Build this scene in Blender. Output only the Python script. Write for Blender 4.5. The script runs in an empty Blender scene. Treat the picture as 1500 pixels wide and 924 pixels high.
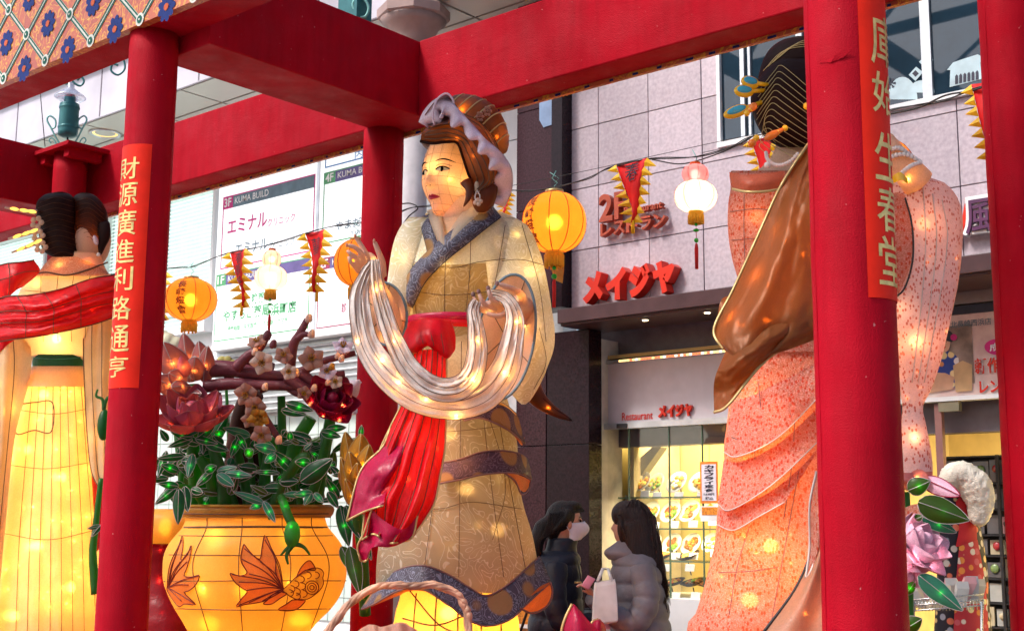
import bpy, math, random
import numpy as np
from mathutils import Vector, Matrix
SC = bpy.context.scene
rnd = random.Random(7)
R_ = math.radians
# ------------------------------------------------------------------ camera
FPX = 1895.0; HEAD = R_(130.8); PITCH = math.atan(314/1895); ROLL = R_(0.49)
F = Vector((math.cos(HEAD), math.sin(HEAD), 0)); RT = Vector((F.y, -F.x, 0)); UP = Vector((0, 0, 1))
CAM = Vector((0, 0, 1.5))
fwd = F*math.cos(PITCH) + UP*math.sin(PITCH)
cup = -F*math.sin(PITCH) + UP*math.cos(PITCH)
cr_ = RT*math.cos(ROLL) + cup*math.sin(ROLL)
cu_ = cup*math.cos(ROLL) - RT*math.sin(ROLL)
cam_d = bpy.data.cameras.new('camera'); cam = bpy.data.objects.new('camera', cam_d)
SC.collection.objects.link(cam)
M3 = Matrix((cr_, cu_, -fwd)).transposed()
cam.matrix_world = Matrix.Translation(CAM) @ M3.to_4x4()
cam_d.sensor_width = 36; cam_d.lens = 36*FPX/1500; cam_d.clip_end = 400; cam_d.clip_start = .05
cam_d.dof.use_dof = True; cam_d.dof.focus_distance = 6.3; cam_d.dof.aperture_fstop = 10
SC.camera = cam
# ------------------------------------------------------------------ world, sun, exposure
W = bpy.data.worlds.new('World'); SC.world = W; W.use_nodes = True
nt = W.node_tree; bg = nt.nodes['Background']
sky = nt.nodes.new('ShaderNodeTexSky'); sky.sky_type = 'NISHITA'; sky.sun_disc = False
SUN_EL, SUN_AZ = R_(48), R_(205)
sky.sun_elevation = SUN_EL; sky.sun_rotation = SUN_AZ; sky.air_density = 1.0; sky.dust_density = 3.0; sky.ozone_density = 1.0
nt.links.new(sky.outputs[0], bg.inputs[0]); bg.inputs[1].default_value = 0.115
sd = bpy.data.lights.new('sun', 'SUN'); sd.energy = 2.0; sd.angle = R_(12); sd.color = (1, .95, .9)
so = bpy.data.objects.new('sun', sd); SC.collection.objects.link(so)
# nishita: rotation measured from +Y clockwise
sdir = Vector((math.sin(SUN_AZ)*math.cos(SUN_EL), math.cos(SUN_AZ)*math.cos(SUN_EL), math.sin(SUN_EL)))
so.rotation_euler = sdir.to_track_quat('Z', 'Y').to_euler()
SC.view_settings.view_transform = 'Standard'; SC.view_settings.look = 'None'
SC.view_settings.exposure = 1.2; SC.view_settings.gamma = 1; SC.view_settings.use_curve_mapping = False
SC.render.engine = 'CYCLES'
cy = SC.cycles
cy.max_bounces = 6; cy.diffuse_bounces = 3; cy.glossy_bounces = 3; cy.transmission_bounces = 5; cy.transparent_max_bounces = 8
cy.caustics_reflective = False; cy.caustics_refractive = False; cy.sample_clamp_indirect = 4
cy.use_denoising = True
cy.use_adaptive_sampling = True; cy.adaptive_threshold = 0.02
# ------------------------------------------------------------------ pixel rays (photo 1500x924) -> points at real distances
def ray(px, py):
    return (cr_*((px-750)/FPX) + cu_*(-(py-462)/FPX) + fwd)
def P(px, py, D):
    d = ray(px, py); return CAM + d*(D/d.dot(F))
def PY(px, py, Y):
    d = ray(px, py); return CAM + d*(Y/d.y)
def PX(px, py, X):
    d = ray(px, py); return CAM + d*(X/d.x)
def PZ(px, py, Z):
    d = ray(px, py); return CAM + d*((Z-CAM.z)/d.z)
# ------------------------------------------------------------------ object helpers
COL = SC.collection
def thing(name, label, cat, loc=(0, 0, 0), group=None, kind=None):
    o = bpy.data.objects.new(name, None); COL.objects.link(o); o.location = loc
    o.empty_display_size = .1
    o['label'] = label; o['category'] = cat
    if group: o['group'] = group
    if kind: o['kind'] = kind
    return o
def tag(o, label, cat, group=None):
    o['label'] = label; o['category'] = cat
    if group: o['group'] = group
    return o
def origin_of(o):
    v = Vector(o.location)
    while o.parent is not None:
        o = o.parent
    return v if o.type != 'EMPTY' else Vector(o.location)
def link(o, parent):
    COL.objects.link(o)
    if parent is not None:
        o.parent = parent
        root = parent
        while root.parent is not None: root = root.parent
        if parent is root and root.type == 'EMPTY':
            o.matrix_parent_inverse = Matrix.Translation(-Vector(root.location))
    return o
def mk(name, V, Fc, mat, parent=None, smooth=True, label=None, thick=0, sub=0, bevel=0):
    me = bpy.data.meshes.new(name)
    me.from_pydata([tuple(v) for v in V], [], Fc)
    if isinstance(mat, (list, tuple)):
        for m in mat: me.materials.append(m)
    elif mat: me.materials.append(mat)
    if smooth: me.polygons.foreach_set('use_smooth', [True]*len(me.polygons))
    me.update()
    o = bpy.data.objects.new(name, me); link(o, parent)
    if label: o['label'] = label
    if sub:
        m = o.modifiers.new('s', 'SUBSURF'); m.levels = sub; m.render_levels = sub
    if thick:
        m = o.modifiers.new('t', 'SOLIDIFY'); m.thickness = thick; m.offset = 0
    if bevel:
        m = o.modifiers.new('b', 'BEVEL'); m.width = bevel; m.segments = 2; m.limit_method = 'ANGLE'
    return o
def struct(o):
    o['kind'] = 'structure'; return o
class G:
    "collects shapes into one mesh"
    def __init__(s): s.V = []; s.F = []
    def add(s, V, Fc):
        n = len(s.V); s.V += [Vector(v) for v in V]; s.F += [tuple(i+n for i in f) for f in Fc]; return s
    def box(s, x0, x1, y0, y1, z0, z1):
        V = [(x, y, z) for x in (x0, x1) for y in (y0, y1) for z in (z0, z1)]
        return s.add(V, [(0, 1, 3, 2), (4, 6, 7, 5), (0, 4, 5, 1), (2, 3, 7, 6), (0, 2, 6, 4), (1, 5, 7, 3)])
    def obox(s, c, ax, ay, az):
        c = Vector(c); ax, ay, az = Vector(ax), Vector(ay), Vector(az)
        V = [c+ax*i+ay*j+az*k for i in (-1, 1) for j in (-1, 1) for k in (-1, 1)]
        return s.add(V, [(0, 1, 3, 2), (4, 6, 7, 5), (0, 4, 5, 1), (2, 3, 7, 6), (0, 2, 6, 4), (1, 5, 7, 3)])
    def tube(s, pts, r, seg=8, flat=1.0, fdir=None):
        pts = [Vector(p) for p in pts]; n = len(pts)
        rs = r if isinstance(r, (list, tuple, np.ndarray)) else [r]*n
        V = []; Fc = []; prev = None
        for i, p in enumerate(pts):
            t = (pts[min(i+1, n-1)]-pts[max(i-1, 0)])
            if t.length < 1e-9: t = Vector((0, 0, 1))
            t.normalize()
            if fdir is not None:
                a = Vector(fdir) - t*t.dot(Vector(fdir))
            elif prev is None:
                a = t.orthogonal()
            else:
                a = prev - t*t.dot(prev)
            if a.length < 1e-6: a = t.orthogonal()
            a.normalize(); prev = a; b = t.cross(a)
            for k in range(seg):
                th = 2*math.pi*k/seg
                V.append(p + a*(math.cos(th)*rs[i]*flat) + b*(math.sin(th)*rs[i]))
        for i in range(n-1):
            for k in range(seg):
                k2 = (k+1) % seg
                Fc.append((i*seg+k, i*seg+k2, (i+1)*seg+k2, (i+1)*seg+k))
        Fc.append(tuple(range(seg-1, -1, -1))); Fc.append(tuple((n-1)*seg+k for k in range(seg)))
        return s.add(V, Fc)
    def ell(s, c, ax, ay, az, nu=16, nv=10):
        c = Vector(c); ax, ay, az = Vector(ax), Vector(ay), Vector(az)
        V = [c-az]; Fc = []
        for j in range(1, nv):
            ph = -math.pi/2+math.pi*j/nv
            for i in range(nu):
                th = 2*math.pi*i/nu
                V.append(c+ax*(math.cos(ph)*math.cos(th))+ay*(math.cos(ph)*math.sin(th))+az*math.sin(ph))
        V.append(c+az); L = len(V)-1
        for i in range(nu):
            Fc.append((0, 1+(i+1) % nu, 1+i)); Fc.append((L, L-nu+i, L-nu+(i+1) % nu))
        for j in range(nv-2):
            for i in range(nu):
                i2 = (i+1) % nu; a = 1+j*nu
                Fc.append((a+i, a+i2, a+nu+i2, a+nu+i))
        return s.add(V, Fc)
    def ball(s, c, r, nu=10, nv=7):
        return s.ell(c, (r, 0, 0), (0, r, 0), (0, 0, r), nu, nv)
    def lathe(s, c, prof, seg=32, ax=None, cap=True):
        "prof: list of (radius, height) about axis ax through c"
        c = Vector(c); az = Vector(ax or (0, 0, 1)).normalized(); a = az.orthogonal().normalized(); b = az.cross(a)
        V = []; Fc = []; n = len(prof)
        for (r, h) in prof:
            for k in range(seg):
                th = 2*math.pi*k/seg
                V.append(c+az*h+a*(r*math.cos(th))+b*(r*math.sin(th)))
        for i in range(n-1):
            for k in range(seg):
                k2 = (k+1) % seg
                Fc.append((i*seg+k, i*seg+k2, (i+1)*seg+k2, (i+1)*seg+k))
        if cap:
            Fc.append(tuple(range(seg-1, -1, -1))); Fc.append(tuple((n-1)*seg+k for k in range(seg)))
        return s.add(V, Fc)
    def build(s, name, mat, parent=None, **k):
        return mk(name, s.V, s.F, mat, parent, **k)
def cr(pts, n):
    "Catmull-Rom through pts, n samples"
    p = np.array([tuple(q) for q in pts], float); k = len(p)
    if k == 2:
        t = np.linspace(0, 1, n)[:, None]; return p[0]*(1-t)+p[1]*t
    pp = np.vstack([2*p[0]-p[1], p, 2*p[-1]-p[-2]])
    t = np.linspace(0, k-1, n); i = np.minimum(t.astype(int), k-2); u = (t-i)[:, None]
    a, b, c, d = pp[i], pp[i+1], pp[i+2], pp[i+3]
    return .5*((2*b)+(-a+c)*u+(2*a-5*b+4*c-d)*u*u+(-a+3*b-3*c+d)*u**3)
from mathutils import noise as mnoise
def crump(u, v, s=6, seed=0.0):
    return mnoise.noise(Vector((u*s, v*s*.7, seed)))+.5*mnoise.noise(Vector((u*s*2.3, v*s*2.1, seed+5)))+.25*mnoise.noise(Vector((u*s*5, v*s*5, seed+9)))
def patch(ctrl, nu=24, nv=24, disp=None):
    "ctrl rows of (px,py,D); returns verts, faces of a smooth sheet"
    rows = [cr(r, nv) for r in ctrl]
    cols = [cr([rows[i][j] for i in range(len(rows))], nu) for j in range(nv)]
    V = []
    for i in range(nu):
        for j in range(nv):
            x, y, d = cols[j][i]
            if disp: d = d+disp(i/(nu-1), j/(nv-1))
            V.append(P(x, y, d))
    Fc = [(i*nv+j, i*nv+j+1, (i+1)*nv+j+1, (i+1)*nv+j) for i in range(nu-1) for j in range(nv-1)]
    return V, Fc
def pix(pts, n=None):
    q = cr(pts, n) if n else pts
    return [P(*p) for p in q]
class Body:
    "a closed form of elliptical sections: rows (py, x_left, x_right, depth/width)"
    def __init__(s, rows, D, ratio=.8, fold=None, Dk=None):
        s.rows = sorted(rows); s.D = D; s.ratio = ratio; s.fold = fold; s.Dk = Dk
        n = max(40, len(rows)*8); a = np.array([[r[0], r[1], r[2]] for r in s.rows], float)
        s.tab = cr(a, n); s.y = s.tab[:, 0]
    def row(s, y):
        return float(np.interp(y, s.y, s.tab[:, 1])), float(np.interp(y, s.y, s.tab[:, 2]))
    def dc(s, y):
        return s.D if s.Dk is None else float(np.interp(y, [k[0] for k in s.Dk], [k[1] for k in s.Dk]))
    def pt(s, th, y):
        a, b = s.row(y); hw = max((b-a)/2, .3); cx = (a+b)/2; D = s.dc(y); rd = hw*D/FPX*s.ratio
        k = 1+(s.fold(th, y) if s.fold else 0)
        return P(cx+hw*math.cos(th)*k, y, D-rd*math.sin(th)*k)
    def depth(s, px, py, off=0.0):
        a, b = s.row(py); hw = max((b-a)/2, .3); cx = (a+b)/2; D = s.dc(py); rd = hw*D/FPX*s.ratio
        q = max(-1, min(1, (px-cx)/hw)); 
        k = 1+(s.fold(math.acos(q), py) if s.fold else 0)
        return D-rd*math.sqrt(max(0, 1-q*q))*k-off
    def on(s, px, py, off=0.0): return P(px, py, s.depth(px, py, off))
    def mesh(s, name, mat, parent, ny=40, seg=56, y0=None, y1=None, cap=True, **k):
        y0 = s.rows[0][0] if y0 is None else y0; y1 = s.rows[-1][0] if y1 is None else y1
        V = []; Fc = []
        for i in range(ny):
            y = y0+(y1-y0)*i/(ny-1)
            for j in range(seg): V.append(s.pt(2*math.pi*j/seg, y))
        for i in range(ny-1):
            for j in range(seg):
                j2 = (j+1) % seg; Fc.append((i*seg+j, i*seg+j2, (i+1)*seg+j2, (i+1)*seg+j))
        if cap: Fc.append(tuple(range(seg))); Fc.append(tuple((ny-1)*seg+j for j in range(seg-1, -1, -1)))
        return mk(name, V, Fc, mat, parent, **k)
    def line(s, pts, n=24, off=.006):
        return [s.on(q[0], q[1], off) for q in cr(pts, n)]
    def sheet(s, ctrl, nu=12, nv=30, off=.01):
        rows = [cr(r, nv) for r in ctrl]; V = []
        cols = [cr([rows[i][j] for i in range(len(rows))], nu) for j in range(nv)]
        for i in range(nu):
            for j in range(nv):
                x, y = cols[j][i][:2]; V.append(s.on(x, y, off))
        return V, [(i*nv+j, i*nv+j+1, (i+1)*nv+j+1, (i+1)*nv+j) for i in range(nu-1) for j in range(nv-1)]
def wires(lines, r, mat, parent, name='wire_frame', seg=5):
    g = G()
    for l in lines: g.tube(l, r, seg)
    return g.build(name, mat, parent)
def remeshed(g, name, mat, parent, vox=.012, smooth=3, label=None):
    me = bpy.data.meshes.new('tmp'); me.from_pydata([tuple(v) for v in g.V], [], g.F)
    t = bpy.data.objects.new('tmp', me); COL.objects.link(t)
    m = t.modifiers.new('r', 'REMESH'); m.mode = 'VOXEL'; m.voxel_size = vox; m.use_smooth_shade = True
    m = t.modifiers.new('s', 'SMOOTH'); m.iterations = smooth; m.factor = .5
    dg = bpy.context.evaluated_depsgraph_get()
    ev = bpy.data.meshes.new_from_object(t.evaluated_get(dg)); ev.name = name
    ev.materials.clear(); ev.materials.append(mat)
    bpy.data.objects.remove(t)
    o = bpy.data.objects.new(name, ev); link(o, parent)
    if label: o['label'] = label
    return o
def bulb(parent, p, w, col=(1, .55, .18), r=.012):
    l = bpy.data.lights.new('bulb', 'POINT'); l.energy = w; l.color = col; l.shadow_soft_size = r
    o = bpy.data.objects.new('bulb', l); link(o, parent)
    if parent is not None:
        root = parent
        while root.parent is not None: root = root.parent
        o.location = p
    else: o.location = p
    return o
_tx = {}
def slice_mesh(V, Fc, n):
    "cut flat polygons along an n x n lattice so that they can follow a curved surface"
    def clip(P_, ax, t, keep_less):
        out = []
        for i in range(len(P_)):
            a, b = P_[i], P_[(i+1) % len(P_)]; ia = (a[ax] <= t) == keep_less; ib = (b[ax] <= t) == keep_less
            if ia: out.append(a)
            if ia != ib: k = (t-a[ax])/(b[ax]-a[ax]); out.append(a+(b-a)*k)
        return out
    polys = [[V[i] for i in f] for f in Fc]
    for ax in (0, 1):
        for k in range(1, n):
            t = k/n+.0013; nxt = []
            for p in polys:
                lo, hi = min(q[ax] for q in p), max(q[ax] for q in p)
                if hi <= t or lo >= t: nxt.append(p)
                else:
                    for kl in (True, False):
                        c = clip(p, ax, t, kl)
                        if len(c) > 2: nxt.append(c)
            polys = nxt
    W_ = []; F_ = []
    for p in polys: F_.append(tuple(range(len(W_), len(W_)+len(p)))); W_ += p
    return W_, F_
def text_mesh(s, bold=0.0, ext=0.0, cuts=0):
    "unit-normalised text mesh: verts in [0,1]^2 (x, y), z = extrusion"
    key = (s, bold, ext, cuts)
    if key in _tx: return _tx[key]
    c = bpy.data.curves.new('t', 'FONT'); c.body = s; c.offset = bold; c.extrude = ext; c.resolution_u = 3
    o = bpy.data.objects.new('t', c); COL.objects.link(o)
    dg = bpy.context.evaluated_depsgraph_get()
    me = bpy.data.meshes.new_from_object(o.evaluated_get(dg))
    V = [v.co.copy() for v in me.vertices]; Fc = [tuple(p.vertices) for p in me.polygons]
    bpy.data.objects.remove(o); bpy.data.meshes.remove(me)
    if V:
        x0 = min(v.x for v in V); x1 = max(v.x for v in V); y0 = min(v.y for v in V); y1 = max(v.y for v in V)
        V = [Vector(((v.x-x0)/max(x1-x0, 1e-6), (v.y-y0)/max(y1-y0, 1e-6), v.z)) for v in V]
    if cuts and V: V, Fc = slice_mesh(V, Fc, cuts)
    _tx[key] = (V, Fc); return V, Fc
def text_map(s, fn, name, mat, parent, bold=0.0, ext=0.0, label=None, cuts=0):
    V, Fc = text_mesh(s, bold, ext, cuts)
    return mk(name, [fn(v.x, v.y, v.z) for v in V], Fc, mat, parent, smooth=False, label=label)
def wall_text(s, px0, px1, ytop, ybot, Y, mat, parent, name='lettering', bold=0.0, ext=0.0, label=None, depth=1.0, slant=0):
    "text lying on the plane y=Y, its left edge at pixel column px0 between rows ytop..ybot"
    n_ = len(s)
    if (ext > 0 or name == 'sign_letters') and n_ > 1 and ord(s[0]) > 255:      # solid letters stand one by one
        for i, ch in enumerate(s):
            a = PY(px0, ytop, Y); b = PY(px0, ybot, Y); X0, X1 = a.x, PY(px1, ytop, Y).x; w_ = (X1-X0)/n_; z0, z1 = b.z, a.z
            text_map(ch, lambda u, v, w: Vector((X0+w_*(i+.05)+w_*.9*u+slant*v, Y-w*depth, z0+(z1-z0)*v)), 'letter', mat, parent, bold, ext)
        return None
    a = PY(px0, ytop, Y); b = PY(px0, ybot, Y); X0, X1 = a.x, PY(px1, ytop, Y).x; z0, z1 = b.z, a.z
    return text_map(s, lambda u, v, w: Vector((X0+(X1-X0)*u+slant*v, Y-w*depth, z0+(z1-z0)*v)), name, mat, parent, bold, ext, label)
# ------------------------------------------------------------------ materials
def newmat(name):
    m = bpy.data.materials.new(name); m.use_nodes = True
    n = m.node_tree; n.nodes.clear(); return m, n
def N(n, t, **k):
    x = n.nodes.new(t)
    for a, v in k.items():
        if hasattr(x, a): setattr(x, a, v)
    return x
def setin(x, **k):
    for a, v in k.items(): x.inputs[a.replace('_', ' ')].default_value = v
def c4(c): return (c[0], c[1], c[2], 1)
def coords(n, scale=1.0):
    tc = N(n, 'ShaderNodeTexCoord'); return tc.outputs['Object']
def ramp(n, src, stops, interp='LINEAR'):
    r = N(n, 'ShaderNodeValToRGB'); r.color_ramp.interpolation = interp
    e = r.color_ramp.elements
    while len(e) < len(stops): e.new(.5)
    for i, (p, c) in enumerate(stops): e[i].position = p; e[i].color = c4(c)
    n.links.new(src, r.inputs[0]); return r.outputs[0]
def noise(n, scale, detail=3, vec=None, dist=0, rough=.5):
    x = N(n, 'ShaderNodeTexNoise'); setin(x, Scale=scale, Detail=detail, Distortion=dist, Roughness=rough)
    n.links.new(vec if vec is not None else coords(n), x.inputs['Vector']); return x.outputs[0]
def mixc(n, fac, a, b, mode='MIX'):
    x = N(n, 'ShaderNodeMix', data_type='RGBA', blend_type=mode)
    if isinstance(fac, (int, float)): x.inputs[0].default_value = fac
    else: n.links.new(fac, x.inputs[0])
    for v, i in ((a, 6), (b, 7)):
        if isinstance(v, tuple): x.inputs[i].default_value = c4(v)
        else: n.links.new(v, x.inputs[i])
    return x.outputs[2]
def bump(n, h, s=.3, d=.01):
    b = N(n, 'ShaderNodeBump'); b.inputs['Strength'].default_value = s; b.inputs['Distance'].default_value = d
    n.links.new(h, b.inputs['Height']); return b.outputs[0]
def plain(name, col, rough=.5, metal=0.0, var=.12, vscale=9, bmp=0.0, bscale=60, spec=.3, coat=0.0, col2=None, emit=None, es=0):
    m, n = newmat(name); b = N(n, 'ShaderNodeBsdfPrincipled'); o = N(n, 'ShaderNodeOutputMaterial')
    f = noise(n, vscale, 4)
    dark = tuple(c*(1-var*1.6) for c in col) if col2 is None else col2
    light = tuple(min(1, c*(1+var)) for c in col)
    cc = ramp(n, f, [(.3, dark), (.7, light)])
    n.links.new(cc, b.inputs['Base Color'])
    setin(b, Roughness=rough, Metallic=metal); b.inputs['Specular IOR Level'].default_value = spec
    b.inputs['Coat Weight'].default_value = coat
    if bmp: n.links.new(bump(n, noise(n, bscale, 4), bmp), b.inputs['Normal'])
    if emit:
        b.inputs['Emission Color'].default_value = c4(emit); b.inputs['Emission Strength'].default_value = es
    n.links.new(b.outputs[0], o.inputs[0]); return m
def shell(name, col, trans=.5, rough=.55, colT=None, pattern=None, gloss=.3, sheen=0, wr=.35, metal=0.0, bs=22, fwd=.14):
    """thin lit-lantern cloth: reflects daylight and lets the bulbs inside shine through"""
    m, n = newmat(name); o = N(n, 'ShaderNodeOutputMaterial')
    b = N(n, 'ShaderNodeBsdfPrincipled'); t = N(n, 'ShaderNodeBsdfTranslucent'); mx = N(n, 'ShaderNodeMixShader')
    v = coords(n)
    base = ramp(n, noise(n, 7, 4, v), [(.3, tuple(c*.84 for c in col)), (.7, tuple(min(1, c*1.08) for c in col))])
    bh = noise(n, bs, 6, v, .6)
    fz_ = noise(n, 170, 3, v); base = mixc(n, .30, base, ramp(n, fz_, [(.35, (.35, .35, .35)), (.65, (1, 1, 1))]), 'MULTIPLY')
    if pattern: base, bh = pattern(n, v, base, bh)
    n.links.new(base, b.inputs['Base Color'])
    if colT:
        tt = mixc(n, .65, base, colT); n.links.new(tt, t.inputs[0])
    else: n.links.new(base, t.inputs[0])
    setin(b, Roughness=rough, Metallic=metal); b.inputs['Specular IOR Level'].default_value = gloss*.6
    nb = bump(n, bh, wr, .012); n.links.new(nb, b.inputs['Normal'])
    rf = N(n, 'ShaderNodeBsdfRefraction'); rf.inputs['IOR'].default_value = 1.35; rf.inputs['Roughness'].default_value = .42
    tm = N(n, 'ShaderNodeMixShader'); tm.inputs[0].default_value = fwd; n.links.new(t.outputs[0], tm.inputs[1]); n.links.new(rf.outputs[0], tm.inputs[2])
    if colT: n.links.new(tt, rf.inputs[0])
    else: n.links.new(base, rf.inputs[0])
    mx.inputs[0].default_value = trans
    n.links.new(b.outputs[0], mx.inputs[1]); n.links.new(tm.outputs[0], mx.inputs[2]); n.links.new(mx.outputs[0], o.inputs[0])
    return m
def pat_brocade(line, scale=9, lw=.05, amount=.8, blotch=None):
    "curling embroidered lines"
    def f(n, v, base, bh):
        x = N(n, 'ShaderNodeTexNoise'); setin(x, Scale=scale*.8, Detail=1.5, Distortion=1.6); n.links.new(v, x.inputs['Vector'])
        w = N(n, 'ShaderNodeMath', operation='MULTIPLY'); w.inputs[1].default_value = 9; n.links.new(x.outputs[0], w.inputs[0])
        fr = N(n, 'ShaderNodeMath', operation='PINGPONG'); fr.inputs[1].default_value = .5; n.links.new(w.outputs[0], fr.inputs[0])
        k = ramp(n, fr.outputs[0], [(0, (1, 1, 1)), (lw*2, (.9, .9, .9)), (lw*4, (0, 0, 0))])
        if blotch:
            bl = ramp(n, noise(n, 3.2, 3, v, .4), [(.42, (0, 0, 0)), (.6, (1, 1, 1))])
            base = mixc(n, bl, base, blotch)
        ms = N(n, 'ShaderNodeMath', operation='MULTIPLY'); ms.inputs[1].default_value = amount; n.links.new(k, ms.inputs[0])
        return mixc(n, ms.outputs[0], base, line), ms.outputs[0]
    return f
def pat_band(line, gold, scale=10):
    "brocade trim: scrolls with round golden medallions"
    def f(n, v, base, bh):
        b2, h = pat_brocade(line, 17, .05, .75)(n, v, base, bh)
        vo = N(n, 'ShaderNodeTexVoronoi'); setin(vo, Scale=scale, Randomness=.35); n.links.new(v, vo.inputs['Vector'])
        k = ramp(n, vo.outputs['Distance'], [(.34, (1, 1, 1)), (.40, (0, 0, 0))])
        return mixc(n, k, b2, gold), h
    return f
def pat_fleck(fl, scale=55, amount=.9, fl2=None):
    "leaf-shaped flecks"
    def f(n, v, base, bh):
        mp = N(n, 'ShaderNodeMapping'); mp.inputs['Scale'].default_value = (1, 1, .62); mp.inputs['Rotation'].default_value = (.3, .5, .2)
        n.links.new(v, mp.inputs['Vector'])
        vo = N(n, 'ShaderNodeTexVoronoi'); setin(vo, Scale=scale, Randomness=1.0); n.links.new(mp.outputs[0], vo.inputs['Vector'])
        k = ramp(n, vo.outputs['Distance'], [(.33, (amount,)*3), (.37, (0, 0, 0))])
        s = ramp(n, noise(n, 200, 2, v), [(.5, (0, 0, 0)), (.62, (.55, .55, .55))])
        base = mixc(n, s, base, (.85, .62, .58))
        g = N(n, 'ShaderNodeSeparateColor'); n.links.new(vo.outputs['Color'], g.inputs[0])
        pick = ramp(n, g.outputs[0], [(.16, (0, 0, 0)), (.20, (1, 1, 1))])
        kk = mixc(n, 1.0, k, pick, 'MULTIPLY')
        return mixc(n, kk, base, fl), bh
    return f
def emis(name, col, s):
    m, n = newmat(name); o = N(n, 'ShaderNodeOutputMaterial'); e = N(n, 'ShaderNodeEmission')
    e.inputs[0].default_value = c4(col); e.inputs[1].default_value = s; n.links.new(e.outputs[0], o.inputs[0]); return m
def glass_mat(name, col=(.9, .95, 1), refl=.12, rough=.02):
    m, n = newmat(name); o = N(n, 'ShaderNodeOutputMaterial'); t = N(n, 'ShaderNodeBsdfTransparent'); g = N(n, 'ShaderNodeBsdfGlossy')
    t.inputs[0].default_value = c4(col); g.inputs['Roughness'].default_value = rough; mx = N(n, 'ShaderNodeMixShader'); mx.inputs[0].default_value = refl
    n.links.new(t.outputs[0], mx.inputs[1]); n.links.new(g.outputs[0], mx.inputs[2]); n.links.new(mx.outputs[0], o.inputs[0]); return m
M = {}
M['red'] = plain('red_cloth', (.46, .0015, .013), .7, var=.10, vscale=3, bmp=.12, bscale=14, spec=.06)
def post_cloth():
    m, n = newmat('red_post_cloth'); b = N(n, 'ShaderNodeBsdfPrincipled'); o = N(n, 'ShaderNodeOutputMaterial'); v = coords(n)
    base = ramp(n, noise(n, 2.2, 5, v), [(.3, (.33, .0006, .0095)), (.7, (.44, .0010, .014))])
    mp = N(n, 'ShaderNodeMapping'); mp.inputs['Scale'].default_value = (1, 1, .12); n.links.new(v, mp.inputs['Vector'])
    st_ = noise(n, 26, 5, mp.outputs[0]); base = mixc(n, .35, base, ramp(n, st_, [(.3, (.55, .5, .5)), (.65, (1, 1, 1))]), 'MULTIPLY')
    sc = ramp(n, noise(n, 55, 2, v), [(.76, (0, 0, 0)), (.79, (.7, .7, .7))]); base = mixc(n, sc, base, (.62, .28, .28))
    n.links.new(base, b.inputs['Base Color']); rr = ramp(n, noise(n, 6, 4, v), [(.3, (.5, .5, .5)), (.7, (.8, .8, .8))]); n.links.new(rr, b.inputs['Roughness'])
    b.inputs['Specular IOR Level'].default_value = .10
    mp2 = N(n, 'ShaderNodeMapping'); mp2.inputs['Scale'].default_value = (.5, .5, 1.6); n.links.new(v, mp2.inputs['Vector'])
    h = mixc(n, .5, noise(n, 7, 5, mp2.outputs[0], .8), noise(n, 240, 2, v)); n.links.new(bump(n, h, .35, .02), b.inputs['Normal'])
    n.links.new(b.outputs[0], o.inputs[0]); return m
M['red'] = post_cloth()
M['red_banner'] = plain('red_banner', (.80, .022, .008), .5, var=.08, bmp=.1, bscale=300, spec=.12)
M['gold'] = plain('gold_print', (.80, .56, .20), .35, metal=.35, var=.25, vscale=25)
M['wire'] = plain('dark_wire', (.11, .06, .035), .6)
M['wire_s'] = plain('silver_wire', (.55, .5, .47), .4, metal=.3)
M['gold_wire'] = plain('gold_cord', (.55, .40, .17), .4, metal=.5)
M['cable'] = plain('black_cable', (.03, .028, .03), .5)
M['pink_tile'] = plain('pink_stone', (.52, .445, .49), .42, var=.09, vscale=34, col2=(.42, .355, .40), bmp=.03)
def vary(m, lo=.9, hi=1.08):
    n = m.node_tree; b = [x for x in n.nodes if x.type == 'BSDF_PRINCIPLED'][0]; src = b.inputs['Base Color'].links[0].from_socket
    oi = N(n, 'ShaderNodeObjectInfo'); k = ramp(n, oi.outputs['Random'], [(0, (lo,)*3), (1, (hi,)*3)]); n.links.new(mixc(n, 1.0, src, k, 'MULTIPLY'), b.inputs['Base Color'])
    mp = N(n, 'ShaderNodeMapping'); mp.inputs['Scale'].default_value = (1, 1, .1); n.links.new(coords(n), mp.inputs['Vector'])
    src = b.inputs['Base Color'].links[0].from_socket; n.links.new(mixc(n, .22, src, ramp(n, noise(n, 5, 5, mp.outputs[0]), [(.3, (.6, .58, .6)), (.6, (1, 1, 1))]), 'MULTIPLY'), b.inputs['Base Color'])
vary(M['pink_tile'], .85, 1.07)
M['joint'] = plain('dark_joint', (.17, .15, .18), .8)
M['granite'] = plain('brown_granite', (.050, .020, .026), .22, var=.3, vscale=60, spec=.12)
M['granite2'] = plain('dark_granite', (.018, .008, .012), .25, spec=.15, var=.3, vscale=60)
vary(M['granite']); vary(M['granite2'])
M['white'] = plain('white_paint', (.72, .73, .74), .45, var=.03)
M['soffit'] = plain('soffit_panel', (.56, .54, .48), .28, var=.03, vscale=3)
M['lilac'] = plain('fascia_paint', (.50, .485, .55), .5, var=.10, vscale=2, col2=(.42, .40, .46))
M['grey_stone'] = plain('grey_column', (.48, .45, .47), .55, var=.08)
M['capital'] = plain('capital_stone', (.36, .25, .23), .5, var=.08)
M['sign_white'] = plain('backlit_sign', (.8, .82, .84), .3, var=.02, emit=(.93, .97, 1), es=.30)
M['alu'] = plain('aluminium', (.55, .57, .60), .3, metal=.6)
M['pgreen'] = plain('printed_green', (.10, .38, .17), .5); M['pmag'] = plain('printed_magenta', (.62, .02, .22), .5)
M['pblue'] = plain('printed_blue', (.03, .22, .55), .5); M['pgrey'] = plain('printed_slate', (.12, .19, .24), .5)
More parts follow.
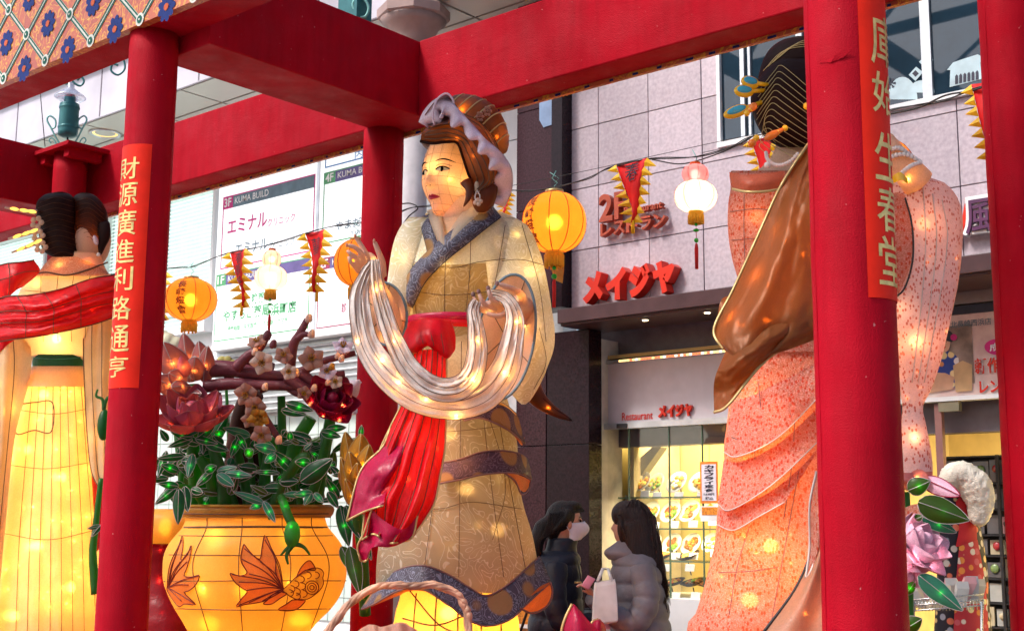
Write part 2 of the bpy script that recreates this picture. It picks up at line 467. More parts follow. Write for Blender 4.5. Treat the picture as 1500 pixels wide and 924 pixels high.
M['ppur'] = plain('printed_purple', (.14, .11, .30), .5); M['pmar'] = plain('printed_maroon', (.30, .04, .10), .5)
M['pora'] = plain('printed_salmon', (.75, .30, .22), .5); M['pblack'] = plain('printed_black', (.03, .03, .05), .5)
M['pwhite'] = plain('printed_white', (.85, .85, .85), .5)
M['signred'] = plain('sign_red', (.68, .03, .012), .35, var=.05); M['signrust'] = plain('sign_rust', (.42, .07, .03), .4)
M['signyel'] = plain('sign_yellow', (.85, .50, .05), .35)
M['teal'] = plain('teal_iron', (.03, .14, .15), .35, metal=.2, var=.15)
M['teal_l'] = plain('pale_teal_iron', (.16, .38, .36), .4, metal=.2)
M['glass'] = glass_mat('window_glass', (.75, .85, .9), .35); M['glass_d'] = glass_mat('display_glass', (.96, .97, .96), .05)
M['lampglass'] = glass_mat('lamp_glass', (.8, .82, .9), .35, .1)
M['dark'] = plain('dark_interior', (.035, .035, .045), .7)
M['asphalt'] = plain('paving', (.24, .23, .22), .7, var=.15, vscale=2, bmp=.2)
M['blind'] = plain('glowing_blind_slat', (.66, .74, .70), .5, var=.03, emit=(.8, 1, .93), es=.45)  # emission added so the blinds look bright, they are no lamps
M['etch'] = plain('etched_film', (.42, .55, .60), .6); 
# lantern cloths
M['robe'] = shell('cream_brocade', (.80, .78, .66), .30, .42, (.95, .80, .40), pat_brocade((.92, .91, .84), 11, .04, .7, (.60, .53, .34)), .5)
M['skirt'] = shell('gold_brocade', (.215, .185, .135), .28, .5, (.9, .66, .34), pat_brocade((.48, .46, .40), 8, .025, .8, (.27, .23, .16)), .5)
M['band'] = shell('slate_brocade_trim', (.075, .065, .095), .15, .5, None, pat_band((.26, .27, .36), (.30, .16, .06), 6), .5)
M['band2'] = shell('plum_brocade_trim', (.075, .030, .045), .15, .5, None, pat_band((.18, .11, .14), (.32, .15, .04), 6), .5)
M['inner'] = shell('warm_underrobe', (.85, .60, .25), .6, .5, (1, .6, .12))
M['lining'] = shell('peach_lining', (.66, .42, .33), .5, .5, (1, .55, .25))
M['orange_lining'] = shell('orange_lining', (.80, .24, .07), .5, .5)
M['skin'] = shell('painted_skin', (.80, .58, .44), .45, .5, (1, .62, .20), None, .2, wr=.06)
M['skin2'] = shell('hand_skin', (.62, .43, .38), .4, .35, (1, .6, .2), None, .5, wr=.05)
M['hair'] = shell('brown_hair_cloth', (.095, .030, .011), .35, .38, (.8, .25, .04), None, .5)
M['hair_d'] = shell('dark_hair_cloth', (.018, .006, .005), .14, .55, (.55, .16, .02), None, .15)
M['lav'] = shell('lavender_frill', (.96, .78, .90), .3, .4, None, None, .5)
M['lav_b'] = shell('mauve_frill_back', (.30, .17, .16), .35, .45)
M['scarf'] = shell('silver_gauze', (.76, .71, .69), .38, .32, (1, .62, .28), None, .7)
M['redcloth'] = shell('red_satin', (.66, .006, .018), .38, .38, (1, .03, .01), None, .5)
M['magcloth'] = shell('crimson_satin', (.50, .006, .065), .35, .35, None, None, .6)
M['yrobe'] = shell('glowing_yellow_cloth', (.84, .66, .42), .58, .38, (1, .60, .15), None, .6, wr=.9, bs=13)
M['yrobe2'] = shell('pale_shoulder_cloth', (.84, .74, .66), .5, .45, (1, .75, .35), None, .3, wr=.15)
M['greenbelt'] = shell('green_belt', (.03, .15, .05), .3, .4)
M['peach'] = shell('peach_collar', (.75, .32, .20), .5, .5, None, pat_brocade((.9, .75, .6), 16, .05, .5))
M['pinkfleck'] = shell('pink_flecked_cloth', (.58, .245, .17), .45, .5, (1, .34, .12), pat_fleck((.46, .02, .008), 76), .4, wr=1.0, bs=34)
M['pinkpale'] = shell('silver_pink_flecked_cloth', (.76, .66, .67), .35, .35, (1, .45, .25), pat_fleck((.34, .03, .035), 80), .7, wr=.9)
M['satin'] = shell('bronze_satin', (.20, .068, .018), .32, .42, (1, .32, .05), None, .4, wr=.25, metal=.15)
M['satin2'] = shell('tan_satin', (.45, .26, .17), .35, .3, (1, .4, .1), None, .7)
M['pot'] = shell('pot_paper', (.80, .50, .13), .6, .4, (1, .52, .05), None, .3, wr=.2)
M['potrim'] = shell('pot_rim_paper', (.55, .27, .04), .45, .35, (1, .45, .04), None, .5)
M['fishfin'] = shell('orange_fin', (.86, .38, .09), .55, .4, (1, .35, .05)); M['fishbody'] = shell('yellow_scales', (.95, .70, .12), .6, .4, (1, .75, .1))
M['ink'] = plain('maroon_ink', (.16, .02, .01), .5)
M['lotus'] = shell('dusky_pink_petal', (.42, .16, .17), .45, .4, (1, .42, .24), None, .5)
M['peony'] = shell('pink_petal', (.40, .075, .15), .42, .4, (1, .36, .22), None, .5)
M['magenta'] = shell('magenta_petal', (.26, .004, .05), .35, .36, (1, .10, .08), None, .6)
M['goldpet'] = shell('gold_petal', (.50, .24, .03), .3, .30, (1, .55, .05), None, .7, metal=.3)
M['pinkpet'] = shell('pale_pink_petal', (.97, .55, .70), .15, .4, None, None, .4)
M['plum'] = shell('plum_blossom_petal', (.50, .31, .26), .5, .4, (1, .5, .2)); M['plumw'] = shell('pale_bud', (.78, .66, .6), .5, .4, (1, .6, .2))
M['twig'] = shell('purple_branch_cloth', (.17, .035, .05), .2, .42, None, None, .5, wr=.6); M['trunk'] = shell('dark_trunk_cloth', (.07, .02, .015), .2, .5)
M['leaf'] = shell('dark_green_leaf', (.012, .060, .022), .42, .35, (.02, .8, .12), None, .6)
M['leaf2'] = shell('teal_green_leaf', (.05, .20, .14), .40, .35, (.05, .8, .25), None, .6)
M['leafo'] = shell('olive_leaf', (.05, .09, .012), .42, .3, (.3, .8, .05), None, .7)
M['stem'] = shell('green_stem_cloth', (.035, .10, .022), .4, .35, (.1, .9, .1), None, .6)
M['lant'] = shell('orange_lantern_silk', (.90, .36, .07), .65, .4, (1, .50, .05), None, .3, wr=.05)
M['lantw'] = shell('white_lantern_silk', (.92, .82, .72), .62, .4, (1, .88, .65), None, .3, wr=.05)
M['lantp'] = shell('pink_lantern_silk', (.85, .22, .30), .6, .4, (1, .5, .5), None, .3, wr=.05)
M['rib'] = plain('lantern_rib', (.55, .10, .02), .5); M['fringe'] = plain('yellow_fringe', (.85, .45, .03), .6)
M['pen_red'] = plain('pennant_red', (.72, .012, .015), .6, bmp=.15, bscale=20); M['pen_yel'] = plain('pennant_yellow', (.85, .52, .015), .55, bmp=.15, bscale=20)
M['tassel'] = plain('red_tassel', (.55, .02, .02), .7); M['bead'] = plain('green_bead', (.03, .55, .05), .25)
M['pearl'] = plain('pearl', (.78, .70, .66), .15); M['wood'] = plain('willow_handle', (.48, .26, .17), .35, var=.35, vscale=14, bmp=.5, bscale=30)
M['pinY'] = plain('hairpin_gold', (.90, .48, .01), .25, coat=.5); M['pinB'] = plain('hairpin_blue', (.05, .42, .60), .2, coat=.5); M['pinO'] = plain('hairpin_amber', (.85, .2, .01), .25, coat=.5)
M['eyew'] = plain('eye_white', (.80, .62, .30), .3); M['iris'] = plain('eye_black', (.006, .004, .003), .6, spec=.05); M['lip'] = plain('lip_red', (.38, .015, .04), .3, bmp=.1)
M['pskin'] = plain('human_skin', (.52, .30, .22), .5, var=.06); M['phair'] = plain('black_hair', (.012, .009, .009), .35, bmp=.4, bscale=90)
M['bhair'] = plain('dark_brown_hair', (.028, .012, .010), .35, bmp=.4, bscale=90)
M['coatb'] = plain('navy_puffer', (.012, .016, .030), .5, bmp=.6, bscale=26); M['coatg'] = plain('grey_puffer', (.20, .195, .22), .55, bmp=.6, bscale=26)
M['mask'] = plain('white_mask', (.75, .75, .82), .7); M['bag'] = plain('white_bag', (.66, .68, .68), .4); M['pack'] = plain('pink_pack', (.75, .30, .42), .5)
M['cream'] = plain('cream_wall', (.62, .50, .20), .6, var=.05); M['plate'] = plain('china', (.82, .80, .72), .2); M['shelf'] = glass_mat('shelf_glass', (.7, .75, .7), .3)
M['fy'] = plain('yellow_food', (.85, .55, .08), .5, var=.3, vscale=60); M['fb'] = plain('brown_food', (.28, .09, .02), .4, var=.3, vscale=60)
M['fg'] = plain('green_food', (.15, .34, .04), .5, var=.3, vscale=60); M['fr'] = plain('red_food', (.55, .06, .02), .4, var=.3); M['fo'] = plain('orange_food', (.75, .26, .03), .45, var=.3, vscale=60)
M['fur'] = plain('white_fur', (.80, .74, .62), .95, bmp=.8, bscale=120); M['kred'] = plain('kimono_red', (.45, .015, .02), .6); 
def kimono(name, base, cols, sc=14):
    m = plain(name, base, .6); n = m.node_tree; b = [x for x in n.nodes if x.type == 'BSDF_PRINCIPLED'][0]
    v = coords(n); vo = N(n, 'ShaderNodeTexVoronoi'); setin(vo, Scale=sc); n.links.new(v, vo.inputs['Vector'])
    s = N(n, 'ShaderNodeSeparateColor'); n.links.new(vo.outputs['Color'], s.inputs[0])
    cc = ramp(n, s.outputs[0], [(i/len(cols), c) for i, c in enumerate(cols)], 'CONSTANT')
    k = ramp(n, vo.outputs['Distance'], [(.38, (1, 1, 1)), (.45, (0, 0, 0))])
    n.links.new(mixc(n, k, base, cc), b.inputs['Base Color']); return m
M['kim'] = kimono('kimono_black_floral', (.015, .012, .02), [(.5, .45, .4), (.6, .15, .08), (.3, .3, .35), (.65, .45, .2)], 18)
M['kim2'] = kimono('kimono_red_floral', (.45, .03, .04), [(.7, .6, .5), (.7, .25, .05), (.55, .1, .12), (.75, .65, .3)], 20)
M['kimb'] = kimono('kimono_blue_floral', (.03, .06, .28), [(.8, .75, .7), (.6, .25, .1), (.75, .6, .3), (.7, .7, .75)], 16)
M['cart'] = plain('chrome_wire', (.6, .6, .58), .25, metal=.9)
M['poster'] = plain('poster_sheet', (.70, .58, .52), .5, var=.25, vscale=5, col2=(.55, .36, .36))
M['shoplight'] = emis('shop_lamp', (1, .80, .42), 5)
M['downlight'] = plain('brass_reflector', (.70, .48, .15), .15, metal=.9, emit=(1, .6, .2), es=.5)

def strands(m, sc=60):
    n = m.node_tree; b = [x for x in n.nodes if x.type == 'BSDF_PRINCIPLED'][0]
    mp = N(n, 'ShaderNodeMapping'); mp.inputs['Scale'].default_value = (1, 1, .06); n.links.new(coords(n), mp.inputs['Vector'])
    h = noise(n, sc*2, 4, mp.outputs[0]); n.links.new(bump(n, h, .9, .012), b.inputs['Normal']); b.inputs['Roughness'].default_value = .42
    src = b.inputs['Base Color'].links[0].from_socket; n.links.new(mixc(n, .7, src, ramp(n, h, [(.35, (.25, .25, .25)), (.65, (1.0, 1.0, 1.0))]), 'MULTIPLY'), b.inputs['Base Color'])
strands(M['phair']); strands(M['bhair'])
# ------------------------------------------------------------------ ground, stage
struct(G().box(-60, 40, -60, 8.9, -.3, 0).build('pavement', M['asphalt'], smooth=False))
ZB = 3.94; ZT = 4.41; BX1 = -5.72; BX2 = -1.80; BX0 = -9.25; BY1 = 3.65; BY2 = 5.36
st = G().box(-11, -.6, 3.2, 5.9, .004, .45).build('stage', M['red'], smooth=False)
tag(st, 'low red stage under the lantern figures', 'stage')
# ------------------------------------------------------------------ red post frame
fr = thing('post_frame', 'tall crimson cloth-wrapped post and beam frame standing around the lantern figures', 'frame', (BX1, BY1, 0))
def post(px, Y, name='post', X=None, z1=ZB, r=.125):
    p = PY(px, 776, Y); x = p.x if X is None else X
    g = G(); prof = []; nz = 26
    for i in range(nz+1):
        z = .4+(z1-.4)*i/nz
        prof.append((r*(1+.006*math.sin(i*2.3+px)+.004*math.sin(i*5.1)), z))
    g.lathe((x, Y, 0), prof, 56)
    o = g.build('post', M['red'], fr); return o, x
pl, XL = post(186, BY1, z1=4.04); pm, XM = post(547.5, BY2); pr, XR = post(1263, BY1)
pf, XF = post(1522, BY2-.05)
pb, XB = post(68, BY2-.27, z1=4.33)
G().obox((XB, BY2-.25, 4.345), (.26, 0, 0), (0, .2, 0), (0, 0, .015)).build('cap_plate', M['red'], fr, smooth=False)
for k in (-1, 1):
    G().obox((XB+k*.17, BY2-.27, 4.295), (.035, 0, 0), (0, .14, 0), (0, 0, .035)).build('bracket', M['red'], fr, smooth=False)
def beam(x0, x1, y0, y1, z0=ZB, z1=ZT):
    return G().box(x0, x1, y0, y1, z0, z1).build('beam', M['red'], fr, smooth=False, bevel=.008)
beam(BX0+.1, -5.72, BY2-.1, BY2+.1); beam(-5.30, 1.2, BY2-.1, BY2+.1, ZB-.003)
beam(-5.72, -5.30, BY1+.101, BY2+.1, ZB+.002, ZT-.002); beam(BX0-.3, BX0+.1, BY1+.101, BY2+.1, ZB+.004)
beam(-12.5, BX0-.3, BY2-.1, BY2+.1, ZB+.003)
# torn flap and seams of the cloth wrap
base_ = math.atan2(CAM.y-BY1, CAM.x-XR)
def onpost(a, z, r=.1262): return Vector((XR+r*math.cos(base_+R_(a)), BY1+r*math.sin(base_+R_(a)), z))
zf = zf0 = PY(1225, 82, BY1-.12).z
mk('torn_flap', [onpost(-38, zf-.012), onpost(-15, zf-.004, .131), onpost(8, zf+.014, .136), onpost(-3, zf-.012, .129), onpost(-20, zf-.020, .128)], [(0, 1, 4), (1, 2, 3), (1, 3, 4)], M['red'], fr, smooth=False, thick=.002)
for (xc, yc, a_) in ((XR, BY1, -62), (XL, BY1, 62), (XM, BY2, 35), (XF, BY2-.05, -50)):
    b_ = math.atan2(CAM.y-yc, CAM.x-xc)+R_(a_); g = G(); g.tube([(xc+.1255*math.cos(b_+.01*math.sin(i)), yc+.1255*math.sin(b_+.01*math.sin(i)), .45+i*.16) for i in range(22)], .0022, 5); g.build('cloth_seam', M['red'], fr)
# ------------------------------------------------------------------ patterned frieze on the front beam (flat print with tile lines)
def frieze_mat():
    m, n = newmat('frieze_print'); b = N(n, 'ShaderNodeBsdfPrincipled'); o = N(n, 'ShaderNodeOutputMaterial'); setin(b, Roughness=.4)
    v = coords(n); sp = N(n, 'ShaderNodeSeparateXYZ'); n.links.new(v, sp.inputs[0])
    # warm ground with scrolls
    g = ramp(n, noise(n, 9, 2, v, 2.2), [(.455, (.46, .095, .035)), (.5, (.66, .34, .03)), (.545, (.40, .075, .035))])
    n.links.new(g, b.inputs['Base Color']); n.links.new(b.outputs[0], o.inputs[0]); return m
FM = frieze_mat(); FB = plain('frieze_blue', (.003, .018, .14), .5, spec=.15); FW = plain('frieze_white', (.60, .60, .54), .5, spec=.15); FG = plain('frieze_green', (.003, .09, .06), .5, spec=.15); FO = plain('frieze_orange', (.50, .09, .03), .5, spec=.15)
Yf = BY1-.15; z0f = 4.03; z1f = 4.9
fz = G().box(-11.5, 1.2, Yf, Yf+.045, z0f, z1f).build('frieze_panel', FM, fr, smooth=False)
G().box(-11.5, 1.2, Yf+.05, BY1+.1, 4.035, z1f-.01).build('beam', M['red'], fr, smooth=False)
gw = G(); gg = G(); gb = G(); go = G()
def fdisc(g, x, z, r, y, seg=12, sxx=1.0, rot=0):
    V = [(x, y, z)]+[(x+r*sxx*math.cos(t)*math.cos(rot)-r*math.sin(t)*math.sin(rot), y, z+r*sxx*math.cos(t)*math.sin(rot)+r*math.sin(t)*math.cos(rot)) for t in [2*math.pi*i/seg for i in range(seg)]]
    g.add(V, [(0, 1+(i+1) % seg, 1+i) for i in range(seg)])
def fbar(g, x0, z0, x1, z1, w, y):
    dx, dz = x1-x0, z1-z0; L = math.hypot(dx, dz); nx, nz = -dz/L*w/2, dx/L*w/2
    g.add([(x0+nx, y, z0+nz), (x1+nx, y, z1+nz), (x1-nx, y, z1-nz), (x0-nx, y, z0-nz)], [(0, 1, 2, 3)])
CX = .46; CZ = .42; sx = PY(6, 117, Yf).x-10*CX; zc0 = z0f+.015
for i in range(0, 22):
    x = sx+i*CX
    if x < -11.4: continue
    for j in range(4):
        z = zc0+j*CZ/2
        xs_ = x+(CX/2 if j % 2 else 0)
        for q in (-1, 1):
            fbar(gw, xs_, z, xs_+q*CX/2, z+CZ/2, .034, Yf-.002-.0003*(q+1))
            for w_ in (-1, 1):
                L = math.hypot(CX/2, CZ/2); ox, oz = -CZ/2/L*.0105*w_*q, CX/2/L*.0105*w_
                fbar(gg, xs_+ox, z+oz, xs_+q*CX/2+ox, z+CZ/2+oz, .009, Yf-.004-.0003*(q+1))
        fdisc(gw, xs_, z+.006, .036, Yf-.006); fdisc(gg, xs_, z+.006, .022, Yf-.008); fdisc(gw, xs_, z+.006, .006, Yf-.010)
        fx, fz_ = xs_+CX/2, z+.012
        for k in range(9):
            t = 2*math.pi*k/9; fdisc(gb, fx+.046*math.cos(t), fz_+.050*math.sin(t), .030, Yf-.003-.0002*k, 10, .66, t+math.pi/2)
        fdisc(go, fx, fz_, .019, Yf-.007)
for g, m_, nm in ((gw, FW, 'lattice'), (gg, FG, 'lattice_line'), (gb, FB, 'painted_flower'), (go, FO, 'flower_centre')):
    o = g.build(nm, m_, fr, smooth=False); o['kind'] = 'stuff'
# back frieze, seen only as a thin edge under the rear beam
G().box(BX0, 1.2, BY2+.105, BY2+.13, ZB-.022, ZT+.1).build('frieze_panel', FM, fr, smooth=False)
gg = G()
for i in range(60):
    x = -9+i*.165+rnd.uniform(-.03, .03); gg.box(x, x+rnd.uniform(.015, .05), BY2+.103, BY2+.1045, ZB-.021, ZB-.008)
o = gg.build('painted_flower', FB, fr, smooth=False); o['kind'] = 'stuff'
# ------------------------------------------------------------------ couplet banners wrapped on two posts
def arc_strip(xc, yc, a0, a1, z0, z1, mat, r=.1275):
    "angles in degrees from the direction facing the camera, positive towards the right"
    n = 24; V = []; base = math.atan2(CAM.y-yc, CAM.x-xc)
    for i in range(n+1):
        a = base+R_(a0+(a1-a0)*i/n)
        for z in (z0, z1): V.append((xc+r*math.cos(a), yc+r*math.sin(a), z))
    return mk('couplet_banner', V, [(2*i, 2*i+2, 2*i+3, 2*i+1) for i in range(n)], mat, fr)
def arc_text(ch, xc, yc, a0, a1, z0, z1, par, r=.1295):
    base = math.atan2(CAM.y-yc, CAM.x-xc)
    def fn(u, v, w):
        a = base+R_(a0+(a1-a0)*u); return Vector((xc+r*math.cos(a), yc+r*math.sin(a), z0+(z1-z0)*v))
    return text_map(ch, fn, 'character', M['gold'], par, bold=.006, cuts=12)
def zat(px, py, x, y):
    D = (Vector((x, y, 0))-Vector((0, 0, 0))).dot(F); return P(px, py, D-.12).z
bl = arc_strip(XL, BY1, -100, 8, zat(190, 568, XL, BY1), zat(195, 211, XL, BY1), M['red_banner'])
bl['label'] = 'orange red couplet strip with eight gold characters'
ys = [(230, 262), (266, 301), (306, 344), (350, 385), (390, 425), (433, 468), (476, 515), (521, 552)]
for ch, (y0, y1) in zip('財源廣進利路通亨', ys):
    arc_text(ch, XL, BY1, -82, -18, zat(180, y1, XL, BY1), zat(180, y0, XL, BY1), bl)
br = arc_strip(XR, BY1, 19, 125, zat(1285, 436, XR, BY1), 3.99, M['red_banner'])
for ch, (y0, y1) in zip('庫始生春堂', [(18, 92), (102, 163), (190, 262), (270, 337), (343, 416)]):
    arc_text(ch, XR, BY1, 36, 98, zat(1285, y1, XR, BY1), zat(1285, y0, XR, BY1), br)
# ------------------------------------------------------------------ pale clinic building, left
YK = 9.2
kb = thing('clinic_building', 'pale office building behind the string of lanterns with blinds and backlit clinic boards', 'building', (-12, YK, 0))
def wbox(px0, px1, py0, py1, Y, name, mat, par, d=.04, bevel=0, label=None):
    "box on plane y=Y whose front face spans the pixel columns/rows as seen at its left edge"
    a = PY(px0, py0, Y); b = PY(px0, py1, Y); c = PY(px1, py0, Y)
    o = G().box(min(a.x, c.x), max(a.x, c.x), Y, Y+d, b.z, a.z).build(name, mat, par, smooth=False, bevel=bevel, label=label); return o
def X_(px, Y): return PY(px, 500, Y).x
def Z_(px, py, Y): return PY(px, py, Y).z
# wall below / between
G().box(-26, -7.4, YK+.1, YK+.3, 0, 6.2).build('wall', M['white'], kb, smooth=False)
# tiles of the low wall behind the plants
TM = plain('pale_green_tile', (.50, .58, .54), .35, var=.05)
me = None; zt = 2.75
for i in range(28):
    for j in range(9):
        x = -14.2+i*.245; z = .55+j*.245
        if me is None:
            o = G().box(0, .235, -.02, 0, 0, .235).build('wall_tile', TM, kb, smooth=False); me = o.data
        else:
            o = bpy.data.objects.new('wall_tile', me); link(o, kb)
        o.location = (x+12, .1, z); o.matrix_parent_inverse = Matrix.Identity(4)
# windows with blinds
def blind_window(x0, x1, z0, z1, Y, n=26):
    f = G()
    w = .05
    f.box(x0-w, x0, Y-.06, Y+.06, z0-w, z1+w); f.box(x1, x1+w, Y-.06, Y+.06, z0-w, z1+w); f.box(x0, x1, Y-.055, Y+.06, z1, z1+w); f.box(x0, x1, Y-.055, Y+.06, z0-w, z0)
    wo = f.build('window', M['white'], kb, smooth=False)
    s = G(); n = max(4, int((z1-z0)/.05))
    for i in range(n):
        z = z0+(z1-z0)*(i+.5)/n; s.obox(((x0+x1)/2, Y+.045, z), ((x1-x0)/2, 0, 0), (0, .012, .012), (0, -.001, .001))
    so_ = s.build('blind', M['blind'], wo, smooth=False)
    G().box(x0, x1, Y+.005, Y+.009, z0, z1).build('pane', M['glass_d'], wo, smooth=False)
    G().box(x0, x1, Y+.08, Y+.09, z0, z1).build('reveal', plain('glowing_reveal', (.45, .55, .53), .6, emit=(.8, .95, .9), es=.25), wo, smooth=False)  # sheet behind the blind, emission added to brighten the window
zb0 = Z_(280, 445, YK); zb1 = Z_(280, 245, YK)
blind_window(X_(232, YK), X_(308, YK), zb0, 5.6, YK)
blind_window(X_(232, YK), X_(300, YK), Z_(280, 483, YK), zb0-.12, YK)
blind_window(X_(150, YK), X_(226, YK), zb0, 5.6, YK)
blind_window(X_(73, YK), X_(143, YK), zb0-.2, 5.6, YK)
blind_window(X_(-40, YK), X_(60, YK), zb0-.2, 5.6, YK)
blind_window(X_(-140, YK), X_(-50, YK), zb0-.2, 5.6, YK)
# louvre under the boards
lx0, lx1 = X_(318, YK), X_(600, YK); lz1 = Z_(320, 512, YK); lz0 = 2.78
lo = G().box(lx0, lx1, YK+.0, YK+.05, lz0, lz1-.02).build('louvre', M['alu'], kb, smooth=False)
ns = 11
for i in range(ns):
    z = lz0+(lz1-lz0)*(i+.5)/ns
    G().obox(((lx0+lx1)/2, YK-.04, z), ((lx1-lx0)/2, 0, 0), (0, .028, .012), (0, -.002, .004)).build('slat', M['white'], lo, smooth=False)
# backlit boards
def board(px0, px1, z0, z1, Y):
    return G().box(X_(px0, Y), X_(px1, Y), Y, Y+.09, z0, z1).build('sign_board', M['sign_white'], kb, smooth=False)
YS = YK-.16
zs0 = Z_(313, 509, YS)
bA = board(311, 457, zs0, 5.75, YS); bB = board(461, 600, zs0, 5.75, YS)
G().box(X_(311, YS)-.03, X_(600, YS)+.03, YS-.01, YS+.12, zs0-.04, zs0).build('board_frame', M['white'], kb, smooth=False)
G().box(X_(457.2, YS), X_(460.8, YS), YS-.01, YS+.12, zs0, 5.75).build('board_frame', M['alu'], kb, smooth=False)
def sframe(px0, px1, ya, yb, mat, par, ban=None, bmat=None, tag_=None, tmat=None, w=.014):
    "thin printed frame: rows ya..yb at the left edge"
    x0, x1 = X_(px0, YS), X_(px1, YS); z1, z0 = Z_(px0, ya, YS), Z_(px0, yb, YS); y = YS-.004
    g = G().box(x0, x0+w, y, y+.003, z0, z1).box(x1-w, x1, y, y+.003, z0, z1).box(x0+w, x1-w, y, y+.003, z0, z0+w).box(x0+w, x1-w, y, y+.003, z1-w, z1)
    g.build('printed_frame', mat, par, smooth=False)
    if ban:
        hb = Z_(px0, ya, YS)-Z_(px0, ya+ban, YS)
        G().box(x0+.19, x1-w, y-.001, y+.002, z1-hb, z1-w).build('printed_band', bmat, par, smooth=False)
        G().box(x0, x0+.186, y-.002, y+.002, z1-hb, z1).build('printed_band', tmat or mat, par, smooth=False)
        text_map(tag_, lambda u, v, q: Vector((x0+.03+.13*u, y-.004, z1-hb*.85+hb*.7*v)), 'lettering', M['pwhite'], par, .02)
        text_map('KUMA BUILD', lambda u, v, q: Vector((x0+.23+.62*u, y-.004, z1-hb*.76+hb*.5*v)), 'lettering', M['pwhite'], par, .004)
sframe(318, 454, 292, 396, M['pmag'], bA, 18, M['pgrey'], '3F')
sframe(313, 451, 404, 501, M['pgreen'], bA, 17, M['ppur'], '1F')
sframe(262, 454, 130, 283, M['pora'], bA)
sframe(467, 600, 256, 359, M['pgreen'], bB, 17, M['ppur'], '4F')
sframe(463, 600, 380, 482, M['pmar'], bB, 17, M['ppur'], '2F')
sframe(468, 600, 120, 249, M['pblue'], bB)
Yt = YS-.006
wall_text('エミナル', 334, 391, 323, 344, Yt, M['pmag'], bA, bold=.015)
wall_text('クリニック', 392, 432, 321, 333, Yt, M['pmag'], bA)
wall_text('エミナル', 345, 392, 358, 374, Yt, M['pgrey'], bA, bold=.01)
wall_text('クリニック', 393, 431, 355, 366, Yt, M['pgrey'], bA)
wall_text('保険薬局', 359, 396, 432, 447, Yt, M['pgreen'], bA, bold=.022)
wall_text('やすらぎ薬局', 327, 394, 455, 472, Yt, M['pgreen'], bA, bold=.025)
wall_text('浜町店', 397, 434, 445, 463, Yt, M['pgreen'], bA, bold=.025)
wall_text('健康相談　在宅医療　保険調剤　後発薬', 333, 421, 478, 486, Yt, M['pgreen'], bA, bold=.02)
wall_text('整形外科', 388, 442, 233, 250, Yt, M['pgrey'], bA, bold=.02)
wall_text('リハビリテーション科', 375, 443, 252, 261, Yt, M['pora'], bA)
wall_text('なかやま医院', 494, 556, 208, 222, Yt, M['pblue'], bB, bold=.02)
wall_text('内科', 520, 548, 221, 233, Yt, M['pblue'], bB)
wall_text('やまだ歯科', 491, 556, 325, 339, Yt, M['pgrey'], bB, bold=.01)
wall_text('Yamada', 513, 543, 338, 345, Yt, M['pgrey'], bB)
wall_text('診', 500, 508, 443, 458, Yt, M['pmar'], bB, bold=.02)
# soffit panels and fascia over the pavement
so1 = thing('canopy_soffit', 'white panelled soffit with a lilac fascia jutting over the clinic building', 'soffit', (-12, 8.1, 6.1))
zS = 6.15; yS0 = 7.76
seam = .95; pmesh = None
for i in range(14):
    for j in range(3):
        x = -20+i*seam
        if pmesh is None:
            o = G().box(0, seam-.03, 0, .52, 0, .02).build('soffit_panel', M['soffit'], so1, smooth=False); pmesh = o.data
        else:
            o = bpy.data.objects.new('soffit_panel', pmesh); link(o, so1)
        o.matrix_parent_inverse = Matrix.Identity(4); o.location = (x+12, yS0+.03+j*.55-8.1, zS-6.1)
G().box(-20, -6.7, yS0+.01, 9.4, zS+.03, zS+.06).build('soffit_backing', M['joint'], so1, smooth=False)
G().box(-22, -6.7, yS0-.02, yS0+.008, zS-.0, zS+.62).build('fascia', M['lilac'], so1, smooth=False)
for k, (dy, z0, z1) in enumerate(((-.10, .62, .70), (-.14, .70, .95), (-.18, .95, 1.02), (-.16, 1.02, 1.5))):
    G().box(-22, -6.7, yS0+dy, yS0+.01+.001*k, zS+z0, zS+z1-.002).build('cornice', M['white'], so1, smooth=False)
for k in range(26):
    x = -21.5+k*.6; g = G(); y = yS0-.143; z0, z1 = zS+.74, zS+.91
    g.box(x, x+.5, y-.004, y+.002, z0, z0+.012).box(x, x+.5, y-.004, y+.002, z1-.012, z1).box(x, x+.012, y-.004, y+.002, z0+.012, z1-.012).box(x+.488, x+.5, y-.004, y+.002, z0+.012, z1-.012)
    g.build('cornice_panel', M['pblue'], so1, smooth=False)
for k in range(8):
    G().box(-20.6+k*1.9, -20.58+k*1.9, yS0-.024, yS0-.02, zS+.01, zS+.61).build('panel_joint', M['joint'], so1, smooth=False)
hw_ = thing('hanging_wire', 'thin grey wire hanging past the pale fascia beside the teal lamp', 'wire', P(62, 215, 10.5)); G().tube([P(58, 122, 10.5), P(61, 160, 10.5), P(66, 215, 10.5)], .004, 5).build('wire', M['cable'], hw_)
dl = thing('downlight', 'round brass recessed downlight in the white soffit', 'light', PZ(154, 196, zS))
c = PZ(154, 196, zS-.004)
G().lathe(c, [(.19, 0), (.19, -.012), (.165, -.014), (.15, .0)], 32, cap=False).build('trim_ring', M['alu'], dl)
G().lathe(c, [(.16, .0), (.12, .004), (.05, .010), (.0, .012)], 32, cap=False).build('reflector', M['downlight'], dl)
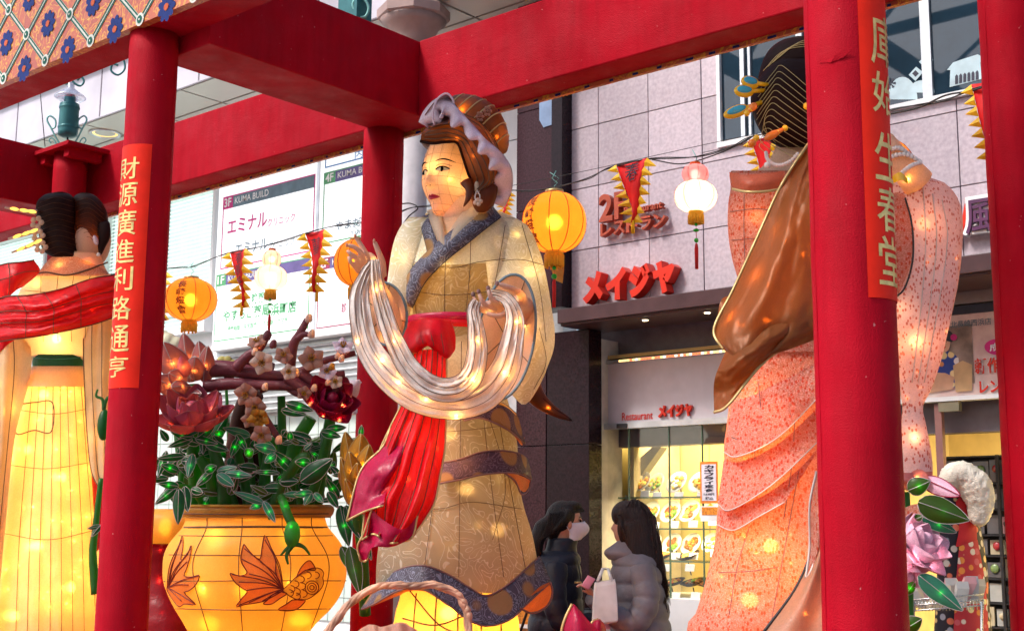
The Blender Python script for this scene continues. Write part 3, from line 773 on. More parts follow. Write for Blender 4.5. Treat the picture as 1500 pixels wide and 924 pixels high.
# arcade column with octagonal capital
pc = PZ(606, 14, 6.12)
ac = thing('arcade_column', 'grey arcade column with a brown octagonal capital beside the red post top', 'column', (pc.x, pc.y, 0))
G().lathe((pc.x, pc.y, 0), [(.155, 0), (.15, 5.75)], 40).build('shaft', M['grey_stone'], ac)
G().lathe((pc.x, pc.y, 0), [(.15, 5.752), (.165, 5.77), (.165, 5.82), (.19, 5.86), (.24, 5.95), (.30, 6.0)], 40).build('collar', M['capital'], ac)
G().lathe((pc.x, pc.y, 0), [(.31, 6.002), (.33, 6.02), (.33, 6.10), (.30, 6.12)], 8).build('capital', M['capital'], ac, smooth=False)
# white pier between the clinic building and the restaurant
pw = thing('white_pier', 'white wall strip between the grey column and the brown granite pilaster', 'wall', (-7.6, 8.75, 0))
G().box(X_(640, 8.75), X_(717, 8.75), 8.75, 9.1, 0, 7).build('wall', M['white'], pw, smooth=False)
for k in range(7):
    G().box(X_(721, 8.6), X_(757, 8.6), 8.6, 8.74, k*1.0+.006, k*1.0+.994).build('panel', TM if k < 0 else M['white'], pw, smooth=False)
G().box(X_(717.5, 8.62), X_(720.5, 8.62), 8.62, 8.75, 0, 7).build('gutter_strip', M['pgrey'], pw, smooth=False)
# ------------------------------------------------------------------ restaurant building
YR = 8.5
rb = thing('restaurant_building', 'pink stone clad restaurant building with dark brown lintel and red katakana sign', 'building', (-4.5, YR, 0))
xw0 = X_(833, YR); jx = X_(877.5, YR); zr = [Z_(833, 452, YR), Z_(833, 369.5, YR), Z_(833, 283, YR), Z_(833, 192.5, YR)]
step = (zr[3]-zr[1])/2
zz = [zr[0], zr[1], zr[1]+step, zr[1]+2*step, zr[1]+3*step, zr[1]+4*step, zr[1]+5*step]
xx = [xw0, jx]
while xx[-1] < -1.2: xx.append(xx[-1]+.515)
G().box(xw0, 1.5, YR+.02, YR+.2, zz[0], 7.2).build('wall', M['joint'], rb, smooth=False)
wx0 = X_(1064, YR); wz0 = Z_(1064, 209, YR)
cache = {}
for i in range(len(xx)-1):
    for j in range(len(zz)-1):
        x0, x1, z0, z1 = xx[i]+.004, xx[i+1]-.004, zz[j]+.004, zz[j+1]-.004
        if x1 > wx0-.03 and z1 > wz0-.04:
            if x0 < wx0-.08:
                if z0 < wz0-.08:
                    G().box(x0, x1, YR-.002, YR+.018, z0, wz0-.045).build('stone_panel', M['pink_tile'], rb, smooth=False, bevel=.002); z0 = wz0-.040
                x1 = wx0-.035
            elif z0 < wz0-.08: z1 = wz0-.045
            else: continue
        G().box(x0, x1, YR-.002-.0015*((i*7+j*3) % 3), YR+.018, z0, z1).build('stone_panel', M['pink_tile'], rb, smooth=False, bevel=.002)
# granite pilaster
xg0, xg1 = X_(757, 8.42), X_(829, 8.42)
zl = Z_(821, 478, 8.2)
gp = thing('granite_pilaster', 'polished dark brown granite pilaster left of the restaurant wall', 'pilaster', (xg0, 8.45, 0))
for k, (z0, z1) in enumerate(((0, 1.1), (1.1, 2.2), (2.2, zl))):
    G().box(xg0, X_(800, 8.42), 8.42, 8.6, z0+.003, z1-.003).build('granite_slab', M['granite'], gp, smooth=False, bevel=.003)
    G().box(X_(800, 8.42)+.006, X_(862, 8.42), 8.425, 8.6, z0+.003, z1-.003).build('granite_slab', M['granite2'], gp, smooth=False, bevel=.003)
for k in range(5):
    G().box(xg0, xg1-.12, 8.40, 8.6, 3.35+k*.9+.003, 3.35+(k+1)*.9-.003).build('granite_slab', M['granite'], gp, smooth=False, bevel=.003)
G().box(xg1-.115, xg1, 8.36, 8.62, 3.35, 7.2).build('corner_strip', M['granite2'], gp, smooth=False)
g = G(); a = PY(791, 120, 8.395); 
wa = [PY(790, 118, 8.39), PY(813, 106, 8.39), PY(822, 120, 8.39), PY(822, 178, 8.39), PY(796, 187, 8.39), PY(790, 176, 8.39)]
mk('reflection_patch', wa+[v+Vector((0, .008, 0)) for v in wa], [tuple(range(6))[::-1], tuple(range(6, 12))]+[(i, (i+1) % 6, (i+1) % 6+6, i+6) for i in range(6)], plain('pale_blue_reflection', (.22, .32, .50), .15), gp, smooth=False)  # sky reflection in the polished granite, put in as a pale blue patch
# lintel beam / awning
zt_ = Z_(821, 456, 8.2); xl = X_(821, 8.2)
BRN = plain('brown_fascia', (.07, .036, .040), .35)
G().box(xl, 1.5, 8.2, 8.7, zl, zt_).build('lintel', BRN, rb, smooth=False, bevel=.004)
G().box(xl-.01, 1.5, 8.17, 8.2, zl+.02, zt_+.012).build('lintel_face', BRN, rb, smooth=False, bevel=.004)
for px, py in ((945, 467), (1036, 453)):
    p = PY(px, py, 8.3)
    d = thing('spotlight', 'small lit downlight under the brown lintel '+('above the restaurant header' if px < 1000 else 'beside the pink robe'), 'light', (p.x, 8.3, zl))
    G().lathe((p.x, 8.3, zl-.012), [(.035, 0), (.035, .010), (.02, .011)], 20).build('ring', M['alu'], d)
    G().lathe((p.x, 8.3, zl-.013), [(.024, 0), (.02, -.004)], 16).build('lens', emis('warm_lens', (1, .75, .4), 6), d)
# recess, header, door frame, display
YG = 8.78
G().box(X_(864, YG), 1.5, YG+.15, YG+.3, 2.2, zl+.3).build('recess_wall', plain('recess_grey', (.16, .14, .16), .5), rb, smooth=False)
zh1 = Z_(872, 535, YG); zh0 = Z_(872, 622, YG)
XDR = X_(1110, YG)
hd = G().box(X_(868, YG), XDR, YG, YG+.14, zh0, zh1).build('header', plain('header_board', (.62, .58, .63), .3, var=.04), rb, smooth=False)
G().box(X_(868, YG)-.01, XDR, YG-.03, YG+.15, zh1, zh1+.025).build('light_strip', M['alu'], rb, smooth=False)
gl = [G(), G(), G()]
for i in range(40):
    x = X_(868, YG)+.3+i*.028; gl[rnd.randrange(3)].box(x, x+.022, YG-.034, YG-.03, zh1+.004, zh1+.020)
for g_, c_ in zip(gl, ((1, .15, .05), (1, .6, .2), (1, .85, .7))):
    g_.build('lit_strip', emis('strip_led', c_, 1.2), rb, smooth=False)
G().box(X_(860, YG-.1), X_(880, YG-.1), YG-.1, YG+.2, 0, Z_(862, 498, YG-.1)).build('door_frame', plain('cream_frame', (.62, .55, .46), .4), rb, smooth=False, bevel=.004)
G().box(X_(880, YG-.06), XDR, YG-.06, YG+.02, zh0-.05, zh0-.002).build('door_track', M['alu'], rb, smooth=False)
G().box(X_(903, YG-.07), X_(917, YG-.07), YG-.075, YG-.06, zh0-.045, zh0-.01).build('closer', M['cable'], rb, smooth=False)
wall_text('Restaurant', 911, 956, 604.5, 616, YG-.006, M['signred'], hd, bold=.01)
wall_text('メイジヤ', 964, 1015, 594, 612, YG-.02, M['signred'], hd, bold=.05, ext=.012)
# wall signs
YT = YR-.06
wall_text('メイジヤ', 857, 995, 401, 447, YT, M['signred'], rb, 'sign_letters', bold=.075, ext=.05)
s_ = wall_text('2F', 880, 920, 287, 327, YT, M['signrust'], rb, 'sign_letters', bold=.025, ext=.03)
wall_text('Restaurant', 917, 972, 305, 315.5, YT, M['signrust'], rb, 'sign_letters', bold=.02, ext=.03)
wall_text('レストラン', 881, 978, 329.5, 348.5, YT, M['signrust'], rb, 'sign_letters', bold=.03, ext=.03)
# 3-D edge behind the big sign
wall_text('風', 1409, 1462, 291, 349, YT, M['pwhite'], rb, 'sign_letters', bold=.035, ext=.02)
wall_text('風', 1413, 1460, 295, 345, YT-.03, plain('sign_plum', (.10, .03, .09), .4), rb, 'sign_letters', bold=.012, ext=.01)
q = [PY(1413, 298, YT), PY(1416, 320, YT), PY(1405, 352, YT), PY(1398, 350, YT), PY(1409, 322, YT)]
mk('sign_mark', q+[v+Vector((0, .03, 0)) for v in q], [tuple(range(5)), tuple(range(9, 4, -1))]+[(i, (i+1) % 5, (i+1) % 5+5, i+5) for i in range(5)], M['signred'], rb, smooth=False)
# upper window
uw = G().box(wx0-.03, wx0, YR-.03, YR+.05, wz0, 6.9).box(wx0-.03, 1.4, YR-.04, YR+.05, wz0-.04, wz0).build('window', M['white'], rb, smooth=False)
for px, w in ((1094, .035), (1106, .02), (1370, .07), (1180, .05), (1500, .05)):
    x = X_(px, YR); G().box(x, x+w, YR-.02, YR+.05, wz0, 6.9).build('mullion', M['alu'], uw, smooth=False)
GL2 = plain('blue_reflecting_pane', (.012, .028, .045), .02, var=.1, spec=.6)
G().box(wx0, 1.4, YR+.005, YR+.012, wz0, 6.9).build('pane', GL2, uw, smooth=False)
# etched silhouettes on the glass
ye = YR+.0005
def poly(pts, name, mat, par, Y):
    V = [PY(x, y, Y) for x, y in pts]; return mk(name, V, [tuple(range(len(V)))], mat, par, smooth=False)
def arc(cx, cy_, rx, ry, a0=180, a1=360, n=16): return [(cx+rx*math.cos(R_(a0+(a1-a0)*i/n)), cy_+ry*math.sin(R_(a0+(a1-a0)*i/n))) for i in range(n+1)]
poly(arc(1322, 146, 22, 33), 'etched_hill', M['etch'], uw, ye)
poly(arc(1350, 136, 19, 18), 'etched_hill', M['etch'], uw, ye-.001)
poly([(1331, 110), (1342, 98), (1352, 106), (1341, 119)], 'etched_kite', M['etch'], uw, ye-.002)
poly([(1346, 91), (1358, 80), (1367, 88), (1356, 101)], 'etched_kite', M['etch'], uw, ye-.002)
poly(arc(1357, 90, 5, 5, 0, 345, 12), 'etched_emblem', M['pblack'], uw, ye-.003)
poly([(1336, 108), (1341, 103), (1346, 108), (1341, 113)], 'etched_emblem', M['pblack'], uw, ye-.003)
poly([(1391, 128), (1392, 103), (1387, 103), (1396, 92), (1410, 87), (1432, 80), (1440, 84), (1436, 92), (1438, 116)], 'etched_temple', M['etch'], uw, ye)
for k in range(6):
    x = 1399+k*6; poly([(x, 124-k*1.3), (x, 112-k*1.2), (x+2.5, 109-k*1.2), (x+4.5, 112-k*1.2), (x+4.5, 123-k*1.3)], 'etched_arch', M['pblack'], uw, ye-.002)
for k in range(7):
    t = 2*math.pi*k/7; cx_, cy2 = 1304+8*math.cos(t), 122+8*math.sin(t)
    poly([(1304, 122), (cx_+2*math.sin(t), cy2-2*math.cos(t)), (cx_-2*math.sin(t), cy2+2*math.cos(t))], 'etched_frond', M['pblack'], uw, ye-.003)
# display case
xd0, xd1 = X_(880, YG), XDR; zd0, zd1 = .98, zh0-.05; yb = 9.75
ds = G()
ds.box(xd0, xd1, yb, yb+.05, zd0, zd1+.3).box(xd0-.05, xd0, YG+.03, yb, zd0, zd1+.3)
back = ds.build('display_wall', M['cream'], rb, smooth=False)
for px in (920, 978, 1035):
    x = X_(px, yb); G().box(x, x+.012, yb-.006, yb, zd0, zd1).build('wall_batten', plain('batten', (.40, .33, .17), .5), rb, smooth=False)
g = G(); V = [Vector((X_(936, 9.3), 9.3, Z_(936, 700, 9.3))), ]
G().box(X_(930, 9.1), X_(937, 9.1), 9.0, 9.7, zd0, zd1).build('display_pillar', plain('pale_pillar', (.55, .46, .30), .5), rb, smooth=False)
gtri = [PY(936, 700, 9.1), PY(936, 672, 9.1), PY(960, 650, 9.1), PY(962, 625, 9.1), PY(970, 625, 9.1), PY(968, 655, 9.1)]
mk('bracket_panel', gtri+[v+Vector((0, .1, 0)) for v in gtri], [tuple(range(6)), tuple(range(11, 5, -1))]+[(i, (i+1) % 6, (i+1) % 6+6, i+6) for i in range(6)], plain('olive_panel', (.28, .24, .12), .5), rb, smooth=False)
G().box(X_(860, YG), XDR, YG-.05, yb, .0, zd0).build('plinth', M['white'], rb, smooth=False)
G().box(X_(860, YG), XDR, YG, yb+.05, zh1+.04, zh1+.07).build('display_ceiling', M['cream'], rb, smooth=False)
for px in (881, 921, 979, 1027):
    x = X_(px, YG); G().box(x, x+.008, YG-.02, YG-.004, zd0, zd1).build('glass_edge', plain('green_edge', (.10, .16, .12), .2), rb, smooth=False)
G().box(X_(881, YG), XDR, YG-.012, YG-.006, zd0, zd1).build('pane', M['glass_d'], rb, smooth=False)
xa = X_(880, 9.0)
for k, py in enumerate((728, 773.5, 820)):
    z = Z_(960, py, 9.0)
    G().box(xa, XDR, 8.92, 9.35, z-.008, z).build('glass_shelf', M['shelf'], rb, smooth=False)
    G().box(xa, XDR, 8.915, 8.92, z-.010, z+.002).build('shelf_edge', plain('green_edge2', (.12, .2, .14), .2), rb, smooth=False)
al = bpy.data.lights.new('display_lamp', 'AREA'); al.shape = 'RECTANGLE'; al.size = 1.2; al.size_y = .3; al.energy = 34; al.color = (1, .80, .42)
ao = bpy.data.objects.new('display_lamp', al); COL.objects.link(ao); ao.location = ((xd0+xd1)/2, 9.15, zd1+.2)
tb = G().box((xd0+xd1)/2-.6, (xd0+xd1)/2+.6, 9.0, 9.3, zd1+.22, zd1+.25).build('strip_lamp', M['shoplight'], smooth=False); tag(tb, 'warm strip lamp over the food display', 'lamp')
for k, py in enumerate((728, 773.5, 820)):
    z = Z_(960, py, 9.0)
    al = bpy.data.lights.new('shelf_lamp', 'AREA'); al.shape = 'RECTANGLE'; al.size = 1.1; al.size_y = .04; al.energy = 4.5; al.color = (1, .82, .48)
    ao = bpy.data.objects.new('shelf_lamp', al); COL.objects.link(ao); ao.location = ((xd0+xd1)/2, 8.96, z+.44 if k == 0 else z+.24)
# plates
def plate(px, py, r, foods, label, Y=9.1, tilt=58, card=True, dish='china'):
    c = PY(px, py, Y); t = thing('food_plate', label, 'plate', c, 'display plates of model food')
    ax = Vector((-.12, -math.sin(R_(tilt)), math.cos(R_(tilt)))).normalized()
    G().lathe(c, [(r*.45, -.018), (r*.6, -.015), (r, .012), (r*1.0, .016), (r*.62, -.004), (0.001, -.004)], 28, ax).build('plate', M['plate'] if dish == 'china' else M['cable'], t)
    a = ax.orthogonal().normalized(); b = ax.cross(a)
    for f in foods:
        g = G()
        for k in range(12):
            th = rnd.uniform(0, 6.28); q = r*.55*math.sqrt(rnd.random()); s = r*rnd.uniform(.12, .22)
            if f in ('fg',): q *= .7; off = b*r*.25
            elif f in ('fr',): q *= .5; off = -b*r*.3
            else: off = Vector((0, 0, 0))
            g.ell(c+a*(q*math.cos(th))+b*(q*math.sin(th))+ax*(.004+rnd.uniform(0, .012))+off, a*s*rnd.uniform(.7, 1.6), b*s, ax*s*.55, 7, 5)
        g.build('food', M[f], t)
    s0 = c-ax*.02
    G().tube([s0-b*r*.8-a*.03, s0-ax*.06-Vector((0, 0, r*.75))], .005, 5).build('plate_stand', M['cable'], t)
    if card:
        k = PY(px+rnd.uniform(2, 8), py+r*175*.98, Y-.12)
        G().obox(k, (.042, 0, 0), (0, .004, .001), (0, .006, .026)).build('price_card', M['pwhite'], t, smooth=False)
pls = [(941, 706, .098, ['fy', 'fo'], 'partly hidden oval plate of yellow food left on the top display shelf'),
 (960, 708, .10, ['fy', 'fg'], 'round plate of yellow noodles with greens on the top display shelf'),
 (992, 707, .105, ['fy', 'plate'], 'round plate of pale yellow noodles in the middle of the top shelf'),
 (1024, 707, .10, ['fy', 'fo'], 'plate of yellow food behind the edge of the hanging menu strip'),
 (953, 751, .105, ['fo', 'fg', 'fr'], 'plate of omelette and salad behind the grey coat woman'),
 (983, 750, .105, ['fo', 'fg', 'fr'], 'plate of salad and fried cutlet in the middle shelf centre'),
 (1011, 749, .105, ['fy', 'fb'], 'plate of brown stew on yellow rice below the menu strip'),
 (1040, 748, .095, ['fo', 'plate'], 'plate of orange and white food right of the stew plate'),
 (907, 738, .10, ['fy', 'fb', 'fg'], 'wide bowl with dark topping left of the glass edge'),
 (904, 775, .09, ['fr', 'fg'], 'white bowl with red food beside the face of the woman in grey'),
 (956, 796, .10, ['fb', 'fg', 'fo'], 'plate of salad and croquette on the third shelf next to the long hair'),
 (985, 797, .10, ['fb', 'fr', 'fg'], 'plate of brown fried pieces in the centre of the third shelf'),
 (1013, 797, .10, ['fo', 'fb'], 'plate of fried prawns on the third shelf'),
 (1042, 795, .09, ['plate', 'fy'], 'pale plate at the end of the third shelf')]
for a in pls: plate(*a)
plate(970, 814, .10, ['fy', 'fo'], 'black tray of yellow fried food at the front of the third shelf', 9.0, 20, True, 'k')
plate(1008, 814, .10, ['fo', 'fy'], 'black tray of orange fried food at the front of the third shelf', 9.0, 20, True, 'k')
for k, (px, fo, lb) in enumerate(((952, ['fb', 'fo', 'fg'], 'low tray of shrimp and greens on the display floor'), (985, ['fo', 'fr', 'fy'], 'low tray with a standing prawn on the display floor'), (1016, ['fb', 'fg'], 'low tray with green food on the display floor'), (1040, ['fo', 'fb'], 'low tray of orange food beside the pink robe hem'))):
    plate(px, 853, .11, fo, lb, 8.98, 14, True, 'k')
# hanging menu strip
ms = thing('menu_strip', 'vertical white menu strip with orange border and bold black characters hung in the display window', 'sign', PY(1039, 710, YG-.03))
ym = YG-.03
wbox(1025, 1051, 676, 737, ym, 'strip', plain('orange_card', (.85, .25, .04), .5), ms, .004)
wbox(1027.5, 1048.5, 680, 733, ym-.003, 'face', plain('white_card', (.75, .72, .80), .5), ms, .002)
for i, ch in enumerate('カキフライ定食'):
    y = 681+i*5.7; wall_text(ch, 1031.5, 1045.5, y, y+5.1, ym-.006, M['pblack'], ms, 'character', bold=.04)
wall_text('1,630円', 1031, 1046, 721.5, 725.5, ym-.006, M['pblack'], ms, 'character', bold=.02)
wall_text('税込', 1033, 1045, 727, 731.5, ym-.006, M['pblack'], ms, 'character', bold=.02)
pcard = thing('photo_card', 'small photo card of fried food below the vertical menu strip', 'sign', PY(1045, 752, YG-.03))
wbox(1026, 1053, 741, 763, ym-.002, 'card', M['pwhite'], pcard, .003)
wbox(1028, 1051, 742.5, 754, ym-.005, 'photo', M['fo'], pcard, .002)
# ------------------------------------------------------------------ kimono shop at right
ks = thing('kimono_shop', 'brightly lit kimono rental shop with poster fascia right of the pink figure', 'shop', (-2.6, YG, 0))
xk0, xk1 = X_(1290, YG), 1.2
G().box(xk0-.4, xk1, YG-.02, YG+.2, Z_(1350, 452, YG), Z_(1350, 398, YG)).build('shutter_box', plain('taupe_metal', (.28, .23, .22), .4), ks, smooth=False)
G().box(xk0, xk1, YG+.0, YG+.04, Z_(1350, 466, YG), Z_(1350, 454, YG)).build('rail', M['pblack'], ks, smooth=False)
po = G().box(xk0, xk1, YG+.02, YG+.06, Z_(1350, 583, YG), Z_(1350, 464, YG)).build('poster', M['poster'], ks, smooth=False)
yp = YG+.012
G().box(xk0, X_(1424, yp), yp, yp+.004, Z_(1350, 566, yp), Z_(1350, 482, yp)).build('poster_photo', plain('poster_photo_ground', (.30, .22, .18), .5, var=.4, vscale=8), po, smooth=False)
def pp(pts, mat, dy, nm): return poly(pts, nm, mat, po, yp-dy)
pp([(1352, 556), (1360, 540), (1374, 538), (1372, 520), (1382, 512), (1395, 516), (1404, 524), (1406, 545), (1402, 566), (1380, 572), (1350, 574)], M['kimb'], .004, 'printed_kimono')
pp([(1345, 560), (1362, 545), (1384, 546), (1398, 552), (1395, 570), (1345, 578)], plain('printed_skin_tone', (.66, .38, .24), .5), .005, 'printed_arm')
pp([(1396, 535), (1410, 528), (1424, 534), (1424, 572), (1400, 574)], plain('printed_sand', (.62, .40, .20), .5), .0045, 'printed_cushion')
pp(arc(1383, 503, 9, 13, 0, 350, 16), plain('printed_face', (.75, .46, .32), .5), .006, 'printed_face')
pp(arc(1385, 494, 12, 11, 170, 400, 14), M['pblack'], .008, 'printed_hair')
pp(arc(1397, 494, 5, 5, 0, 350, 10), M['pmag'], .009, 'printed_hair_flower')
pp([(1379, 509), (1386, 507), (1383, 511)], M['signred'], .010, 'printed_mouth')
for x in (1379, 1386): pp([(x-1.6, 501), (x, 499.6), (x+1.6, 500.6)], M['pblack'], .010, 'printed_eye')
pp(arc(1462, 508, 20, 12, 0, 350, 20), M['pmag'], .004, 'printed_oval')
wall_text('成人式', 1449, 1492, 503, 515, yp-.006, M['pwhite'], po, bold=.03)
wall_text('新作', 1427, 1464, 524.5, 549, yp-.004, M['pwhite'], po, bold=.09); wall_text('新作', 1427, 1464, 525, 548.5, yp-.008, M['signred'], po, bold=.04)
wall_text('レンタル', 1434, 1502, 556, 577, yp-.004, M['pwhite'], po, bold=.09); wall_text('レンタル', 1434, 1502, 556.5, 576.5, yp-.008, M['signred'], po, bold=.04)
wall_text('北長崎西浜店', 1392, 1452, 471, 481, yp-.004, M['pgrey'], po, bold=.01)
wall_text('き', 1463, 1473, 464, 477, yp-.004, M['signyel'], po, bold=.04)
G().box(xk0, xk1, YG-.03, YG+.06, Z_(1350, 590, YG), Z_(1350, 583.5, YG)).build('white_rail', M['white'], ks, smooth=False)
KY = plain('lit_yellow_wall', (.78, .64, .34), .5, var=.06)
G().box(xk0-.3, xk1, 10.6, 10.65, 0, 3.2).build('shop_back_wall', KY, ks, smooth=False)
G().box(xk0-.3, xk0-.27, YG+.05, 10.6, 0, 3.2).build('shop_side_wall', KY, ks, smooth=False)
G().box(xk0-.3, xk1, YG+.08, 10.6, 2.62, 2.66).build('shop_ceiling', KY, ks, smooth=False)
G().box(xk0-.3, xk1, YG-.0, 10.6, 0, .1).build('shop_floor', M['cream'], ks, smooth=False)
G().box(X_(1364, YG), X_(1374, YG), YG, YG+.05, .1, Z_(1366, 592, YG)).build('door_post', plain('dark_pink_post', (.25, .12, .11), .4), ks, smooth=False)
wbox(1374, 1404, 587, 603, YG-.02, 'door_closer', plain('olive_metal', (.20, .18, .12), .4), ks, .05)
for x in (-2.6, -1.6, -.6):
    for y in (9.3, 10.0):
        G().box(x-.3, x+.3, y-.06, y+.06, 2.59, 2.617).build('ceiling_lamp', M['shoplight'], ks, smooth=False)
al = bpy.data.lights.new('shop_light', 'AREA'); al.shape = 'RECTANGLE'; al.size = 2.4; al.size_y = 1.2; al.energy = 90; al.color = (1, .80, .42)
ao = bpy.data.objects.new('shop_light', al); COL.objects.link(ao); ao.location = (-1.6, 9.6, 2.57)
# accessory rack
rk = thing('accessory_rack', 'black wire rack of packed hair ornaments inside the kimono shop', 'rack', (X_(1420, 9.4), 9.4, .1))
rx0, rx1 = X_(1368, 9.4), X_(1495, 9.4); rz1 = Z_(1400, 668, 9.4)
g = G()
rows_ = [668, 707, 745, 782, 812, 845, 880, 915]
zs = [Z_(1420, y, 9.4) for y in rows_]
for z in zs: g.box(rx0, rx1, 9.36, 9.5, z-.012, z)
for px in (1368, 1452, 1474, 1484): x = X_(px, 9.4); g.box(x, x+.02, 9.35, 9.38, .1, rz1)
g.box(rx0, rx1, 9.5, 9.51, .1, rz1)
g.build('rack_frame', M['cable'], rk, smooth=False)
cols_ = [plain('pack_'+n_, c_, .25, spec=.8) for n_, c_ in (('silver', (.5, .5, .46)), ('red', (.45, .03, .04)), ('cream', (.62, .52, .34)), ('grey', (.14, .13, .13)), ('green', (.2, .3, .1)), ('rose', (.6, .3, .3)))]
for i in range(len(zs)-1):
    x = rx0+.03
    while x < rx1-.05:
        w = rnd.uniform(.07, .12); h = (zs[i]-zs[i+1])*rnd.uniform(.6, .85); y = 9.37+rnd.uniform(0, .05)
        pk = G().box(x, x+w, y, y+.02, zs[i+1]+.005, zs[i+1]+h).build('package', cols_[rnd.choice([0, 0, 2, 3, 3, 3, 5])], rk, smooth=False)
        if rnd.random() < .6:
            G().ell((x+w*.5, y-.008, zs[i+1]+h*.6), (w*.3, 0, 0), (0, .01, 0), (0, 0, w*.3), 8, 6).build('ornament', cols_[rnd.randrange(6)], pk)
        x += w+.012
# mannequin in kimono with white fur stole
mn = thing('mannequin', 'dress form in floral kimono with a fluffy white fur stole in the shop doorway', 'mannequin', P(1400, 924, 8.35))
mb = Body([(712, 1388, 1412), (730, 1368, 1424), (770, 1362, 1436), (830, 1372, 1446), (890, 1370, 1450), (960, 1366, 1456), (1080, 1360, 1460)], 8.35, .7)
mb.mesh('kimono', M['kim'], mn, 30, 40)
V, Fc = mb.sheet([[(1410, 720), (1428, 760), (1432, 800)], [(1400, 735), (1405, 770), (1400, 800)]], 8, 14, .015); mk('collar', V, Fc, M['kred'], mn)
V, Fc = mb.sheet([[(1405, 800), (1400, 860), (1395, 960)], [(1432, 790), (1444, 860), (1450, 960)]], 14, 24, .02); mk('kimono_front', V, Fc, M['kim2'], mn)
g = G()
for i, (x, y) in enumerate(cr([(1384, 712), (1392, 698), (1404, 694), (1418, 700), (1430, 716), (1436, 736), (1434, 756)], 22)):
    s = .045+.045*math.sin(math.pi*i/21)+.02*(i > 12)
    g.ball(P(x, y, 8.22), s, 12, 8)
fo_ = remeshed(g, 'fur_stole', M['fur'], mn, .014, 2)
dm = fo_.modifiers.new('d', 'DISPLACE'); tx = bpy.data.textures.new('furt', 'CLOUDS'); tx.noise_scale = .02; dm.texture = tx; dm.strength = .03
# wire basket cart
ct = thing('wire_cart', 'chrome wire basket cart full of small packets beside the big pillar', 'cart', P(1390, 924, 7.9))
g = G(); D0, D1 = 7.6, 8.0
for y in (876, 884, 892):
    g.tube([P(1336, y+2, D0), P(1440, y-6, D0), P(1440, y-10, D1), P(1336, y-3, D1), P(1336, y+2, D0)], .005, 5)
for i in range(22):
    x = 1336+i*5; g.tube([P(x, 878-.06*i*1.3, D0), P(x, 895-.06*i*2, D0)], .003, 4)
for x in (1338, 1438): g.tube([P(x, 880, D0), P(x, 1200, D0)], .009, 6); g.tube([P(x, 880, D1), P(x, 1200, D1)], .009, 6)
g.build('basket', M['cart'], ct)
for k in range(12):
    x = 1344+k*8; d = rnd.uniform(D0+.05, D1-.05); c = P(x, 872-rnd.uniform(-4, 12), d)
    G().obox(c, RT*.035, F*.008+UP*.02, UP*.05+RT*rnd.uniform(-.04, .04)).build('packet', cols_[rnd.choice([0, 0, 2, 5, 0])], ct, smooth=False)
# food photo board by the doorway
fb_ = thing('food_board', 'small picture board of dishes behind the woman in the navy coat', 'sign', PY(765, 890, 8.1))
wbox(744, 790, 862, 960, 8.1, 'board', M['pwhite'], fb_, .02); wbox(748, 786, 880, 912, 8.096, 'photo', M['fo'], fb_, .003); wbox(748, 786, 918, 940, 8.096, 'photo', M['fb'], fb_, .003)
# ------------------------------------------------------------------ central lantern lady
D1 = 6.3
lady = thing('lantern_lady', 'tall lantern lady in cream and gold brocade holding a silver scarf over both hands', 'lantern figure', P(680, 1180, D1), 'silk lantern ladies in the red frame')
# glowing under-robe
ur = Body([(840, 590, 745, 1), (880, 585, 752, 1), (930, 575, 762, 1), (1180, 560, 775, 1)], D1+.02, .85)
ur.mesh('underrobe', M['inner'], lady, 20, 48)
wires([ur.line([(x, 868), (x-2+(x-660)*.05, 930), (x+(x-660)*.1, 1100)], 12) for x in (610, 640, 672, 705, 733)]+[ur.line([(590, 905), (640, 915), (700, 895), (748, 905)], 16), ur.line([(598, 862), (640, 912), (672, 928)], 10)], .0035, M['wire'], lady, 'underrobe_wire')
# skirt
def f_sk(th, y): 
    return .010*math.sin(th*9+y*.01)*min(1, max(0, (y-560)/200))
sk = Body([(470, 604, 728), (500, 600, 722), (540, 594, 728), (580, 588, 742), (620, 582, 752), (655, 577, 758), (700, 570, 760), (740, 563, 766), (780, 556, 778), (820, 551, 786), (852, 550, 792)], D1, .8, f_sk)
ny, seg = 56, 84; V = []; Fc = []
def hem(th):
    "ruffled hem line in photo rows as a function of the angle"
    c = math.cos(th)
    xs_ = [-1, -.72, -.45, -.1, .25, .55, .8, 1]; ys_ = [862, 845, 832, 846, 868, 868, 846, 822]
    return float(np.interp(c, xs_, ys_)) if math.sin(th) >= 0 else 845
for i in range(ny):
    for j in range(seg):
        th = 2*math.pi*j/seg; y = 470+(hem(th)-470)*i/(ny-1); V.append(sk.pt(th, min(y, 868)))
for i in range(ny-1):
    for j in range(seg):
        j2 = (j+1) % seg; Fc.append((i*seg+j, i*seg+j2, (i+1)*seg+j2, (i+1)*seg+j))
mk('skirt', V, Fc, M['skirt'], lady)
wires([sk.line([(x0, 500), (x1, 680), (x2, 845)], 20) for x0, x1, x2 in ((648, 640, 620), (676, 674, 672), (697, 716, 738), (713, 742, 772))]+[sk.line([(575, 735), (640, 745), (690, 735), (765, 745)], 20), sk.line([(585, 625), (650, 632), (752, 622)], 20), sk.line([(700, 560), (740, 700), (722, 790)], 16)], .0016, M['wire'], lady, 'seam_wire')
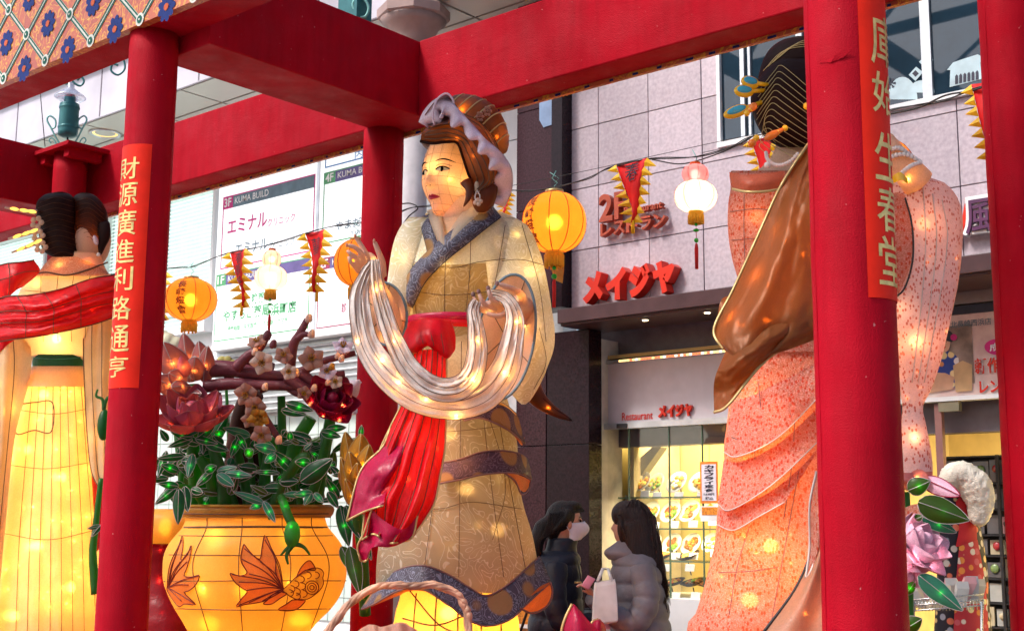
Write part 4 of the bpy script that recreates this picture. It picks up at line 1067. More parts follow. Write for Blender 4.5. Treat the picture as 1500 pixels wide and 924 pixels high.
# hem border: a wavy cuff standing off the skirt
def cuff(name, top, bot, mat, lin, d, nv=60, flare=.05):
    rows = []
    for t in (0, .33, .66, 1):
        rows.append([(a[0]+(b[0]-a[0])*t, a[1]+(b[1]-a[1])*t, a[2]+(b[2]-a[2])*t) for a, b in zip(top, bot)])
    V, Fc = patch(rows, 10, nv); o = mk(name, V, Fc, mat, lady, thick=.012)
    wires([pix([(p[0], p[1], p[2]-.008) for p in top], nv), pix([(p[0], p[1], p[2]-.008) for p in bot], nv)], .0045, M['lav_b'], o, 'piping')
    return o
cuff('hem_border', [(546, 868, 6.38), (562, 848, 6.2), (590, 832, 6.06), (622, 828, 5.98), (655, 840, 5.96), (688, 860, 5.96), (712, 872, 5.98), (738, 860, 6.02), (765, 838, 6.1), (790, 815, 6.26)],
     [(530, 892, 6.36), (548, 884, 6.16), (585, 864, 6.02), (618, 862, 5.94), (652, 882, 5.92), (688, 908, 5.92), (716, 916, 5.94), (748, 906, 5.98), (772, 884, 6.06), (806, 852, 6.22)], M['band'], None, 0)
# lining behind the hem and the open orange corner
V, Fc = patch([[(548, 885, 6.2), (590, 864, 6.1), (620, 864, 6.05), (640, 870, 6.05)], [(532, 893, 6.3), (590, 870, 6.3), (620, 868, 6.35), (640, 872, 6.3)]], 6, 20); mk('hem_lining', V, Fc, M['orange_lining'], lady)
V, Fc = patch([[(762, 890, 6.02), (775, 874, 6.05), (792, 858, 6.1), (806, 852, 6.2)], [(770, 893, 6.06), (785, 882, 6.12), (800, 868, 6.18), (808, 858, 6.24)], [(776, 896, 6.1), (790, 893, 6.2), (804, 882, 6.26), (809, 868, 6.3)]], 10, 20, lambda u, v: .03*math.sin(math.pi*v)); mk('hem_lining', V, Fc, M['orange_lining'], lady)
wires([pix([(762, 890, 6.0), (776, 897, 6.06), (792, 894, 6.15), (805, 882, 6.2), (809, 866, 6.22), (806, 852, 6.2)], 24)], .005, M['lav_b'], lady, 'lining_piping')
# two tilted over-skirt bands
cuff('skirt_band', [(645, 678, 6.04), (675, 672, 5.98), (705, 662, 5.96), (738, 660, 6.0), (762, 665, 6.12), (772, 672, 6.3)], [(643, 708, 6.02), (675, 702, 5.96), (705, 695, 5.93), (738, 692, 5.97), (762, 694, 6.08), (778, 702, 6.3)], M['band2'], None, 0)
cuff('skirt_band', [(668, 600, 6.06), (690, 590, 6.02), (715, 588, 6.0), (738, 592, 6.06), (756, 606, 6.2)], [(680, 616, 6.04), (700, 612, 5.98), (722, 618, 5.97), (748, 632, 6.03), (768, 650, 6.2)], M['band2'], None, 0)
V, Fc = patch([[(748, 630, 6.04), (762, 645, 6.12), (768, 640, 6.24)], [(756, 642, 6.1), (764, 652, 6.16), (768, 646, 6.26)]], 5, 10); mk('band_lining', V, Fc, M['orange_lining'], lady)
V, Fc = patch([[(740, 692, 5.98), (762, 696, 6.08), (778, 704, 6.28)], [(748, 700, 6.06), (766, 720, 6.14), (776, 712, 6.3)]], 6, 12); mk('band_lining', V, Fc, M['orange_lining'], lady)
wires([pix([(740, 693, 5.97), (755, 705, 6.05), (764, 724, 6.12), (774, 718, 6.22), (778, 702, 6.28)], 16)], .0045, M['lav_b'], lady, 'lining_piping')
wires([pix([(712, 589, 5.99), (735, 592, 6.03), (755, 607, 6.17)], 12)], .006, plain('painted_glow', (.9, .5, .1), .4), lady, 'glow_piping')  # glow along the band's top edge, put into the yellow colour
# torso
to = Body([(296, 662, 706), (306, 650, 722), (314, 634, 744), (324, 616, 760), (340, 604, 768), (365, 596, 766), (400, 590, 758), (435, 592, 742), (460, 598, 734), (482, 602, 728)], D1, .62, lambda th, y: .008*math.sin(th*7+y*.02))
to.mesh('bodice', M['robe'], lady, 50, 72)
wires([to.line([(x0, 330), (x1, 400), (x2, 478)], 16) for x0, x1, x2 in ((612, 604, 612), (740, 728, 712), (690, 688, 680), (655, 652, 650))]+[to.line([(595, 382), (660, 392), (700, 384), (765, 376)], 16), to.line([(594, 425), (660, 432), (745, 424)], 16)], .0016, M['wire'], lady, 'seam_wire')
# paler cloth patches on the bodice

pl_ = shell('pale_silk_panel', (.76, .74, .58), .45, .4, (1, .85, .5), pat_brocade((.88, .86, .72), 11, .05, .5), .5)
for rows in ([[(655, 352), (690, 348), (722, 345)], [(640, 384), (690, 386), (735, 380)]], [[(700, 322), (730, 320), (752, 330)], [(700, 345), (732, 346), (758, 352)]]):
    V, Fc = to.sheet(rows, 8, 12, .004); mk('silk_panel', V, Fc, pl_, lady)
V, Fc = sk.sheet([[(650, 492), (668, 493), (684, 490)], [(652, 560), (668, 562), (686, 556)]], 10, 10, .006); mk('silk_panel', V, Fc, pl_, lady)
gp1 = shell('gold_silk_panel', (.34, .25, .11), .35, .45, (1, .68, .25), pat_brocade((.52, .46, .30), 10, .04, .7), .5)
for rows in ([[(603, 386), (650, 388), (712, 385)], [(603, 430), (655, 434), (716, 428)], [(607, 478), (655, 482), (716, 476)]],):
    V, Fc = to.sheet(rows, 18, 22, .004); mk('silk_panel', V, Fc, gp1, lady)
# sleeves
sr = Body([(318, 722, 752), (330, 716, 772), (355, 716, 786), (385, 714, 796), (420, 706, 803), (455, 702, 808), (485, 700, 812), (510, 706, 811), (535, 718, 803), (560, 735, 793), (585, 756, 778), (592, 764, 770)], D1-.06, .55, lambda th, y: .012*math.sin(th*6+y*.03))
sr.mesh('sleeve', M['robe'], lady, 50, 60)
wires([sr.line([(x0, 330), (x1, 420), (x2, 500)], 18) for x0, x1, x2 in ((740, 722, 728), (765, 790, 800))]+[sr.line([(718, 385), (760, 380), (796, 388)], 12), sr.line([(790, 480), (800, 530), (782, 570)], 10)], .0016, M['wire'], lady, 'seam_wire')
sl = Body([(318, 600, 640), (330, 588, 640), (350, 578, 636), (375, 572, 628), (405, 568, 618), (430, 565, 610), (460, 562, 600), (478, 570, 596)], D1-.05, .6, lambda th, y: .012*math.sin(th*6+y*.03))
sl.mesh('sleeve', M['robe'], lady, 40, 56)
def oval(cx, cy_, rx, ry, rot, D, bowl, mat, name, wm, slope=0):
    V = []; n = 36; m_ = 8
    for i in range(m_+1):
        for j in range(n):
            t = 2*math.pi*j/n; r = i/m_; x = rx*math.cos(t)*r; y = ry*math.sin(t)*r
            X = cx+x*math.cos(rot)-y*math.sin(rot); Y = cy_+x*math.sin(rot)+y*math.cos(rot)
            V.append(P(X, Y, D+bowl*(1-r*r)+slope*x/rx))
    Fc = [(i*n+j, i*n+(j+1) % n, (i+1)*n+(j+1) % n, (i+1)*n+j) for i in range(m_) for j in range(n)]
    o = mk(name, V, Fc, mat, lady)
    wires([V[m_*n:]+[V[m_*n]]], .007, wm, o, 'rim_wire')
    rib = [[V[i*n+j] + (CAM-V[i*n+j]).normalized()*.006 for i in range(m_+1)] for j in (2, 9, 15, 21, 29)]
    wires(rib, .0022, M['wire'], o, 'rib_wire'); return o
oval(741, 494, 42, 93, .16, D1-.30, .10, M['lining'], 'sleeve_opening', M['pgrey'])
oval(565, 460, 31, 46, -.12, D1-.26, .08, M['lining'], 'sleeve_opening', M['pgrey'])
# neck, collars
nk = Body([(285, 640, 694), (300, 642, 694), (318, 640, 698), (345, 636, 702), (380, 640, 690)], D1-.08, .55)
nk.mesh('neck', M['skin'], lady, 16, 36)
def strip(path, w, D, name, mat, off=.02, nv=40, piping=True):
    "band of cloth lying on the bodice along a pixel path with half width w"
    pts = cr(path, nv); L = []; R2 = []; C_ = []
    for i, p in enumerate(pts):
        t = pts[min(i+1, nv-1)]-pts[max(i-1, 0)]; l = math.hypot(t[0], t[1]) or 1; nx, ny_ = -t[1]/l, t[0]/l
        ww = w if not isinstance(w, tuple) else w[0]+(w[1]-w[0])*i/(nv-1)
        L.append((p[0]+nx*ww, p[1]+ny_*ww)); R2.append((p[0]-nx*ww, p[1]-ny_*ww)); C_.append((p[0], p[1]))
    V = []
    for row, o_ in ((L, off), (C_, off+.014), (R2, off)):
        for q in row: V.append(to.on(min(max(q[0], 592), 760), q[1], o_) if D is None else P(q[0], q[1], D))
    Fc = [(i*nv+j, i*nv+j+1, (i+1)*nv+j+1, (i+1)*nv+j) for i in range(2) for j in range(nv-1)]
    o = mk(name, V, Fc, mat, lady, thick=.008)
    if piping: wires([V[:nv], V[2*nv:]], .004, M['cable'], o, 'piping')
    return o
strip([(724, 306), (700, 325), (672, 348), (642, 373), (612, 405), (592, 445)], (15, 13), None, 'lapel', M['band'], .03)
strip([(623, 316), (630, 340), (637, 362), (641, 378)], (9, 13), None, 'lapel', M['band'], .018)
ic = shell('cream_collar', (.82, .66, .52), .5, .5, (1, .75, .4))
V, Fc = to.sheet([[(632, 308), (670, 306), (712, 300)], [(638, 330), (664, 330), (694, 322)], [(650, 366), (654, 368), (660, 364)]], 14, 16, .012); mk('chest', V, Fc, M['skin'], lady)
def cstrip(path, w, nm):
    global M
    return strip(path, w, None, nm, ic, .026, 24, False)
bulb(lady, P(665, 345, 6.12), .25, (1, .65, .3), .02)
cstrip([(706, 300), (690, 318), (672, 338), (656, 358)], (17, 8), 'inner_collar'); cstrip([(635, 306), (640, 326), (646, 345), (651, 360)], (10, 6), 'inner_collar')
# ---- head: turned three-quarter to the left
hc = P(665, 262, D1-.02)            # centre of the skull at eye level
yaw = R_(37)
fd = (-F*math.cos(yaw) - RT*math.sin(yaw)).normalized(); fx_ = fd.cross(UP).normalized()   # fx_ points to the viewer's left side of the face
if fx_.dot(RT) > 0: fx_ = -fx_
HX, HY, HZt, HZb = .141, .178, .23, .244
def face_y(x, z):
    "distance of the skin in front of the centre, face frame (x to the far side, z up), metres"
    sz = HZt if z > 0 else HZb
    w = HX*(1 if z > -.02 else 1-.56*min(1, (-.02-z)/.21)**1.25)
    q = 1-(x/w)**2*.98-(z/sz)**2*.80
    y = HY*math.sqrt(max(q, .0))
    g = lambda cx, cz, sx_, sz_, a: a*math.exp(-((x-cx)/sx_)**2-((z-cz)/sz_)**2)
    y += g(0, -.062, .021, .022, .038)+g(0, -.02, .013, .05, .018)          # nose tip, bridge
    y += g(-.02, -.068, .011, .010, .012)+g(.02, -.068, .011, .010, .012)
    y -= g(-.056, .004, .032, .017, .012)+g(.056, .004, .032, .017, .012)    # sockets
    y += g(0, -.118, .030, .012, .013)+g(0, -.140, .022, .010, .010)         # lips
    y -= g(0, -.129, .034, .0035, .004)
    y += g(0, -.19, .034, .024, .022)+g(-.07, -.06, .04, .045, .010)+g(.07, -.06, .04, .045, .010)
    y += g(0, .035, .09, .02, .005)
    return y
def fp(x, z, off=0.0): return hc+fx_*x+UP*z+fd*(face_y(x, z)+off)
V = []; Fc = []; nu, nv = 44, 56
for i in range(nu):
    z = HZt*1.10-(HZt*1.10+HZb*1.08)*i/(nu-1)
    sz = HZt if z > 0 else HZb
    zz_ = max(-.999, min(.999, z/(sz*1.118)))
    w = HX*math.sqrt(1-zz_**2)*(1 if z > -.02 else 1-.56*min(1, (-.02-z)/.21)**1.25)
    for j in range(nv):
        x = w*math.sin(-math.pi/2+math.pi*j/(nv-1))
        V.append(fp(x, z))
for i in range(nu-1):
    for j in range(nv-1): Fc.append((i*nv+j, i*nv+j+1, (i+1)*nv+j+1, (i+1)*nv+j))
face = mk('face', V, Fc, M['skin'], lady)
g = G().ell(hc-UP*.0-fd*.03, fx_*HX*.93, fd*.14, UP*.205, 36, 20); g.build('head', M['skin'], lady)
bulb(lady, P(690, 275, 6.1), .3, (1, .6, .22), .03)
for sx_ in (-1, 1):
    cx = .056*sx_
    eg = G()
    V = []; n = 14
    up = [fp(cx+(-.030+.060*i/n), .004+.0130*math.sin(math.pi*i/n)**.8+.003*sx_*(-1)*0, .002) for i in range(n+1)]
    lo_ = [fp(cx+(-.030+.060*i/n), .002-.0095*math.sin(math.pi*i/n)**.8, .002) for i in range(n+1)]
    mid = [fp(cx+(-.030+.060*i/n), .003, .006*math.sin(math.pi*i/n)+.002) for i in range(n+1)]
    V = up+mid+lo_; m1 = n+1
    ey = mk('eye', V, [(a, a+1, m1+a+1, m1+a) for a in range(n)]+[(m1+a, m1+a+1, 2*m1+a+1, 2*m1+a) for a in range(n)], M['eyew'], lady)
    G().ell(fp(cx+.003, .005, .0065), fx_*.0135, UP*.0135, fd*.003, 14, 8).build('iris', M['iris'], ey)
    wires([up], .0036, M['iris'], ey, 'lash_line')
    wires([[fp(cx+sx_*(-.026+.066*i/12), .020+.010*math.sin(math.pi*i/12)*1.0-.002*i/12, .002) for i in range(13)]], .0011, M['wire'], ey, 'lid_line')
    g = G(); g.tube([fp(cx+sx_*(-.030+.082*i/14), .044+.013*math.sin(math.pi*(i/14)**.9)-.006*(i/14), .002) for i in range(15)], [.0042*math.sin(math.pi*(i+.6)/15.2) for i in range(15)], 6); g.build('eyebrow', M['iris'], lady)
# lips
for (za, zb_, bow) in ((-.1125, -.129, 1), (-.129, -.1445, 0)):
    V = []; n = 18
    for r in range(4):
        for i in range(n+1):
            u = -1+2*i/n; x = .036*u; edge = (1-u*u)
            zt_1 = -.129+(.0125*edge**.8-(.005*math.exp(-(u/.16)**2) if bow else 0))*(1 if bow else -1)
            zm = -.129+.002*(1-u*u)
            z = zm+(zt_1-zm)*r/3
            V.append(fp(x, z, .002+.007*math.sin(math.pi*(r+.3)/3.6)*edge))
    mk('lip', V, [(r*(n+1)+i, r*(n+1)+i+1, (r+1)*(n+1)+i+1, (r+1)*(n+1)+i) for r in range(3) for i in range(n)], M['lip'], lady)
for sx_ in (-1, 1): G().ell(fp(.011*sx_, -.078, .001), fx_*.005, UP*.0025, fd*.002, 8, 6).build('nostril', M['wire'], lady)
# wire grid on the face (frame under the cloth shows as fine lines)
wf = plain('frame_line', (.46, .27, .18), .6)
ln = []
for x in (-.125, -.088, -.045, 0.0, .045, .09):
    ln.append([fp(x*(1-.3*max(0, -z)/.2), z, .0015) for z in np.linspace(.15, -.21, 26) if abs(x) > .02 or z > .02 or z < -.16])
for z in (.09, .045, -.03, -.075, -.115, -.16, -.195):
    w = .135 if z > -.1 else .11
    ln.append([fp(x, z-.012*(x/.13)**2, .0015) for x in np.linspace(-w, -.03 if z in (-.115, -.075) else w, 24)])
wires(ln, .0009, wf, lady, 'face_wire')
bulb(lady, hc+UP*.02+fd*.13, .40, (1, .62, .25), .05); bulb(lady, hc-UP*.02+fd*.04-fx_*.10, .25, (1, .62, .25), .03); bulb(lady, fp(-.075, -.045, -.028), .07)
bulb(lady, hc-UP*.17+fd*.07, .30, (1, .55, .18), .03)
# hair
hb = Body([(163, 655, 690), (172, 640, 716), (190, 624, 732), (210, 617, 738), (230, 640, 737), (250, 662, 735), (270, 680, 730), (290, 692, 726), (306, 697, 722), (314, 702, 716)], D1+.06, .92)
V = []; Fc = []; ny, seg = 40, 60
hb.mesh('hair', M['hair'], lady, 40, 56)
# puff framing the forehead: swept shell in front of the face top
V, Fc = patch([[(616, 207, 6.02), (634, 210, 5.99), (655, 208, 5.98), (670, 210, 6.0), (678, 230, 6.02), (685, 252, 6.05), (690, 268, 6.08), (684, 286, 6.08)],
               [(618, 196, 5.96), (638, 192, 5.92), (660, 190, 5.91), (684, 200, 5.90), (700, 222, 5.90), (712, 246, 5.92), (714, 266, 5.98), (692, 286, 6.05)],
               [(628, 184, 6.02), (645, 176, 5.98), (668, 172, 5.97), (696, 182, 5.96), (716, 206, 5.96), (728, 234, 5.99), (728, 264, 6.06), (702, 282, 6.1)],
               [(640, 176, 6.2), (655, 165, 6.2), (675, 162, 6.2), (702, 172, 6.2), (724, 200, 6.2), (732, 230, 6.2), (728, 258, 6.2), (708, 276, 6.2)]], 18, 48)
pf_ = mk('hair_puff', V, Fc, M['hair'], lady)
off = lambda p: p+(CAM-p).normalized()*.004
wires([[off(V[i*48+j]) for j in range(48)] for i in (0,)], .008, M['hair_d'], pf_, 'hairline')
wires([[off(V[i*48+j]) for j in range(2, 47)] for i in (2, 4, 6, 8, 10, 12, 14, 16)], .0028, M['wire'], pf_, 'hair_wire')
# pointed side lock
g = G(); q = pix([(683, 266, 6.06), (688, 276, 6.03), (686, 290, 6.02), (679, 303, 6.03)], 14); g.tube(q, [.03*(1-(i/13))**.8+.002 for i in range(14)], 10, .5, F); g.build('side_lock', M['hair'], lady)
g = G(); q = pix([(712, 262, 6.12), (710, 278, 6.08), (706, 296, 6.1), (700, 310, 6.14)], 14); g.tube(q, [.05, .055, .06, .062, .064, .064, .064, .062, .06, .055, .048, .04, .028, .01], 14, .7, F); g.build('nape_hair', M['hair'], lady)
# bun
bc = P(697, 182, 6.24); ax = (RT*.72-UP*.66+F*.05).normalized(); bx = (RT*.66+UP*.72).normalized(); 
def bunp(u, th, k=1.0):
    r = math.sin(math.pi*u)**.62
    return bc+ax*(-.19+.40*u)+bx*(.125*r*math.cos(th)*k)+F*(-.15*r*math.sin(th)*k)
V = []; nu, nv = 26, 40
for i in range(nu):
    for j in range(nv): V.append(bunp(.004+.992*i/(nu-1), 2*math.pi*j/nv, 1+.022*abs(math.sin(math.pi*i/(nu-1)*8))))
bn = mk('bun', V, [(i*nv+j, i*nv+(j+1) % nv, (i+1)*nv+(j+1) % nv, (i+1)*nv+j) for i in range(nu-1) for j in range(nv)], M['hair'], lady)
wires([[bunp(k/8, t, 1.02) for t in np.linspace(-.6, math.pi+.6, 26)] for k in (1, 2, 3, 4, 5, 6, 7)], .0038, M['gold_wire'], bn, 'hair_wire')
for (px, py) in ((703, 171), (714, 163)):
    c = P(px, py, 6.055); fl = G()
    for k in range(6):
        t = k*math.pi/3; fl.ball(c+RT*.014*math.cos(t)+UP*.019*math.sin(t), .0085, 8, 6)
    fl.ball(c-F*.005, .007, 8, 6); fl.build('hair_flower', M['plum'], lady)
# ruffled frill
path = cr([(622, 184, 5.97), (632, 169, 5.91), (647, 156, 5.87), (662, 166, 5.85), (679, 181, 5.84), (695, 197, 5.84), (710, 214, 5.85), (725, 230, 5.89), (736, 250, 5.97), (737, 275, 6.1), (729, 300, 6.16)], 90)
V = []; m1 = 7
for i, p in enumerate(path):
    t = path[min(i+1, 89)]-path[max(i-1, 0)]; l = math.hypot(t[0], t[1]); nx, ny_ = t[1]/l, -t[0]/l
    wv = math.sin(i*.55)+.35*math.sin(i*.9+1); w = 10+3*math.sin(i*.035*3)
    for k in range(m1):
        s = k/(m1-1)*2-1
        V.append(P(p[0]+nx*w*s+1.8*wv*max(0, -s)*nx*2.4, p[1]+ny_*w*s+2.4*wv*max(0, -s)*ny_*2.4, p[2]+.034*wv*(.25-.75*s)-.02*(1-s*s)))
fr_ = mk('frill', V, [(i*m1+k, i*m1+k+1, (i+1)*m1+k+1, (i+1)*m1+k) for i in range(89) for k in range(m1-1)], M['lav'], lady, thick=.006)
wires([[V[i*m1] for i in range(90)], [V[i*m1+m1-1] for i in range(90)]], .003, M['lav_b'], fr_, 'frill_wire')
# curled frill end at the front
V, Fc = patch([[(622, 168, 5.9), (636, 150, 5.84), (654, 139, 5.84), (663, 150, 5.86)], [(626, 182, 5.94), (640, 172, 5.98), (656, 166, 5.98), (664, 158, 5.9)], [(632, 186, 5.9), (645, 182, 5.86), (657, 180, 5.86), (662, 165, 5.88)]], 14, 18, lambda u, v: .03*math.sin(math.pi*u)); mk('frill_curl', V, Fc, M['lav_b'], fr_)
wires([pix([(636, 183, 5.86), (634, 165, 5.84), (640, 146, 5.83), (654, 137, 5.83), (664, 148, 5.85), (663, 162, 5.87)], 24)], .005, M['lav'], fr_, 'frill_wire')
# earring, ear
G().ell(P(699, 275, 6.04), RT*.016, UP*.035, F*.02, 12, 8).build('ear', M['skin'], lady)
g = G(); er = pix([(699, 279, 6.0), (696, 287, 5.99), (697, 295, 5.98)], 8); er2 = pix([(699, 279, 6.0), (703, 287, 5.99), (702, 295, 5.98)], 8)
g.tube(er, .003, 6); g.tube(er2, .003, 6); eo = g.build('earring', M['wire_s'], lady)
g = G(); [g.ball(P(x, y, 5.97), .011, 10, 8) for x, y in ((696, 297), (700, 293), (704, 295), (701, 299))]; g.build('earring_bead', M['plumw'], eo)
for px, py, d, w in ((678, 162, 6.12, .10), (670, 201, 5.955, .05), (699, 226, 5.985, .06), (706, 208, 6.1, .05), (716, 270, 6.2, .08), (725, 200, 6.2, .10), (655, 205, 5.99, .02)): bulb(lady, P(px, py, d), w, (1, .5, .14), .01)
# ---- belt, bow, red streamer
for (x0, x1, y0, y1, o_) in ((598, 726, 466, 477, .03), (598, 726, 476, 487, .034)):
    V = []; n = 56
    for (y, o2) in ((y0, .0), ((y0+y1)/2, .014), (y1, .0)):
        for j in range(n):
            th = 2*math.pi*j/n; p = sk.pt(th, max(y, 470)); c = P((x0+x1)/2, y, D1)
            d = (p-c); d.z = 0; V.append(Vector((c.x, c.y, P((x0+x1)/2, y, D1).z))+d+d.normalized()*(o_+o2))
    mk('belt', V, [(i*n+j, i*n+(j+1) % n, (i+1)*n+(j+1) % n, (i+1)*n+j) for i in range(2) for j in range(n)], M['redcloth'] if y0 == 476 else M['magcloth'], lady)
V, Fc = patch([[(602, 472, 5.92), (622, 467, 5.86), (642, 467, 5.84), (660, 470, 5.9)], [(592, 492, 5.88), (618, 488, 5.80), (642, 490, 5.79), (666, 490, 5.88)], [(588, 508, 5.88), (608, 506, 5.80), (628, 500, 5.78), (640, 508, 5.80), (656, 516, 5.82), (666, 508, 5.88)], [(590, 512, 5.9), (608, 516, 5.84), (626, 506, 5.8), (638, 514, 5.82), (654, 524, 5.84), (664, 514, 5.9)]], 20, 30, lambda u, v: .012*math.sin(v*22)*u)
bw = mk('bow', V, Fc, M['redcloth'], lady, thick=.01)
wires([[V[19*30+j] for j in range(30)]], .005, M['gold_wire'], bw, 'bow_cord')
wires([[off(V[i*30+j]) for i in range(20)] for j in (9, 15, 21)], .002, M['wire'], bw, 'bow_wire')
st_rows = [[(606, 512, 5.86), (622, 512, 5.82), (640, 512, 5.82), (654, 516, 5.86)],
 [(600, 545, 5.84), (618, 545, 5.79), (638, 546, 5.79), (654, 546, 5.84)],
 [(591, 585, 5.84), (610, 585, 5.78), (634, 585, 5.78), (654, 585, 5.84)],
 [(572, 625, 5.84), (596, 622, 5.76), (628, 625, 5.76), (653, 625, 5.82)],
 [(556, 660, 5.84), (582, 662, 5.74), (618, 662, 5.74), (651, 662, 5.80)],
 [(545, 692, 5.84), (572, 700, 5.73), (608, 702, 5.72), (645, 695, 5.78)],
 [(531, 712, 5.84), (558, 728, 5.73), (598, 735, 5.70), (637, 735, 5.76)],
 [(534, 745, 5.80), (556, 765, 5.74), (586, 768, 5.70), (620, 765, 5.74)],
 [(530, 790, 5.80), (548, 782, 5.74), (572, 795, 5.70), (603, 788, 5.74)]]
def sdisp(u, v): return .020*crump(u, v, 5, 3)*(.3+u)+.028*math.sin(v*20+u*3)*(.3+.7*u)+.015*math.sin(v*43+u*5)*u
V, Fc = patch(st_rows, 60, 64, sdisp); sc_ = mk('streamer', V, Fc, M['redcloth'], lady)
wires([[off(V[i*64+j]) for i in range(60)] for j in (8, 17, 26, 35, 44, 54)], .0022, M['wire'], sc_, 'streamer_wire')
edge = [V[i*64] for i in range(60)]+[V[59*64+j] for j in range(64)]+[V[i*64+63] for i in range(59, -1, -1)]
wires([[off(p) for p in edge]], .005, M['gold_wire'], sc_, 'gold_edge')
V2, Fc2 = patch([[(572, 626, 5.86), (590, 640, 5.78), (600, 650, 5.80)], [(560, 655, 5.80), (572, 680, 5.72), (584, 690, 5.74)], [(528, 690, 5.84), (548, 715, 5.72), (566, 720, 5.70)], [(508, 762, 5.8), (536, 748, 5.7), (562, 740, 5.68)]], 26, 18, lambda u, v: .03*math.sin(v*5+u*6)+.02*crump(u, v, 5, 1)); e2 = mk('streamer_fold', V2, Fc2, M['magcloth'], lady)
wires([[off(V2[i*18]) for i in range(26)]+[off(V2[25*18+j]) for j in range(18)]], .005, M['gold_wire'], e2, 'gold_edge')
V2, Fc2 = patch([[(545, 745, 5.72), (560, 760, 5.68), (590, 775, 5.66), (612, 755, 5.70)], [(534, 778, 5.78), (552, 785, 5.72), (572, 800, 5.70), (600, 790, 5.72)], [(524, 800, 5.8), (540, 806, 5.74), (545, 800, 5.73), (552, 792, 5.74)], [(528, 820, 5.82), (534, 822, 5.8), (538, 818, 5.79), (541, 806, 5.78)]], 24, 20, lambda u, v: .016*math.sin(v*9)+.015*crump(u, v, 5, 2)); e3 = mk('streamer_tail', V2, Fc2, M['magcloth'], lady)
wires([[off(V2[i*20]) for i in range(24)]+[off(V2[23*20+j]) for j in range(20)]+[off(V2[i*20+19]) for i in range(23, -1, -1)]], .005, M['gold_wire'], e3, 'gold_edge')
for px, py, d in ((614, 640, 5.86), (640, 560, 5.9), (600, 700, 5.84), (648, 655, 5.9), (655, 500, 5.92)): bulb(lady, P(px, py, d), .35, (1, .45, .12), .01)
# ---- silver scarf
def ribbon(path, hw, name, fold=3, amp=.0045, n=120, m1=31, tilt=0.0, mat='scarf'):
    px0 = path[1][0]*.1; a = cr(path, n); w = np.interp(np.linspace(0, 1, n), np.linspace(0, 1, len(hw)), hw); V = []
    for i, p in enumerate(a):
        t = a[min(i+1, n-1)]-a[max(i-1, 0)]; l = math.hypot(t[0], t[1]) or 1; nx, ny_ = -t[1]/l, t[0]/l
        for k in range(m1):
            s = k/(m1-1)*2-1; dz = -.034*(w[i]/25)*math.sqrt(max(0, 1-s*s*.96))+amp*(math.sin(s*math.pi*fold+i*.02)+.7*math.sin(s*math.pi*fold*2.3+1.3-i*.035)+.12*math.sin(s*math.pi*fold*5.1+i*.05))+.020*crump(i/120*3, s, 4, px0)
            V.append(P(p[0]+nx*w[i]*s, p[1]+ny_*w[i]*s, p[2]+dz+tilt*s))
    Fc = [(i*m1+k, i*m1+k+1, (i+1)*m1+k+1, (i+1)*m1+k) for i in range(n-1) for k in range(m1-1)]
    # closed back so that the bulbs sit inside
    nV = len(V)
    for i, p in enumerate(a):
        t = a[min(i+1, n-1)]-a[max(i-1, 0)]; l = math.hypot(t[0], t[1]) or 1; nx, ny_ = -t[1]/l, t[0]/l
        for k in range(m1):
            s = k/(m1-1)*2-1
            V.append(P(p[0]+nx*w[i]*s, p[1]+ny_*w[i]*s, p[2]+.05*(w[i]/25)*math.sqrt(max(0, 1-s*s))+.004+tilt*s))
    Fc += [(nV+i*m1+k, nV+(i+1)*m1+k, nV+(i+1)*m1+k+1, nV+i*m1+k+1) for i in range(n-1) for k in range(m1-1)]
    o = mk(name, V, Fc, M[mat], lady)
    wires([[off(V[i*m1+k]) for i in range(n)] for k in (0, 12, 21, m1-1)], .0014, M['wire'], o, 'scarf_wire'); return a
sc1 = ribbon([(546, 384, 5.82), (534, 405, 5.78), (526, 440, 5.74), (536, 500, 5.70), (565, 545, 5.66), (608, 578, 5.63), (660, 592, 5.62), (706, 580, 5.62), (737, 546, 5.64), (750, 502, 5.68), (754, 465, 5.73), (742, 438, 5.77), (718, 429, 5.82)], [5, 9, 15, 18, 22, 24, 22, 24, 22, 17, 13, 9, 6], 'scarf')
sc2 = ribbon([(549, 380, 5.76), (552, 415, 5.70), (562, 455, 5.66), (578, 500, 5.62), (600, 540, 5.59), (632, 566, 5.57), (665, 570, 5.57), (690, 552, 5.58), (699, 515, 5.60), (697, 480, 5.62), (693, 455, 5.66), (698, 440, 5.7)], [6, 9, 12, 14, 16, 17, 18, 17, 15, 12, 9, 7], 'scarf', 2.5, .006)
for px, py, d, w in ((585, 560, 5.64, .22), (560, 528, 5.66, .14), (552, 425, 5.70, .12), (693, 556, 5.58, .3), (668, 610, 5.63, .25), (740, 548, 5.66, .25), (524, 500, 5.70, .08), (757, 472, 5.72, .14), (625, 585, 5.62, .15), (700, 500, 5.6, .10), (578, 500, 5.62, .12)): bulb(lady, P(px, py, d), w, (1, .55, .16), .008)
